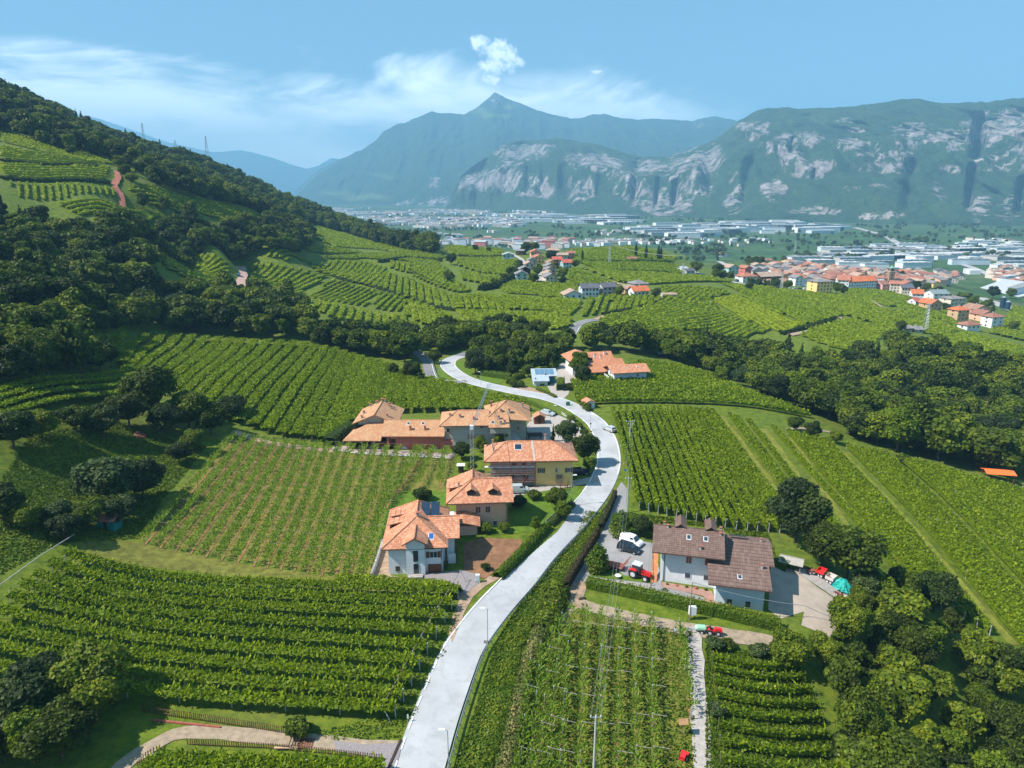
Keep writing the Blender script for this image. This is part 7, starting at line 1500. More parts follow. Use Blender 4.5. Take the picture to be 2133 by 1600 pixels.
hedge([(1628, 698), (1690, 684), (1740, 668)], 2.4, 2.0, 'dark scrub line beside the pale track above the ravine wood', L_DARK, cat='shrubs', box=False, cs=.5, den=26)
hedge([(0, 372), (110, 378), (228, 382)], 3.0, 1.6, 'dark terrace bank across the upper left vineyards', L_DARK, cat='shrubs', box=False, cs=.6, den=20)
hedge([(0, 335), (110, 345), (222, 350)], 2.6, 1.2, 'second dark terrace bank higher in the upper left vineyards', L_DARK, cat='shrubs', box=False, cs=.6, den=20)
# ------------------------------------------------------------------ fences, rails, lamps, poles
def picket(px, label, h=1.0, sp=.28):
    C = px_line(px); L = float(np.sum(np.linalg.norm(np.diff(C, axis=0), axis=1))); n = int(L/sp); Q = resample(C, n); c0 = Q[0]; z0 = G(*c0)
    r = tag(empty('picket_fence', (c0[0], c0[1], z0)), label, 'fence'); pk = MB().box(-.045, .045, -.015, .015, 0.02, h).mesh('picket'); pk.materials.append(M_EAVE if 'dark' in label else M_WOOD)
    for i, q in enumerate(Q):
        o = bpy.data.objects.new('picket', pk); COL.objects.link(o); o.parent = r; o.location = (q[0]-c0[0], q[1]-c0[1], G(*q)-z0)
        t = Q[min(i+1, n-1)]-Q[max(i-1, 0)]; o.rotation_euler = (RNG.normal(0, .02), RNG.normal(0, .03), math.atan2(t[1], t[0]))
    for zz in (h*.3, h*.8):
        b = MB(); R_ = resample(C, max(3, int(L/2)))
        for a, c in zip(R_[:-1], R_[1:]): b.tube((a[0]-c0[0], a[1]-c0[1], G(*a)-z0+zz), (c[0]-c0[0], c[1]-c0[1], G(*c)-z0+zz), .03, n=4)
        b.build('rail', M_WOOD, r)
picket([(298, 1484), (350, 1492), (420, 1502), (500, 1514), (600, 1530)], 'dark picket fence under the lowest pergola row', 1.15)
picket([(392, 1552), (470, 1556), (560, 1560), (690, 1572), (795, 1584)], 'dark picket fence between the footpath and the lowest vines', .9)
picket([(288, 1600), (300, 1585), (318, 1572), (334, 1566)], 'short curved picket fence at the bend of the footpath', 1.0)
def at_height(C, z): return [(p[0], p[1], G(*p)+z) for p in C]
def guardrail(C, label, h=.75, white=False):
    Q = resample(C, max(3, int(np.sum(np.linalg.norm(np.diff(C, axis=0), axis=1))/2.0))); c0 = Q[0]; z0 = G(*c0); r = tag(empty('guardrail', (c0[0], c0[1], z0)), label, 'guardrail')
    rel = lambda p, z: (p[0]-c0[0], p[1]-c0[1], G(*p)-z0+z); b = MB()
    for a, c in zip(Q[:-1], Q[1:]):
        A_, B_ = rel(a, h), rel(c, h); i = len(b.v); b.v += [(A_[0], A_[1], A_[2]-.16), (B_[0], B_[1], B_[2]-.16), (B_[0], B_[1], B_[2]+.16), (A_[0], A_[1], A_[2]+.16)]; b.f.append([i, i+1, i+2, i+3])
        b.tube(rel(a, h+.14), rel(c, h+.14), .045, n=5); b.tube(rel(a, h-.14), rel(c, h-.14), .045, n=5)
    b.build('beam', M_STEEL, r); pm = MB().box(-.06, .06, -.06, .06, -.4, h+.1).mesh('post'); pm.materials.append(M_STEEL)
    off = offset_line(Q, .16)
    for a in off[::1 if not white else 1]: o = bpy.data.objects.new('post', pm); COL.objects.link(o); o.parent = r; o.location = rel(a, 0)
GR = offset_line(ROAD, 3.45); ri = [i for i, p in enumerate(ROAD)]
def sub(C, ulo_v, uhi_v):
    out = []
    for p in C:
        D = p[1]*CP+(CAMZ-G(*p))*SP; v = 800+FPX*((CAMZ-G(*p))*CP-p[1]*SP)/D
        if ulo_v <= v <= uhi_v: out.append(p)
    return np.array(out)
guardrail(sub(GR, 1042, 1680), 'long steel guardrail on the right-hand side of the main road')
guardrail(sub(offset_line(ROAD, -3.5), 1066, 1112), 'short steel guardrail above the garden on the left of the main road')
guardrail(offset_line(BR, 2.0)[6:], 'curved guardrail on the outside of the narrow road branch')
def rail_fence(px, label, m, h=1.0, sp=1.8, name='fence'):
    C = px_line(px); Q = resample(C, max(2, int(np.sum(np.linalg.norm(np.diff(C, axis=0), axis=1))/sp)+1)); c0 = Q[0]; z0 = G(*c0); r = tag(empty(name, (c0[0], c0[1], z0)), label, 'fence'); rel = lambda p, z: (p[0]-c0[0], p[1]-c0[1], G(*p)-z0+z)
    for q in Q: MB().tube(rel(q, -.3), rel(q, h), .07, n=5).build('post', m, r)
    for a, c in zip(Q[:-1], Q[1:]): MB().tube(rel(a, h*.9), rel(c, h*.9), .05, n=4).tube(rel(a, h*.45), rel(c, h*.45), .05, n=4).build('rail', m, r)
rail_fence([(1170, 864), (1180, 872), (1192, 882), (1206, 896), (1222, 916)], 'white post-and-rail fence between the gravel yard and the road', M_FRAME)
rail_fence([(716, 944), (760, 949), (850, 953), (940, 958)], 'thin railing along the path before the open shed', M_STEEL, 1.0, 2.4)
rail_fence([(1167, 1020), (1180, 1024), (1184, 1012)], 'dark garden gate and fence by the yellow house', M_WOOD, 1.4, 1.0, 'garden_fence')
def wire_line(name, pts, label, r=.02, sag=.4, m=None, cat='cable', group=None):
    P = []
    for a, b in zip(pts[:-1], pts[1:]):
        a = np.array(a); b = np.array(b)
        for k in range(9): t = k/8; p = a*(1-t)+b*t; p = p.copy(); p[2] -= sag*4*t*(1-t); P.append(p)
    o = P[0].copy(); b = MB().path([q-o for q in P], r, 4); return tag(b.build(name, m or M_WIRE, loc=tuple(o)), label, cat, group)
def pole(u, v, vtop, label, m=None, r=.14, arms=(), cat='utility pole', name='utility_pole'):
    p = at(u, v); h = zof(p, vtop); o = tag(empty(name, tuple(p)), label, cat); MB().tube((0, 0, -.5), (0, 0, h), r, r*.65, n=8).build('shaft', m or M_POSTC, o)
    for (z, w) in arms:
        MB().box(-w/2, w/2, -.05, .05, h+z-.06, h+z+.06).build('crossarm', M_STEEL, o)
        for s in (-w/2+.08, 0, w/2-.08): MB().tube((s, 0, h+z+.06), (s, 0, h+z+.32), .06, n=6).build('insulator', M_FRAME, o)
    return o, (p[0], p[1], p[2]+h)
def lamp(u, v, vtop, ang, label, arms=1):
    p = at(u, v); h = zof(p, vtop); o = tag(empty('street_lamp', tuple(p), math.radians(ang)), label, 'street lamp'); MB().tube((0, 0, -.3), (0, 0, h-.05), .07, .045, n=7).build('pole', M_STEEL, o)
    for s in (1, -1)[:arms]:
        MB().tube((0, 0, h-.05), (s*.5, 0, h+.05), .03, n=5).build('arm', M_STEEL, o)
        MB().hexa([(s*.3-.1, -.14, h), (s*.3+.75*s, -.17, h+.05), (s*.3+.75*s, .17, h+.05), (s*.3-.1, .14, h), (s*.3-.05, -.09, h+.14), (s*.3+.68*s, -.12, h+.18), (s*.3+.68*s, .12, h+.18), (s*.3-.05, .09, h+.14)]).build('lamp_head', M_FRAME, o)
lamp(1016, 1358, 1268, 180, 'street lamp with the brown sign at the guardrail'); lamp(935, 1612, 1521, 180, 'street lamp nearest the bottom of the main road'); lamp(1190, 1053, 990, 0, 'street lamp at the entrance of the yellow house'); lamp(1229, 897, 864, 0, 'street lamp with a red sign on the outside of the bend')
lamp(1002, 803, 775, 180, 'street lamp before the dark clipped hedge'); lamp(921, 775, 752, 0, 'double-headed street lamp where the narrow road branches off', 2); lamp(1201, 704, 676, 180, 'street lamp beside the far road'); lamp(1161, 862, 845, 180, 'short dark lamp at the upper road edge')
def sign(u, v, h, w, hh, m, label, shape='rect', txt=None):
    p = at(u, v); o = tag(empty('road_sign', tuple(p)), label, 'sign'); MB().tube((0, 0, -.3), (0, 0, h), .03, n=5).build('post', M_STEEL, o)
    b = MB()
    if shape == 'rect': b.box(-w/2, w/2, -.06, -.035, h-hh, h)
    elif shape == 'round': b.tube((0, -.06, h-hh/2), (0, -.035, h-hh/2), hh/2, n=16)
    else: b.face([(-w/2, -.05, h-hh), (w/2, -.05, h-hh), (0, -.05, h)]).face([(0, -.045, h), (w/2, -.045, h-hh), (-w/2, -.045, h-hh)])
    pl = b.build('plate', m, o)
    if shape == 'tri': MB().face([(-w*.3, -.055, h-hh+.08), (w*.3, -.055, h-hh+.08), (0, -.055, h-.18)]).build('panel', M_FRAME, pl)
    if txt == 'stripe': MB().box(-w*.38, w*.38, -.072, -.062, h-hh*.62, h-hh*.38).build('marking', M_FRAME, pl)
    return o
sign(1013, 1350, 1.3, .7, .45, M_WOOD, 'brown rectangular sign at the guardrail beside the street lamp', txt='stripe'); sign(1231, 908, 1.5, .55, 1.1, mat('red_board', (0.42, 0.03, 0.05), .6, noise=.1), 'dark red upright board at the foot of the roadside lamp', txt='stripe')
sign(1298, 980, 2.2, .8, .7, mat('sign_red', (0.6, 0.03, 0.03), .5, noise=.05), 'red-edged triangular warning sign on the right verge', 'tri'); sign(1302, 990, 1.6, .6, .6, mat('sign_blue', (0.03, 0.15, 0.5), .5, noise=.05), 'round blue road sign below the warning sign', 'round')
sign(1230, 898, 2.4, .4, .4, mat('sign_dark', (0.04, 0.06, 0.07), .5, noise=.05), 'small dark sign plate above the red board', 'rect'); sign(850, 1503, 1.1, .2, .6, M_FRAME, 'white roadside marker post left of the road'); sign(911, 776, 1.5, .5, .4, mat('sign_blue', (0.03, 0.15, 0.5), .5), 'small blue sign between the two road branches'); sign(996, 790, 1.3, .9, .8, M_WOOD, 'brown information board before the dark clipped hedge')
for k, (u, v) in enumerate(((1247, 873), (1292, 932))): sign(u, v, .9, .16, .7, M_FRAME, ['white marker post above the silver car', 'white marker post on the outer verge of the bend'][k])
p1, t1 = pole(1236, 1625, 1493, 'tall pale concrete pole in the middle of the trellis field', r=.17, arms=((-.1, 1.3),)); p2, t2 = pole(1306, 1068, 996, 'concrete power pole beside the entrance of the lane', arms=((-.1, 1.4),)); p3, t3 = pole(1311, 926, 878, 'twin-armed power pole at the top of the large vineyard', arms=((0, 2.4), (-.8, 1.2)))
p4, t4 = pole(1436, 1292, 1213, 'leaning wooden pole beside the long hedge carrying a thick cable', M_POSTW, .1); p5, t5 = pole(1672, 1288, 1284, 'short cable post at the farmyard corner', M_POSTW, .1); p6, t6 = pole(1415, 1328, 1292, 'thin pole at the fork where two people stand', M_POSTW, .07)
pt, tt = pole(1060, 1362, 1354, 'short stake on the road bank', M_POSTW, .05)
for k, dx in enumerate((-.55, 0, .55)):
    wire_line('power_line', [(t1[0]+dx, t1[1], t1[2]+.2), (t2[0]+dx, t2[1], t2[2]+.2)], 'power line wire from the tall concrete pole to the lane entrance', .017, 1.2, group='power line wires'); wire_line('power_line', [(t2[0]+dx, t2[1], t2[2]+.2), (t3[0]+dx, t3[1], t3[2]+.2)], 'power line wire along the large vineyard', .015, 1.0, group='upper power line wires')
eaveP = (39.0, 102.0, 4.5)
wire_line('cable', [t4, (t5[0], t5[1], t5[2]+2.0)], 'thick pale cable sagging from the leaning pole across the brown-roofed house', .05, .5); far = at(1855, 1336); wire_line('cable', [(t5[0], t5[1], t5[2]+2.0), (far[0], far[1], far[2]+1.5)], 'thick pale cable crossing the farmyard to the grey shed roof', .045, .6)
b4 = MB().box(-.55, .55, -.3, .3, .9, 2.3).build('cabinet_box', M_FRAME); _q = at(1441, 1290); b4.location = tuple(_q); tag(b4, 'white electric box on posts beside the leaning pole', 'cabinet'); MB().box(-.5, -.4, -.1, .1, -.2, .9).box(.4, .5, -.1, .1, -.2, .9).build('leg', M_EAVE, b4)
def on(u, v, name, label, cat, rz=0): p = at(u, v); return tag(empty(name, tuple(p), math.radians(rz)), label, cat)
# trellis end post rail at the right edge of the pergola field
E = px_line([(960, 1212), (905, 1300), (845, 1412), (798, 1500)]); Ez = [(p[0], p[1], G(*p)) for p in E]; r = tag(empty('trellis_edge', Ez[0]), 'pale edge wire and leaning stakes along the right side of the pergola field', 'trellis'); o0 = np.array(Ez[0])
for a, b in zip(Ez[:-1], Ez[1:]): MB().tube(np.array(a)-o0+(0, 0, 2.1), np.array(b)-o0+(0, 0, 2.1), .05, n=5).build('edge_cable', M_POSTW, r)
for q in resample(E, 10): a = np.array((q[0], q[1], G(*q)))-o0; MB().tube(a+(1.0, -.2, -.2), a+(0, 0, 2.2), .07, n=5).build('stake', M_POSTC, r)
E = px_line([(160, 1135), (90, 1180), (20, 1232), (-30, 1270)]); Ez = [(p[0], p[1], G(*p)) for p in E]; r = tag(empty('trellis_edge', Ez[0]), 'pale edge cable along the upper left side of the pergola field', 'trellis'); o0 = np.array(Ez[0])
for a, b in zip(Ez[:-1], Ez[1:]): MB().tube(np.array(a)-o0+(0, 0, 2.1), np.array(b)-o0+(0, 0, 2.1), .06, n=5).build('edge_cable', M_POSTC, r)
# crane
p = at(984, 990); h = zof(p, 893); r = tag(empty('tower_crane', tuple(p)), 'light lattice tower crane with its jib folded out over the farmhouse', 'crane')
def lattice(mb, a, b, w, n):
    a = np.array(a, float); b = np.array(b, float); d = (b-a)/np.linalg.norm(b-a); u = np.cross(d, (0, 0, 1.0) if abs(d[2]) < .9 else (1.0, 0, 0)); u /= np.linalg.norm(u); v = np.cross(d, u); cs = [(-1, -1), (1, -1), (1, 1), (-1, 1)]
    for s, t in cs: mb.tube(a+(u*s+v*t)*w/2, b+(u*s+v*t)*w/2, .032, n=4, cap=False)
    for k in range(n):
        q0 = a+(b-a)*k/n; q1 = a+(b-a)*(k+1)/n
        for j in range(4): s0, s1 = cs[j], cs[(j+1) % 4]; mb.tube(q0+(u*s0[0]+v*s0[1])*w/2, q1+(u*s1[0]+v*s1[1])*w/2, .018, n=3, cap=False)
m_ = MB(); lattice(m_, (0, 0, 0), (0, 0, h), .75, 11); m_.build('mast', M_STEEL, r); m_ = MB(); tip = at(1018, 915); lattice(m_, (0, 0, h), (tip[0]-p[0], tip[1]-p[1]+8, h+1.5), .55, 24); m_.build('jib', M_STEEL, r); MB().box(-.9, .9, -.9, .9, -.3, .5).build('ballast', M_POSTC, r); MB().box(-.4, .4, -.4, .4, h-.2, h+.8).build('slewing_head', M_BLUEW, r)
# pylons
def pylon(u, v, vt, label, D=None, w=1.0):
    p = at(u, v) if D is None else np.array(world_uvd(u, v, D)); h = zof(p, vt); r = tag(empty('pylon', tuple(p)), label, 'pylon'); m = MB(); W = h*.075*w
    for s, t in ((-1, -1), (1, -1), (1, 1), (-1, 1)): m.tube((s*W, t*W, -2), (s*.25, t*.25, h), .12+h*.002, n=4, cap=False)
    for k in range(10):
        z0, z1 = h*k/10, h*(k+1)/10; w0, w1 = W*(1-k/10)+.25*k/10, W*(1-(k+1)/10)+.25*(k+1)/10
        m.tube((-w0, -w0, z0), (w1, -w1, z1), .08, n=3, cap=False).tube((w0, -w0, z0), (-w1, -w1, z1), .08, n=3, cap=False).tube((-w0, w0, z0), (-w1, -w1, z1), .08, n=3, cap=False)
    m.build('lattice_mast', M_STEEL, r)
    for f in (.72, .84, .95): MB().tube((-h*.1, 0, h*f), (h*.1, 0, h*f), .12, n=4).build('crossarm', M_STEEL, r)
pylon(433, 333, 283, 'tall pylon on the wooded ridge against the sky', 880); pylon(300, 292, 256, 'half-hidden pylon on the wooded ridge further left', 840); pylon(368, 322, 292, 'wide pylon between the two masts on the wooded ridge', 900, 2.2); pylon(1269, 549, 512, 'pylon standing on the far vineyard hill'); pylon(1422, 578, 548, 'pylon beside the pale-roofed pair'); pylon(1926, 692, 632, 'tall pylon in the vineyard before the hillside hamlet'); pylon(1627, 604, 566, 'thin pylon at the village edge'); pylon(1655, 528, 500, 'faint pylon on the plain behind the village')
for k, (a, b, za, zb) in enumerate((((1269, 549), (1422, 578), 17, 18),)):
    A_, B_ = at(*a), at(*b)
    for s in (-1, 1): wire_line('power_line', [(A_[0]+s, A_[1], A_[2]+za), (B_[0]+s, B_[1], B_[2]+zb)], 'far power line wire between two pylons on the vineyard hill', .05, 3, group='far power line wires')
# ------------------------------------------------------------------ vehicles
def paint(name, c): return mat(name, c, .3, spec=.6, noise=.03, nscale=2)
CARS = {}
def car(px0, px1, color, label, kind='car', cat='car', pos=None, yaw=None, s=1.0):
    """px0 rear, px1 front of the vehicle on the ground"""
    if pos is None: a, b = at(*px0), at(*px1); c = (a+b)/2; yaw = math.atan2(b[1]-a[1], b[0]-a[0]); pos = (c[0], c[1], G(c[0], c[1])+.1)
    r = tag(empty(kind if kind != 'car' else 'parked_car', pos, yaw), label, cat); r.scale = (s, s, s); L, W = (4.3, 1.75) if kind == 'car' else (4.3, 1.85)
    if kind == 'car': prof = [(-2.15, .35), (-2.15, .85), (-2.0, 1.0), (1.0, .98), (1.75, .82), (2.12, .7), (2.15, .35)]; cab = [(-1.95, 1.0), (-1.65, 1.48), (.15, 1.5), (.95, 1.0)]
    elif kind == 'estate_car': prof = [(-2.2, .35), (-2.2, .95), (-2.1, 1.05), (1.1, 1.02), (1.85, .88), (2.2, .7), (2.2, .35)]; cab = [(-2.15, 1.05), (-1.95, 1.6), (.2, 1.62), (1.05, 1.02)]
    else: prof = [(-2.15, .35), (-2.15, 1.05), (1.3, 1.05), (1.95, .92), (2.2, .65), (2.2, .35)]; cab = [(-2.12, 1.05), (-2.05, 1.85), (.45, 1.85), (.65, 1.78), (1.3, 1.05)]
    key = (kind, color)
    if key not in CARS:
        def ext(pr, w0, w1=None):
            b = MB(); n = len(pr); w1 = w1 or w0; zt = max(z for _, z in pr); zb = min(z for _, z in pr); ww = [w0+(w1-w0)*(z-zb)/(zt-zb) for _, z in pr]
            b.v = [(x, -w, z) for (x, z), w in zip(pr, ww)]+[(x, w, z) for (x, z), w in zip(pr, ww)]; b.f = [list(range(n)), list(range(2*n-1, n-1, -1))]+[[k, n+k, n+(k+1) % n, (k+1) % n] for k in range(n)]; return b
        body = ext(prof, W/2, W/2-.03).mesh('body'); body.materials.append(color)
        cabm = ext(cab, W/2-.05, W/2-.2).mesh('cabin'); cabm.materials.append(color)
        g = MB(); w = W/2-.1; x0, x1, x2, x3 = cab[0][0], cab[1][0], cab[-2][0], cab[-1][0]; zt = cab[1][1]; zb = cab[0][1]
        for s_ in (-1, 1):
            for (xa, xb) in (((x0+.35, -.75), (-.65, .15)) if kind != 'van' else ((.0, .62),)):
                g.hexa([(xa, s_*w, zb+.05), (xb+(.35 if xb > 0 else 0), s_*w, zb+.05), (xb+(.35 if xb > 0 else 0), s_*(w+.02), zb+.05), (xa, s_*(w+.02), zb+.05), (xa+.1, s_*(w-.09), zt-.1), (xb, s_*(w-.09), zt-.1), (xb, s_*(w-.05), zt-.1), (xa+.1, s_*(w-.05), zt-.1)])
        gm = g.mesh('side_windows'); gm.materials.append(M_GLASS)
        ws = MB(); ws.face([(x3+.03, -w+.08, zb+.05), (x3+.03, w-.08, zb+.05), (x2+.08, w-.2, zt-.06), (x2+.08, -w+.2, zt-.06)]); wm = ws.mesh('windscreen'); wm.materials.append(M_GLASS)
        rw = MB(); rw.face([(x0-.02, w-.08, zb+.06), (x0-.02, -w+.08, zb+.06), (x1-.06, -w+.2, zt-.08), (x1-.06, w-.2, zt-.08)]); rm = rw.mesh('rear_window'); rm.materials.append(M_GLASS)
        wh = MB().disc((0, 0, 0), (0, 1, 0), .33, .22, 16).mesh('wheel'); wh.materials.append(M_BLACK); rmm = MB().disc((0, 0, 0), (0, 1, 0), .2, .25, 12).mesh('rim'); rmm.materials.append(M_STEEL)
        hl = MB().box(-.05, .05, -.22, .22, -.08, .08).mesh('headlight'); hl.materials.append(M_FRAME); tl = MB().box(-.04, .04, -.12, .12, -.18, .18).mesh('tail_light'); tl.materials.append(mat('lamp_red', (0.5, 0.02, 0.02), .3, noise=.05))
        mi = MB().box(-.08, .08, -.1, .1, -.07, .07).mesh('mirror'); mi.materials.append(color)
        CARS[key] = (body, cabm, gm, wm, rm, wh, rmm, hl, tl, mi)
    body, cabm, gm, wm, rm, wh, rmm, hl, tl, mi = CARS[key]
    for nm, me in (('body', body), ('cabin', cabm), ('side_windows', gm), ('windscreen', wm), ('rear_window', rm)): o = bpy.data.objects.new(nm, me); COL.objects.link(o); o.parent = r
    for x in (-1.35, 1.35):
        for y in (-W/2+.08, W/2-.08):
            o = bpy.data.objects.new('wheel', wh); COL.objects.link(o); o.parent = r; o.location = (x, y, .33); q = bpy.data.objects.new('rim', rmm); COL.objects.link(q); q.parent = o
    for y in (-.6, .6):
        o = bpy.data.objects.new('headlight', hl); COL.objects.link(o); o.parent = r; o.location = (2.12, y, .66); o = bpy.data.objects.new('tail_light', tl); COL.objects.link(o); o.parent = r; o.location = (-2.16, y*1.25, .85); o = bpy.data.objects.new('mirror', mi); COL.objects.link(o); o.parent = r; o.location = (.75, y*1.62, 1.05)
    return r
P_WHITE, P_DARK, P_SILVER, P_BLUE = paint('white_car_paint', (0.75, 0.76, 0.77)), paint('dark_car_paint', (0.012, 0.02, 0.03)), paint('silver_car_paint', (0.40, 0.43, 0.45)), paint('blue_car_paint', (0.04, 0.2, 0.4))
car((1296, 1128), (1334, 1140), P_WHITE, 'white delivery van parked beside a dark estate car', 'van', 'van'); car((1290, 1144), (1331, 1154), P_DARK, 'dark estate car parked next to the white van', 'estate_car')
car((1281, 903), (1258, 893), P_SILVER, 'silver car parked on the outer verge of the road bend'); car((1172, 893), (1201, 899), P_WHITE, 'white car parked in the gravel yard above the road'); car((1071, 1027), (1093, 1026), P_SILVER, 'silver van-like car parked behind the peach house', 'van', 'van'); car((1200, 988), (1218, 988), P_DARK, 'dark car in the shade of the tree beside the yellow house'); car((1136, 864), (1146, 866), P_SILVER, 'pale small car at the top of the gravel yard')
car((500, 566), (497, 556), P_SILVER, 'silver car, farther of two on the pink farm road'); car((497, 580), (497, 570), P_BLUE, 'blue car, nearer of two on the pink farm road')
for k in range(9):
    u, v = 1644+(k % 5)*11, 603+(k//5)*5; a = at(u, v); car(None, None, [P_WHITE, P_SILVER, P_DARK, P_WHITE][k % 4], 'small car parked in the lot at the village edge', pos=(a[0], a[1], a[2]+.1), yaw=.4)['group'] = 'cars in the lot at the village edge'
M_TRED = paint('tractor_red', (0.62, 0.02, 0.02)); M_TIP = mat('tarp_teal', (0.02, 0.34, 0.29), .6, noise=.25, nscale=3, bump=.8, bscale=3)
def wheel(r, x, y, z, R, w, name='wheel'):
    o = MB().disc((0, 0, 0), (0, 1, 0), R, w, 18).build(name, M_BLACK, r, loc=(x, y, z))
    for k in range(14): t = k*2*math.pi/14; MB().box(-.05, .05, -w/2-.01, w/2+.01, R-.02, R+.05)
    MB().disc((0, 0, 0), (0, 1, 0), R*.55, w+.06, 14).build('rim', mat('grey_rim', (0.5, 0.5, 0.52), .5, noise=.1), o); return o
a, b = at(1316, 1199), at(1350, 1209); c = (a+b)/2; r = tag(empty('tractor', (c[0], c[1], G(c[0], c[1])+.1), math.atan2(b[1]-a[1], b[0]-a[0])), 'red farm tractor with a pale cab roof on the yard', 'tractor')
for y in (-.85, .85): wheel(r, -.95, y, .8, .8, .5); wheel(r, 1.3, y*.95, .55, .55, .4)
MB().hexa([(.1, -.38, .85), (2.0, -.34, .85), (2.0, .34, .85), (.1, .38, .85), (.1, -.36, 1.65), (1.95, -.28, 1.4), (1.95, .28, 1.4), (.1, .36, 1.65)]).build('hood', M_TRED, r); MB().box(-1.3, 1.9, -.3, .3, .5, .9).build('chassis', M_BLACK, r)
MB().hexa([(-1.3, -.62, 1.0), (.15, -.62, 1.0), (.15, .62, 1.0), (-1.3, .62, 1.0), (-1.2, -.58, 2.45), (.0, -.58, 2.45), (.0, .58, 2.45), (-1.2, .58, 2.45)]).build('cab', M_GLASS, r); MB().box(-1.35, .2, -.7, .7, 2.45, 2.6).build('cab_roof', mat('pale_grey_paint', (0.55, 0.60, 0.62), .5, noise=.05), r)
for y in (-.85, .85): MB().hexa([(-1.7, y-.27, 1.55), (-.3, y-.27, 1.55), (-.3, y+.27, 1.55), (-1.7, y+.27, 1.55), (-1.45, y-.27, 1.75), (-.55, y-.27, 1.75), (-.55, y+.27, 1.75), (-1.45, y+.27, 1.75)]).build('fender', M_TRED, r)
MB().tube((.6, -.5, 1.2), (.6, -.5, 2.3), .05, n=6).build('exhaust', M_BLACK, r)
for x in (-1.25, .1):
    for y in (-.6, .6): MB().tube((x, y, 1.0), (x, y, 2.46), .05, n=4).build('cab_pillar', M_BLACK, r)
def trailer(px0, px1, W, m, label, sides=0.0, board=False, tarp=False, L=None, cat='trailer', z=.75):
    a, b = at(*px0), at(*px1); c = (a+b)/2; L = L or float(np.linalg.norm((b-a)[:2])); r = tag(empty('trailer', (c[0], c[1], G(c[0], c[1])+.1), math.atan2(b[1]-a[1], b[0]-a[0])), label, cat)
    MB().box(-L/2, L/2, -W/2, W/2, z, z+.12).build('bed', m, r)
    for x in (-L*.2, L*.2):
        for y in (-W/2+.15, W/2-.15): wheel(r, x, y, .35, .35, .2)
    MB().tube((L/2, 0, z), (L/2+1.1, 0, .5), .06, n=5).build('drawbar', M_RUST, r)
    if sides:
        for y in (-W/2, W/2-.05): MB().box(-L/2, L/2, y, y+.05, z+.12, z+.12+sides).build('side_board', m, r)
        for x in (-L/2, L/2-.05): MB().box(x, x+.05, -W/2+.06, W/2-.06, z+.12, z+.12+sides).build('end_board', m, r)
    if board:
        for k in range(5): MB().hexa([(L/2+k*.24, -W/2, z+.2+k*.36), (L/2+k*.24+.1, -W/2, z+.35+k*.36), (L/2+k*.24+.1, W/2, z+.35+k*.36), (L/2+k*.24, W/2, z+.2+k*.36), (L/2+k*.24-.04, -W/2, z+.24+k*.36), (L/2+k*.24+.06, -W/2, z+.39+k*.36), (L/2+k*.24+.06, W/2, z+.39+k*.36), (L/2+k*.24-.04, W/2, z+.24+k*.36)]).build('tailboard_slat', m, r)
        for y in (-W/2, W/2): MB().tube((L/2, y, z), (L/2+1.15, y, z+1.85), .05, n=4).build('tailboard_frame', m, r)
    return r
trailer((1259, 1182), (1297, 1188), 1.9, M_RUST, 'rust-red flat trailer with a raised slatted tailboard', board=True); trailer((1703, 1196), (1718, 1206), 1.6, M_TRED, 'red tipping trailer with high sides near the broad leafy tree', .5); trailer((1722, 1208), (1738, 1220), 1.7, mat('white_board', (0.55, 0.5, 0.46), .7, noise=.2), 'trailer with pale and orange end board beside the red one', .5)
trailer((1680, 1192), (1697, 1196), 1.5, M_RUST, 'rusty harrow-like implement on the gravel strip', cat='farm implement', z=.4); trailer((1740, 1236), (1750, 1246), 1.2, M_RUST, 'rusty implement in front of the covered heap', cat='farm implement', z=.35)
p = at(1752, 1228); t = MB(); nu, nv = 22, 7
for i in range(nv+1):
    for j in range(nu): an = 2*math.pi*j/nu; rr = 1-(i/nv)**1.6; k = 1+.22*math.sin(an*5+i)+.1*math.sin(an*9); t.v.append((1.9*rr*k*math.cos(an), 1.3*rr*k*math.sin(an), 1.9*(1-rr**2.2)*(1+.1*math.sin(an*4))+.15))
for i in range(nv):
    for j in range(nu): t.f.append([i*nu+j, i*nu+(j+1) % nu, (i+1)*nu+(j+1) % nu, (i+1)*nu+j])
tag(t.build('covered_heap', M_TIP, loc=tuple(p), rz=-.4), 'heap under a crumpled teal tarpaulin at the farmyard edge', 'tarpaulin')
heap('gravel_heap', 1762, 1252, 1.7, 1.3, M_GRAVEL, 'pale gravel heap below the teal tarpaulin', 'gravel heap'); heap('branch_heap', 288, 905, 2.0, 1.0, M_WOOD, 'brown heap of cut branches on the shaded meadow', 'branch heap')
# small red narrow tractor with green sprayer tank
a, b = at(1452, 1316), at(1500, 1324); c = (a+b)/2; r = tag(empty('small_tractor', (c[0], c[1], G(c[0], c[1])+.08), math.atan2(b[1]-a[1], b[0]-a[0])), 'small red vineyard tractor coupled to a green sprayer tank', 'tractor')
for y in (-.5, .5): wheel(r, .1, y, .42, .42, .3); wheel(r, 1.35, y, .38, .38, .28)
MB().hexa([(.9, -.35, .6), (2.0, -.33, .55), (2.0, .33, .55), (.9, .35, .6), (.9, -.33, 1.05), (1.9, -.27, .98), (1.9, .27, .98), (.9, .33, 1.05)]).build('hood', M_TRED, r); MB().box(-.3, 1.0, -.3, .3, .45, .75).build('chassis', M_TRED, r); MB().box(.2, .6, -.22, .22, .75, .9).box(.12, .24, -.22, .22, .9, 1.3).build('seat', M_BLACK, r); MB().tube((.9, 0, .9), (.7, 0, 1.25), .03, n=5).build('steering_column', M_BLACK, r)
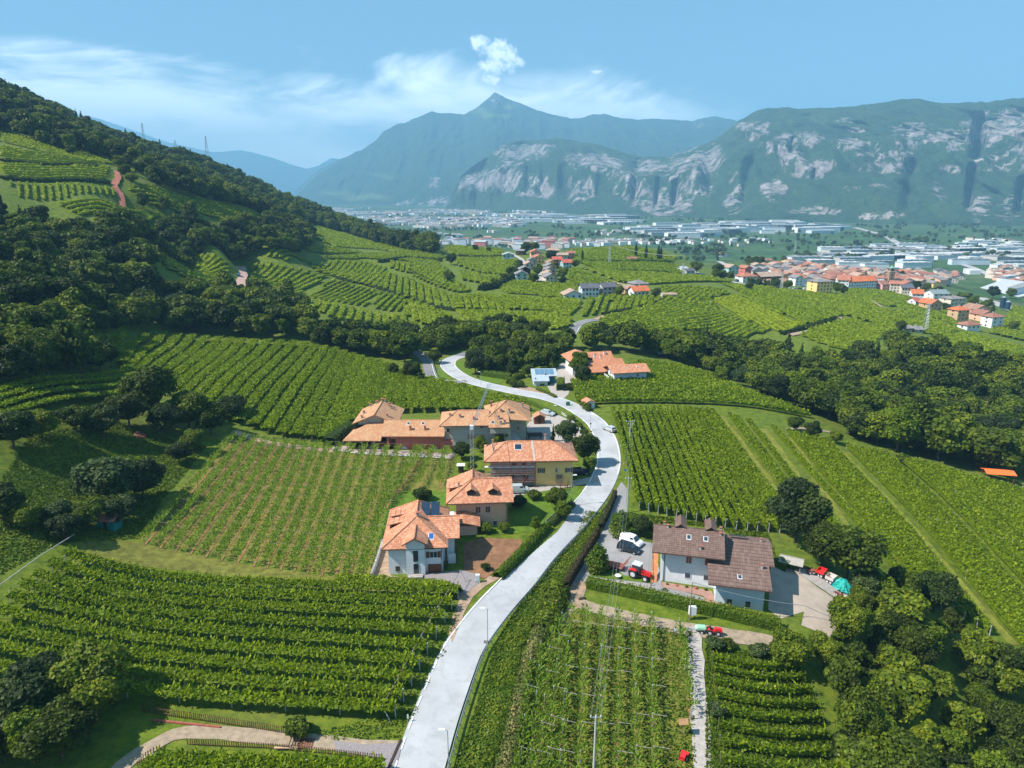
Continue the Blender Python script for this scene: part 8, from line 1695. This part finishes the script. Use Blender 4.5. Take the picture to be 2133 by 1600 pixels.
tk = MB().tube((-1.75, 0, .85), (-.6, 0, .85), .5, n=14).build('tank', mat('green_tank', (0.25, 0.48, 0.33), .5, noise=.1), r); MB().tube((-2.05, 0, .8), (-1.76, 0, .8), .42, n=14).build('fan_housing', mat('pale_green_metal', (0.45, 0.6, 0.55), .5, noise=.1), tk)
for y in (-.5, .5): wheel(r, -1.1, y, .32, .32, .2)
# red walk-behind machine and small wooden canopy beside the track
r = on(1423, 1582, 'cultivator', 'bright red two-part cultivator standing in the grass beside the gravel track', 'cultivator', 60)
MB().box(-.5, .3, -.3, .3, .3, .75).build('engine', M_TRED, r); MB().box(.35, .9, -.45, .45, .2, .5).build('tine_cover', M_TRED, r); MB().tube((-.4, 0, .7), (-1.3, .0, 1.1), .04, n=5).tube((-1.3, -.35, 1.1), (-1.3, .35, 1.1), .04, n=5).build('handlebar', M_TRED, r)
for y in (-.4, .4): wheel(r, -.1, y, .28, .28, .16)
r = on(1421, 1530, 'wooden_canopy', 'little tilted wooden canopy on a post beside the gravel track', 'canopy'); MB().tube((0, 0, -.2), (0, 0, 1.9), .06, n=5).build('post', M_POSTW, r); q = MB(); slab(q, [(-.6, -.4, 1.8), (.6, -.45, 1.9), (.7, .45, 2.1), (-.5, .4, 2.05)], .08); q.build('top', mat('ochre_board', (0.3, 0.17, 0.08), .8, noise=.2), r)
# people at the fork
def person(u, v, yaw, shirt, trousers, hair, label, bend=0.0):
    p = at(u, v); r = tag(empty('person', tuple(p), yaw), label, 'person')
    J = [(0, 0, .92), (0, .02+bend*.3, 1.18), (0, .04+bend*.6, 1.42), (0, .05+bend*.7, 1.52), (-.18, .03+bend*.55, 1.40), (-.24, .02+bend*.6, 1.14), (-.20, -.12+bend*.7, .92), (.18, .03+bend*.55, 1.40), (.25, .0+bend*.6, 1.14), (.22, -.1+bend*.7, .9),
         (-.10, 0, .86), (-.12, -.05, .48), (-.13, .03, .08), (-.14, -.10, .03), (.10, 0, .86), (.13, .06, .48), (.14, .1, .08), (.15, -.02, .03)]
    E_ = [(0, 1), (1, 2), (2, 3), (2, 4), (4, 5), (5, 6), (2, 7), (7, 8), (8, 9), (0, 10), (10, 11), (11, 12), (12, 13), (0, 14), (14, 15), (15, 16), (16, 17)]; Rr = [.15, .15, .15, .065, .075, .05, .035, .075, .05, .035, .095, .065, .045, .04, .095, .065, .045, .04]
    me = bpy.data.meshes.new('body'); me.from_pydata(J, E_, []); me.update(); o = bpy.data.objects.new('body', me); COL.objects.link(o); o.parent = r
    sk = o.modifiers.new('skin', 'SKIN'); o.modifiers.new('smooth', 'SUBSURF').render_levels = 1
    for i, q in enumerate(me.skin_vertices[0].data): q.radius = (Rr[i], Rr[i]*.8); q.use_root = (i == 0)
    def clothes(N, vec, col):
        s = N.new('ShaderNodeSeparateXYZ'); N.l.new(vec, s.inputs[0]); c_ = N.mix(N.smooth(s.outputs[2], .89, .91), trousers, shirt); c_ = N.mix(N.smooth(s.outputs[2], 1.47, 1.49), c_, (.42, .24, .16)); ab = N.math('ABSOLUTE', s.outputs[0])
        hnd = N.math('MULTIPLY', N.math('GREATER_THAN', ab, .17), N.math('LESS_THAN', s.outputs[2], 1.1)); return N.mix(hnd, c_, (.42, .24, .16))
    me.materials.append(mat('clothes_%s' % label[:12].replace(' ', '_'), shirt, .9, fn=clothes))
    hx = (0, .06+bend*.8, 1.66); hd = MB().ball(hx, .085, .1, .12, 12, 8).build('head', mat('skin', (.42, .24, .16), .6, noise=.05), r, smooth=True); MB().ball((hx[0], hx[1]+.02, hx[2]+.03), .095, .105, .115, 12, 8).build('hair', mat('hair', hair, .8, noise=.1), hd, smooth=True)
    return r
person(1406, 1326, 2.6, (.35, .48, .58), (.05, .06, .08), (.02, .015, .012), 'dark-haired person in a light blue shirt standing left of the thin pole', .12); person(1419, 1328, 1.2, (.45, .52, .6), (.03, .04, .06), (.25, .22, .2), 'person in a pale shirt and dark trousers just right of the thin pole')
# small huts and yard things
def hut(u, v, rz, W, D, H, rise, wm, rm, label, axis='x', cat='shed', name='garden_shed', ov=.35, open_=False):
    p = at(u, v); r = tag(empty(name, tuple(p), math.radians(rz)), label, cat)
    if open_:
        for x in (-W/2+.1, W/2-.1):
            for y in (.1, D-.1): MB().box(x-.08, x+.08, y-.08, y+.08, -.6, H).build('post', wm, r)
    else: gable_wall(MB(), -W/2, W/2, 0, D, -.8, H, H+rise-.06, axis).build('wall', wm, r); MB().box(-.35, .35, -.05, -.002, 0, min(1.8, H-.1)).build('door', M_EAVE, r)
    hip(MB(), -W/2-ov, W/2+ov, -ov, D+ov, H, H+rise+.08, axis, 0, 0, .1).build('roof', rm, r); return r
hut(221, 1104, -4, 3.2, 2.4, 1.9, .7, mat('teal_boards', (0.01, 0.17, 0.16), .8, noise=.15), M_BRICK, 'small teal garden hut with a red roof under the trees'); hut(1229, 852, 15, 3.0, 3.0, 2.0, .8, M_WHITE, M_TILE, 'tiny white roadside hut with a tiled roof', 'y'); hut(1645, 1190, -28, 3.4, 2.4, 1.6, .5, M_POSTW, mat('faded_sheet', (0.33, 0.30, 0.26), .8, noise=.2, nscale=2), 'open carport with a white ridged roof behind the hedge', open_=True, cat='carport', name='carport'); hut(2083, 1004, -12, 6.6, 3.6, 2.2, .5, M_WOOD, mat('bright_orange_sheet', (0.75, 0.16, 0.04), .6, noise=.06), 'long shed with a bright orange roof at the wood edge', open_=True)
hut(1124, 884, 5, 3.0, 2.6, 2.1, .9, M_WOOD, M_TILE, 'brown wooden shed with a tiled gable at the corner of the gravel yard', 'y'); hut(1848, 1348, -8, 5.6, 2.6, 1.6, .25, M_EAVE, mat('corrugated_grey', (0.2, 0.21, 0.22), .7, noise=.2, nscale=3), 'low shed with a grey corrugated roof half hidden in the thicket', open_=True); hut(1115, 920, 3, 3.4, 2.4, 1.6, .05, M_EAVE, M_EAVE, 'dark open lean-to in the shade behind the yellow house', open_=True); hut(1384, 745, 3, 5, 3, 1.8, .3, M_EAVE, M_METALR, 'dark shed at the edge of the ravine wood behind the inn'); hut(1190, 893, 0, .1, .1, .1, .02, M_EAVE, M_EAVE, 'x') if False else None
hut(960, 985, 0, 1.2, 1.0, 1.9, .05, M_EAVE, M_FRAME, 'narrow dark site toilet with a white lid left of the crane', cat='cabin', name='site_cabin'); hut(1395, 621, 0, 9, 7, 2.4, .6, M_GREY, ROOFS['beige'], 'pale low building beside the far track')
r = on(1287, 1206, 'garden_table', 'round white garden table on the strip of lawn', 'table'); MB().tube((0, 0, .68), (0, 0, .72), .55, n=18).build('tabletop', M_FRAME, r); MB().tube((0, 0, 0), (0, 0, .68), .06, n=6).build('leg', M_FRAME, r)
r = on(1996, 1215, 'x', 'x', 'x') if False else None
r = on(995, 1213, 'utility_cabinet', 'white utility cabinet on a concrete base beside the drive', 'cabinet'); MB().box(-.35, .35, -.25, .25, .5, 1.5).build('cabinet', M_FRAME, r); MB().box(-.42, .42, -.3, .3, -.2, .49).build('base', M_POSTC, r); MB().box(-.3, .3, -.27, -.252, .6, 1.4).build('door', M_BLUEW, r)
tag(MB().box(-.35, .35, -.35, .35, .0, .02).build('manhole_cover', M_BRICK, loc=tuple(at(1105, 1208)+np.array((0, 0, .13)))), 'rusty square manhole cover in the main road', 'manhole cover')
r = on(1183, 845, 'waste_container', 'dark green waste container at the drive entrance', 'container'); MB().box(-.6, .6, -.45, .45, .15, 1.15).build('bin', mat('bin_green', (0.02, 0.12, 0.07), .5, noise=.1), r); MB().ball((0, 0, 1.1), .62, .46, .25, 10, 5).build('lid', mat('bin_lid', (0.03, 0.16, 0.1), .5, noise=.1), r)
tag(MB().disc((0, 0, .12), (0, 0, 1), .42, .22, 16).build('tyre', M_BLACK, loc=tuple(at(1385, 1230))), 'black tyre lying on the lane at the house corner', 'tyre')
tag(MB().box(-4.6, 4.6, -.12, .12, .02, .24).build('timber_beam', M_RUST, loc=tuple(at(388, 1509)), rz=-.13), 'long reddish timber beam lying along the picket fence', 'timber')
r = on(618, 1552, 'timber_gate', 'dark timber gate frame leaning over the footpath', 'gate'); 
for k in range(4): MB().tube((-.9+k*.35, -.6, 0), (-.3+k*.35, 1.4, 1.9), .06, n=4).build('bar', M_EAVE, r)
for k in range(6): MB().box(.2+k*.32, .42+k*.32, -.6, .9, .1, .14).build('plank', M_WOOD, r)
MB().box(-2.4, .4, -.95, -.7, .35, .45).build('bench_plank', mat('pale_red_wood', (0.5, 0.3, 0.22), .8, noise=.15), r)
tree_px('bush', 622, 1532, 2.6, 'green bush climbing over the timber gate', name='bush', cat='bush')
r = on(1150, 1276, 'blue_sheet_stand', 'blue sheet leaning on a stand at the lane end', 'sheet'); q = MB(); slab(q, [(-.9, -.6, .2), (.7, -.9, .3), (.9, .7, 1.7), (-.6, .9, 1.5)], .05); q.build('sheet', mat('blue_tarp', (0.03, 0.13, 0.24), .6, noise=.2, nscale=3), r); MB().box(.55, .75, .3, .6, .2, 1.9).build('board', mat('orange_board', (0.6, 0.25, 0.05), .7, noise=.1), r)
r = on(1158, 1242, 'stone_block', 'tall weathered stone block at the end of the creeper wall', 'stone'); MB().hexa([(-.5, -.35, -.2), (.5, -.3, -.2), (.5, .5, -.2), (-.5, .45, -.2), (-.4, -.3, 1.2), (.45, -.2, 1.5), (.4, .5, 1.6), (-.45, .4, 1.2)]).build('block', M_STONE, r)
tag(MB().box(-.5, .5, -.4, .4, 0, .6).build('wooden_crate', M_POSTW, loc=tuple(at(1209, 1248)), rz=.4), 'wooden crate standing on the dirt at the lane end', 'crate')
W_ = px_line([(1228, 1204), (1290, 1216), (1357, 1229)]); lw = MB()
c0 = W_[0]; z0 = G(*c0)
for a, b in zip(W_[:-1], W_[1:]):
    n_ = 9
    for k in range(n_): pa = a+(b-a)*k/n_; pb = a+(b-a)*(k+.94)/n_; lw.tube((pa[0]-c0[0], pa[1]-c0[1], G(*pa)-z0+.2), (pb[0]-c0[0], pb[1]-c0[1], G(*pb)-z0+.2), .24, n=4)
tag(lw.build('low_wall', M_STONE, loc=(c0[0], c0[1], z0)), 'low stone edging wall below the strip of lawn', 'wall')
W_ = px_line([(797, 1135), (788, 1165), (774, 1205)]); c0 = W_[0]; z0 = G(*c0); lw = MB()
for a, b in zip(W_[:-1], W_[1:]): lw.hexa([(a[0]-c0[0]-.15, a[1]-c0[1], -.3), (b[0]-c0[0]-.15, b[1]-c0[1], -.3), (b[0]-c0[0]+.15, b[1]-c0[1], -.3), (a[0]-c0[0]+.15, a[1]-c0[1], -.3), (a[0]-c0[0]-.15, a[1]-c0[1], 1.1), (b[0]-c0[0]-.15, b[1]-c0[1], 1.1), (b[0]-c0[0]+.15, b[1]-c0[1], 1.1), (a[0]-c0[0]+.15, a[1]-c0[1], 1.1)])
tag(lw.build('garden_wall', M_POSTC, loc=(c0[0], c0[1], z0)), 'pale garden wall left of the white house', 'wall')
tag(MB().box(-.13, .13, -2.2, 2.2, .02, .1).build('drain_grate', M_EAVE, loc=tuple(at(822, 1572)+np.array((0, 0, .12))), rz=-.18), 'dark drain grate across the mouth of the footpath', 'drain')
# ------------------------------------------------------------------ village roofs, bell tower, warehouses, far town
def solid(px, h, rm, wm, label, cat='warehouse', name='warehouse', rh=.4, panels=0):
    P = [at(*q) for q in px]; z0 = min(p[2] for p in P); c = np.mean([p[:2] for p in P], 0); poly = [(p[0]-c[0], p[1]-c[1]) for p in P]
    if sum(poly[i][0]*poly[(i+1) % len(poly)][1]-poly[(i+1) % len(poly)][0]*poly[i][1] for i in range(len(poly))) < 0: poly = poly[::-1]
    r = tag(empty(name, (c[0], c[1], z0)), label, cat); MB().prism(poly, -4, h).build('wall', wm, r); MB().prism([(x*1.01, y*1.01) for x, y in poly], h+.002, h+rh).build('roof', rm, r); return r
M_WROOF = far_tile('white_flat_roof', (0.44, 0.45, 0.45)); M_GROOF = far_tile('grey_flat_roof', (0.24, 0.25, 0.25)); M_DWALL = mat('dark_cladding', (0.06, 0.07, 0.08), .6, noise=.1); M_BROOF = far_tile('blue_grey_roof', (0.22, 0.26, 0.29))
r = solid([(1984, 603), (2041, 618), (2230, 612), (2090, 595)], 9, M_WROOF, M_DWALL, 'huge dark-walled warehouse with a pale roof beside the motorway')
solid([(2096, 612), (2107, 616), (2160, 611), (2140, 606)], 13, M_GROOF, M_BLUEW, 'pale stair block at the right end of the huge warehouse', 'building', 'building')
for k, (u, v) in enumerate(((2086, 646), (2097, 649))):
    p = at(u, v); r = tag(empty('silo', tuple(p)), ['dark blue silo, left and taller of two by the road', 'dark blue silo, right and lower of two by the road'][k], 'silo'); hh = 12-3*k; MB().tube((0, 0, 2), (0, 0, hh), 2.2, n=14).build('tank', mat('dark_blue_steel', (0.02, 0.05, 0.09), .5, noise=.1), r); MB().tube((0, 0, hh), (0, 0, hh+1.2), 2.2, .4, n=14).build('cap', M_BROOF, r)
    for s in (-1, 1): MB().box(s*1.6-.15, s*1.6+.15, -.15, .15, -1, 2.1).build('leg', M_STEEL, r)
# bell tower
p = at(1852, 597); h = zof(p, 556); r = tag(empty('bell_tower', tuple(p)), 'brown stone bell tower with a green cap above the village roofs', 'bell tower'); w = 2.9
MB().box(-w, w, -w, w, -3, h*.8).build('shaft', mat('tower_stone', (0.30, 0.20, 0.14), .9, noise=.25, nscale=.4), r); b = MB()
for s in (-1, 1):
    for t in (-1, 1): b.box(s*w*.8-.7, s*w*.8+.7, t*w*.8-.7, t*w*.8+.7, h*.8+.002, h*.93)
b.build('belfry', MATS['tower_stone'], r); MB().box(-w*.5, w*.5, -w*.5, w*.5, h*.8+.002, h*.9).build('bell_chamber', M_DARK, r); MB().box(-w*1.1, w*1.1, -w*1.1, w*1.1, h*.8-.6, h*.8).build('cornice', M_CREAM, r); MB().box(-w*1.1, w*1.1, -w*1.1, w*1.1, h*.93+.01, h*.96).tube((0, 0, h*.96), (0, 0, h*1.06), w*.75, .2, n=8).build('cap', mat('verdigris', (0.2, 0.36, 0.28), .7, noise=.15), r)
for k in range(3): window(r, 0, h*(.25+.18*k), 1.0, 1.8, y=-w-.05, style='dark')
# village houses by the score
rngv = np.random.default_rng(5)
vpoly = [(1570, 562), (1620, 556), (1700, 552), (1780, 552), (1850, 556), (1920, 566), (1985, 580), (1960, 598), (1915, 606), (1840, 594), (1740, 594), (1690, 598), (1600, 582)]
taken = [at(*t[0])[:2] for t in HL]; cnt = 0
roofn = ['orange', 'rust', 'brown', 'brown', 'grey', 'beige', 'beige', 'brown', 'rust', 'grey', 'beige', 'orange', 'slate']; walln = ['white', 'cream', 'tan', 'peach', 'grey', 'yellow', 'white']
def village(poly, sp, label, group, hr=(5, 8.5), wr=(9, 17), seed=0, roofs=roofn, walls=walln, limit=999, clear=8.5):
    """one house per plot; the label names its look and its place beside the next landmark"""
    global cnt
    rng = np.random.default_rng(seed); P = scatter(poly_world(poly), sp, .33, seed); P = P[np.argsort(np.hypot(P[:, 0], P[:, 1]))][:limit]; ang = rng.choice([.1, .25, -.2, .1+math.pi/2])
    for x, y in P:
        if min(np.hypot(x-t[0], y-t[1]) for t in taken) < clear: continue
        taken.append((x, y)); W = rng.uniform(*wr); D = rng.uniform(wr[0]*.8, wr[1]*.8); e = rng.uniform(*hr); rk = roofs[rng.integers(len(roofs))]; wk = walls[rng.integers(len(walls))]; kd = ['gx', 'gy', 'hx'][rng.integers(3)]
        z = G(x, y); r = empty('house', (x, y, z), ang+rng.normal(0, .14)); tag(r, label % (rk if rk != 'vivid' else 'bright orange', wk), 'house', group); rise = rng.uniform(2, 3.4); m = min(W, D)/2
        if kd[0] == 'g': gable_wall(MB(), -W/2, W/2, -D/2, D/2, -4, e, e+rise-.1, kd[1]).build('wall', COLS[wk], r); hip(MB(), -W/2-.7, W/2+.7, -D/2-.7, D/2+.7, e, e+rise, kd[1]).build('roof', ROOFS[rk], r)
        else: MB().box(-W/2, W/2, -D/2, D/2, -4, e).build('wall', COLS[wk], r); hip(MB(), -W/2-.7, W/2+.7, -D/2-.7, D/2+.7, e+.01, e+rise, 'x' if W > D else 'y', m, m).build('roof', ROOFS[rk], r)
        b = MB(); nw = 4
        for k in range(nw):
            for f in range(2): xx = -W/2+W*(k+.5)/nw; b.box(xx-.5, xx+.5, -D/2-.06, -D/2-.01, e*(.2+.42*f), e*(.2+.42*f)+1.3)
        b.build('windows', M_GLASS, r)['kind'] = 'stuff'; cnt += 1
village(vpoly, 15.5, '%s-roofed house with %s walls in the old village', 'houses packed in the old village', seed=3, limit=210)
village([(1880, 572), (1960, 566), (2000, 575), (1990, 590), (1930, 590)], 30, '%s-roofed house with %s walls behind the old village', 'houses behind the old village', seed=4)
village([(2072, 590), (2160, 602), (2160, 575), (2070, 556)], 34, '%s-roofed house with %s walls in the suburb right of the motorway', 'houses right of the motorway', seed=6, wr=(12, 18), limit=26)
village([(880, 512), (1010, 514), (1080, 522), (1200, 516), (1190, 500), (1080, 497), (960, 498), (890, 500)], 42, '%s-roofed block with %s walls in the town behind the hill', 'town blocks behind the hill', (9, 16), (16, 32), 8, ['rust', 'pale', 'grey', 'rust', 'beige'], ['pink', 'white', 'cream', 'white', 'blue', 'red'], 46, 22)
print('village houses', cnt)
# warehouses on the valley floor
def sheds(poly, sp, label, group, sr=(40, 110), hr=(8, 13), seed=0, limit=60, mats=None, clear=None):
    rng = np.random.default_rng(seed); P = scatter(poly_world(poly), sp, .3, seed); P = P[rng.permutation(len(P))][:limit]; mats = mats or [M_WROOF, M_WROOF, M_GROOF, M_BROOF]
    for x, y in P:
        W = rng.uniform(*sr); D = rng.uniform(sr[0]*.5, sr[1]*.45); e = rng.uniform(*hr); m = mats[rng.integers(len(mats))]; nm = {'white_flat_roof': 'white', 'grey_flat_roof': 'grey', 'blue_grey_roof': 'blue-grey'}.get(m.name, 'rust')
        r = tag(empty('warehouse', (x, y, G(x, y)), rng.normal(.12, .12)), label % nm, 'warehouse', group); wm = [M_WHITE, M_BLUEW, M_GREY, M_WHITE, M_DWALL][rng.integers(5)]
        MB().box(-W/2, W/2, -D/2, D/2, -3, e).build('wall', wm, r); b = MB().box(-W/2-.4, W/2+.4, -D/2-.4, D/2+.4, e+.01, e+.7)
        for k in range(int(W/14)): b.box(-W/2+6+k*14, -W/2+9+k*14, -D*.4, D*.4, e+.72, e+1.6)
        b.build('roof', m, r)
sheds([(1300, 492), (1420, 496), (1560, 488), (1700, 486), (1780, 488), (1760, 472), (1640, 466), (1500, 468), (1330, 476)], 92, '%s-roofed warehouse in the industrial belt under the cliffs', 'warehouses under the cliffs', (40, 120), (8, 18), 1, 85)
sheds([(1660, 552), (1770, 556), (1890, 562), (1960, 560), (1960, 520), (1880, 512), (1760, 520), (1690, 530)], 56, '%s-roofed warehouse behind the old village', 'warehouses behind the old village', (26, 80), (6, 11), 2, 46)
sheds([(1940, 545), (2060, 560), (2160, 560), (2160, 520), (2040, 508), (1930, 515)], 78, '%s-roofed warehouse on the plain at the right', 'warehouses on the plain at the right', (26, 90), (6, 12), 3, 38)
sheds([(1080, 452), (1300, 450), (1340, 458), (1300, 470), (1120, 470)], 170, '%s-roofed hall in the far industrial strip', 'halls in the far industrial strip', (60, 170), (8, 16), 5, 46)
# the far town: thousands of boxes nobody could count
def far_town(polys, label):
    rng = np.random.default_rng(12); V = []; F = []; M = []; cube = np.array([(-1, -1, 0), (1, -1, 0), (1, 1, 0), (-1, 1, 0), (-1, -1, 1), (1, -1, 1), (1, 1, 1), (-1, 1, 1)], float)*np.array((.5, .5, 1)); fc = np.array([(4, 5, 6, 7), (0, 1, 5, 4), (1, 2, 6, 5), (2, 3, 7, 6), (3, 0, 4, 7)]); n = 0
    for poly, sp, sr, hr in polys:
        P = scatter(poly_world(poly), sp, .45, int(sp)); d = fbm(P[:, 0]/500, P[:, 1]/500, 3, 4); P = P[d > .49]
        for x, y in P:
            W, D, e = rng.uniform(*sr), rng.uniform(*sr)*.6, rng.uniform(*hr); a = rng.normal(.2, .2); c, s = math.cos(a), math.sin(a); q = cube*np.array((W, D, e)); q = np.stack([q[:, 0]*c-q[:, 1]*s+x, q[:, 0]*s+q[:, 1]*c+y, q[:, 2]+G(x, y)], 1)
            V.append(q); F.append(fc+8*n); k = rng.integers(4); M += [k, 4+k % 2, 4+k % 2, 4+k % 2, 4+k % 2]; n += 1
    o = link('far_town', np_mesh('far_town', np.concatenate(V), np.concatenate(F), M), [M_WROOF, ROOFS['rust'], ROOFS['beige'], M_GROOF, M_WHITE, M_CREAM]); tag(o, label, 'town', kind='stuff'); print('far boxes', n)
far_town([([(650, 436), (800, 434), (1000, 440), (1200, 442), (1300, 446), (1280, 455), (1100, 452), (900, 450), (720, 450)], 66, (20, 90), (7, 14)), ([(740, 452), (900, 452), (1080, 456), (1090, 472), (980, 480), (860, 480), (800, 470)], 46, (16, 60), (6, 12)), ([(900, 484), (1050, 482), (1180, 478), (1290, 480), (1290, 492), (1100, 494), (930, 496)], 52, (12, 40), (6, 11)), ([(1190, 505), (1300, 500), (1420, 505), (1420, 515), (1300, 514), (1200, 514)], 30, (12, 26), (6, 9)),
          ([(1820, 500), (1960, 496), (2133, 505), (2133, 515), (1980, 512), (1880, 508)], 46, (12, 50), (5, 9)), ([(1380, 500), (1560, 498), (1700, 505), (1680, 520), (1500, 512), (1400, 510)], 60, (10, 22), (5, 8)), ([(1980, 566), (2060, 580), (2160, 590), (2160, 560), (2060, 545)], 34, (12, 26), (6, 9))], 'far town and scattered farm buildings spread over the valley floor')
# tree clumps on the plain
clumps = []
for k in range(320):
    u = RNG.uniform(760, 2150); v = RNG.uniform(444, 545) if RNG.random() < .7 else RNG.uniform(440, 500)
    if u < 1250 and v > 505: continue
    c = at(u, v)
    if c[2] > -55: continue
    for j in range(int(RNG.integers(2, 9))): clumps.append((0, c[0]+RNG.normal(0, 22), c[1]+RNG.normal(0, 14), 'broad', RNG.uniform(8, 15)))
for k in range(26): c = at(RNG.uniform(1590, 1960), RNG.uniform(562, 596)); clumps.append((0, c[0], c[1], 'broad', RNG.uniform(8, 12)))
for px in ([(1560, 596), (1640, 600)], [(1920, 612), (2000, 634)], [(1905, 604), (1960, 612)], [(2000, 660), (1975, 650)], [(1560, 556), (1680, 548)], [(1480, 580), (1520, 585)], [(1000, 512), (1090, 518)], [(2000, 620), (2060, 650)], [(1580, 548), (1540, 545)]):
    a, b = at(*px[0]), at(*px[1])
    for t in np.linspace(0, 1, max(3, int(np.linalg.norm(b-a)/8))): q = a+(b-a)*t; clumps.append((0, q[0]+RNG.normal(0, 3), q[1]+RNG.normal(0, 3), 'broad', RNG.uniform(6, 11)))
tree_mass('plain_trees', clumps, 'scattered tree clumps and lines on the valley plain')
M_RD = mat('far_road', (0.36, 0.34, 0.33), .9, noise=.1, nscale=.05)
for pts, w in (([(1985, 546), (2010, 553), (2033, 561), (2066, 575), (2098, 590), (2160, 612)], 14), ([(1780, 474), (1810, 482), (1842, 491), (1868, 506)], 20), ([(2036, 620), (2080, 635), (2133, 655), (2180, 675)], 16), ([(1442, 566), (1470, 574), (1500, 582), (1545, 592), (1580, 598)], 6), ([(1497, 545), (1510, 552), (1524, 562)], 7), ([(1060, 528), (1085, 540), (1092, 552)], 4), ([(1062, 592), (1072, 575), (1084, 556), (1090, 546)], 5), ([(1122, 592), (1128, 575), (1132, 562)], 5)):
    way('far_road', spline(px_line(pts), 14), w, M_RD, .5)
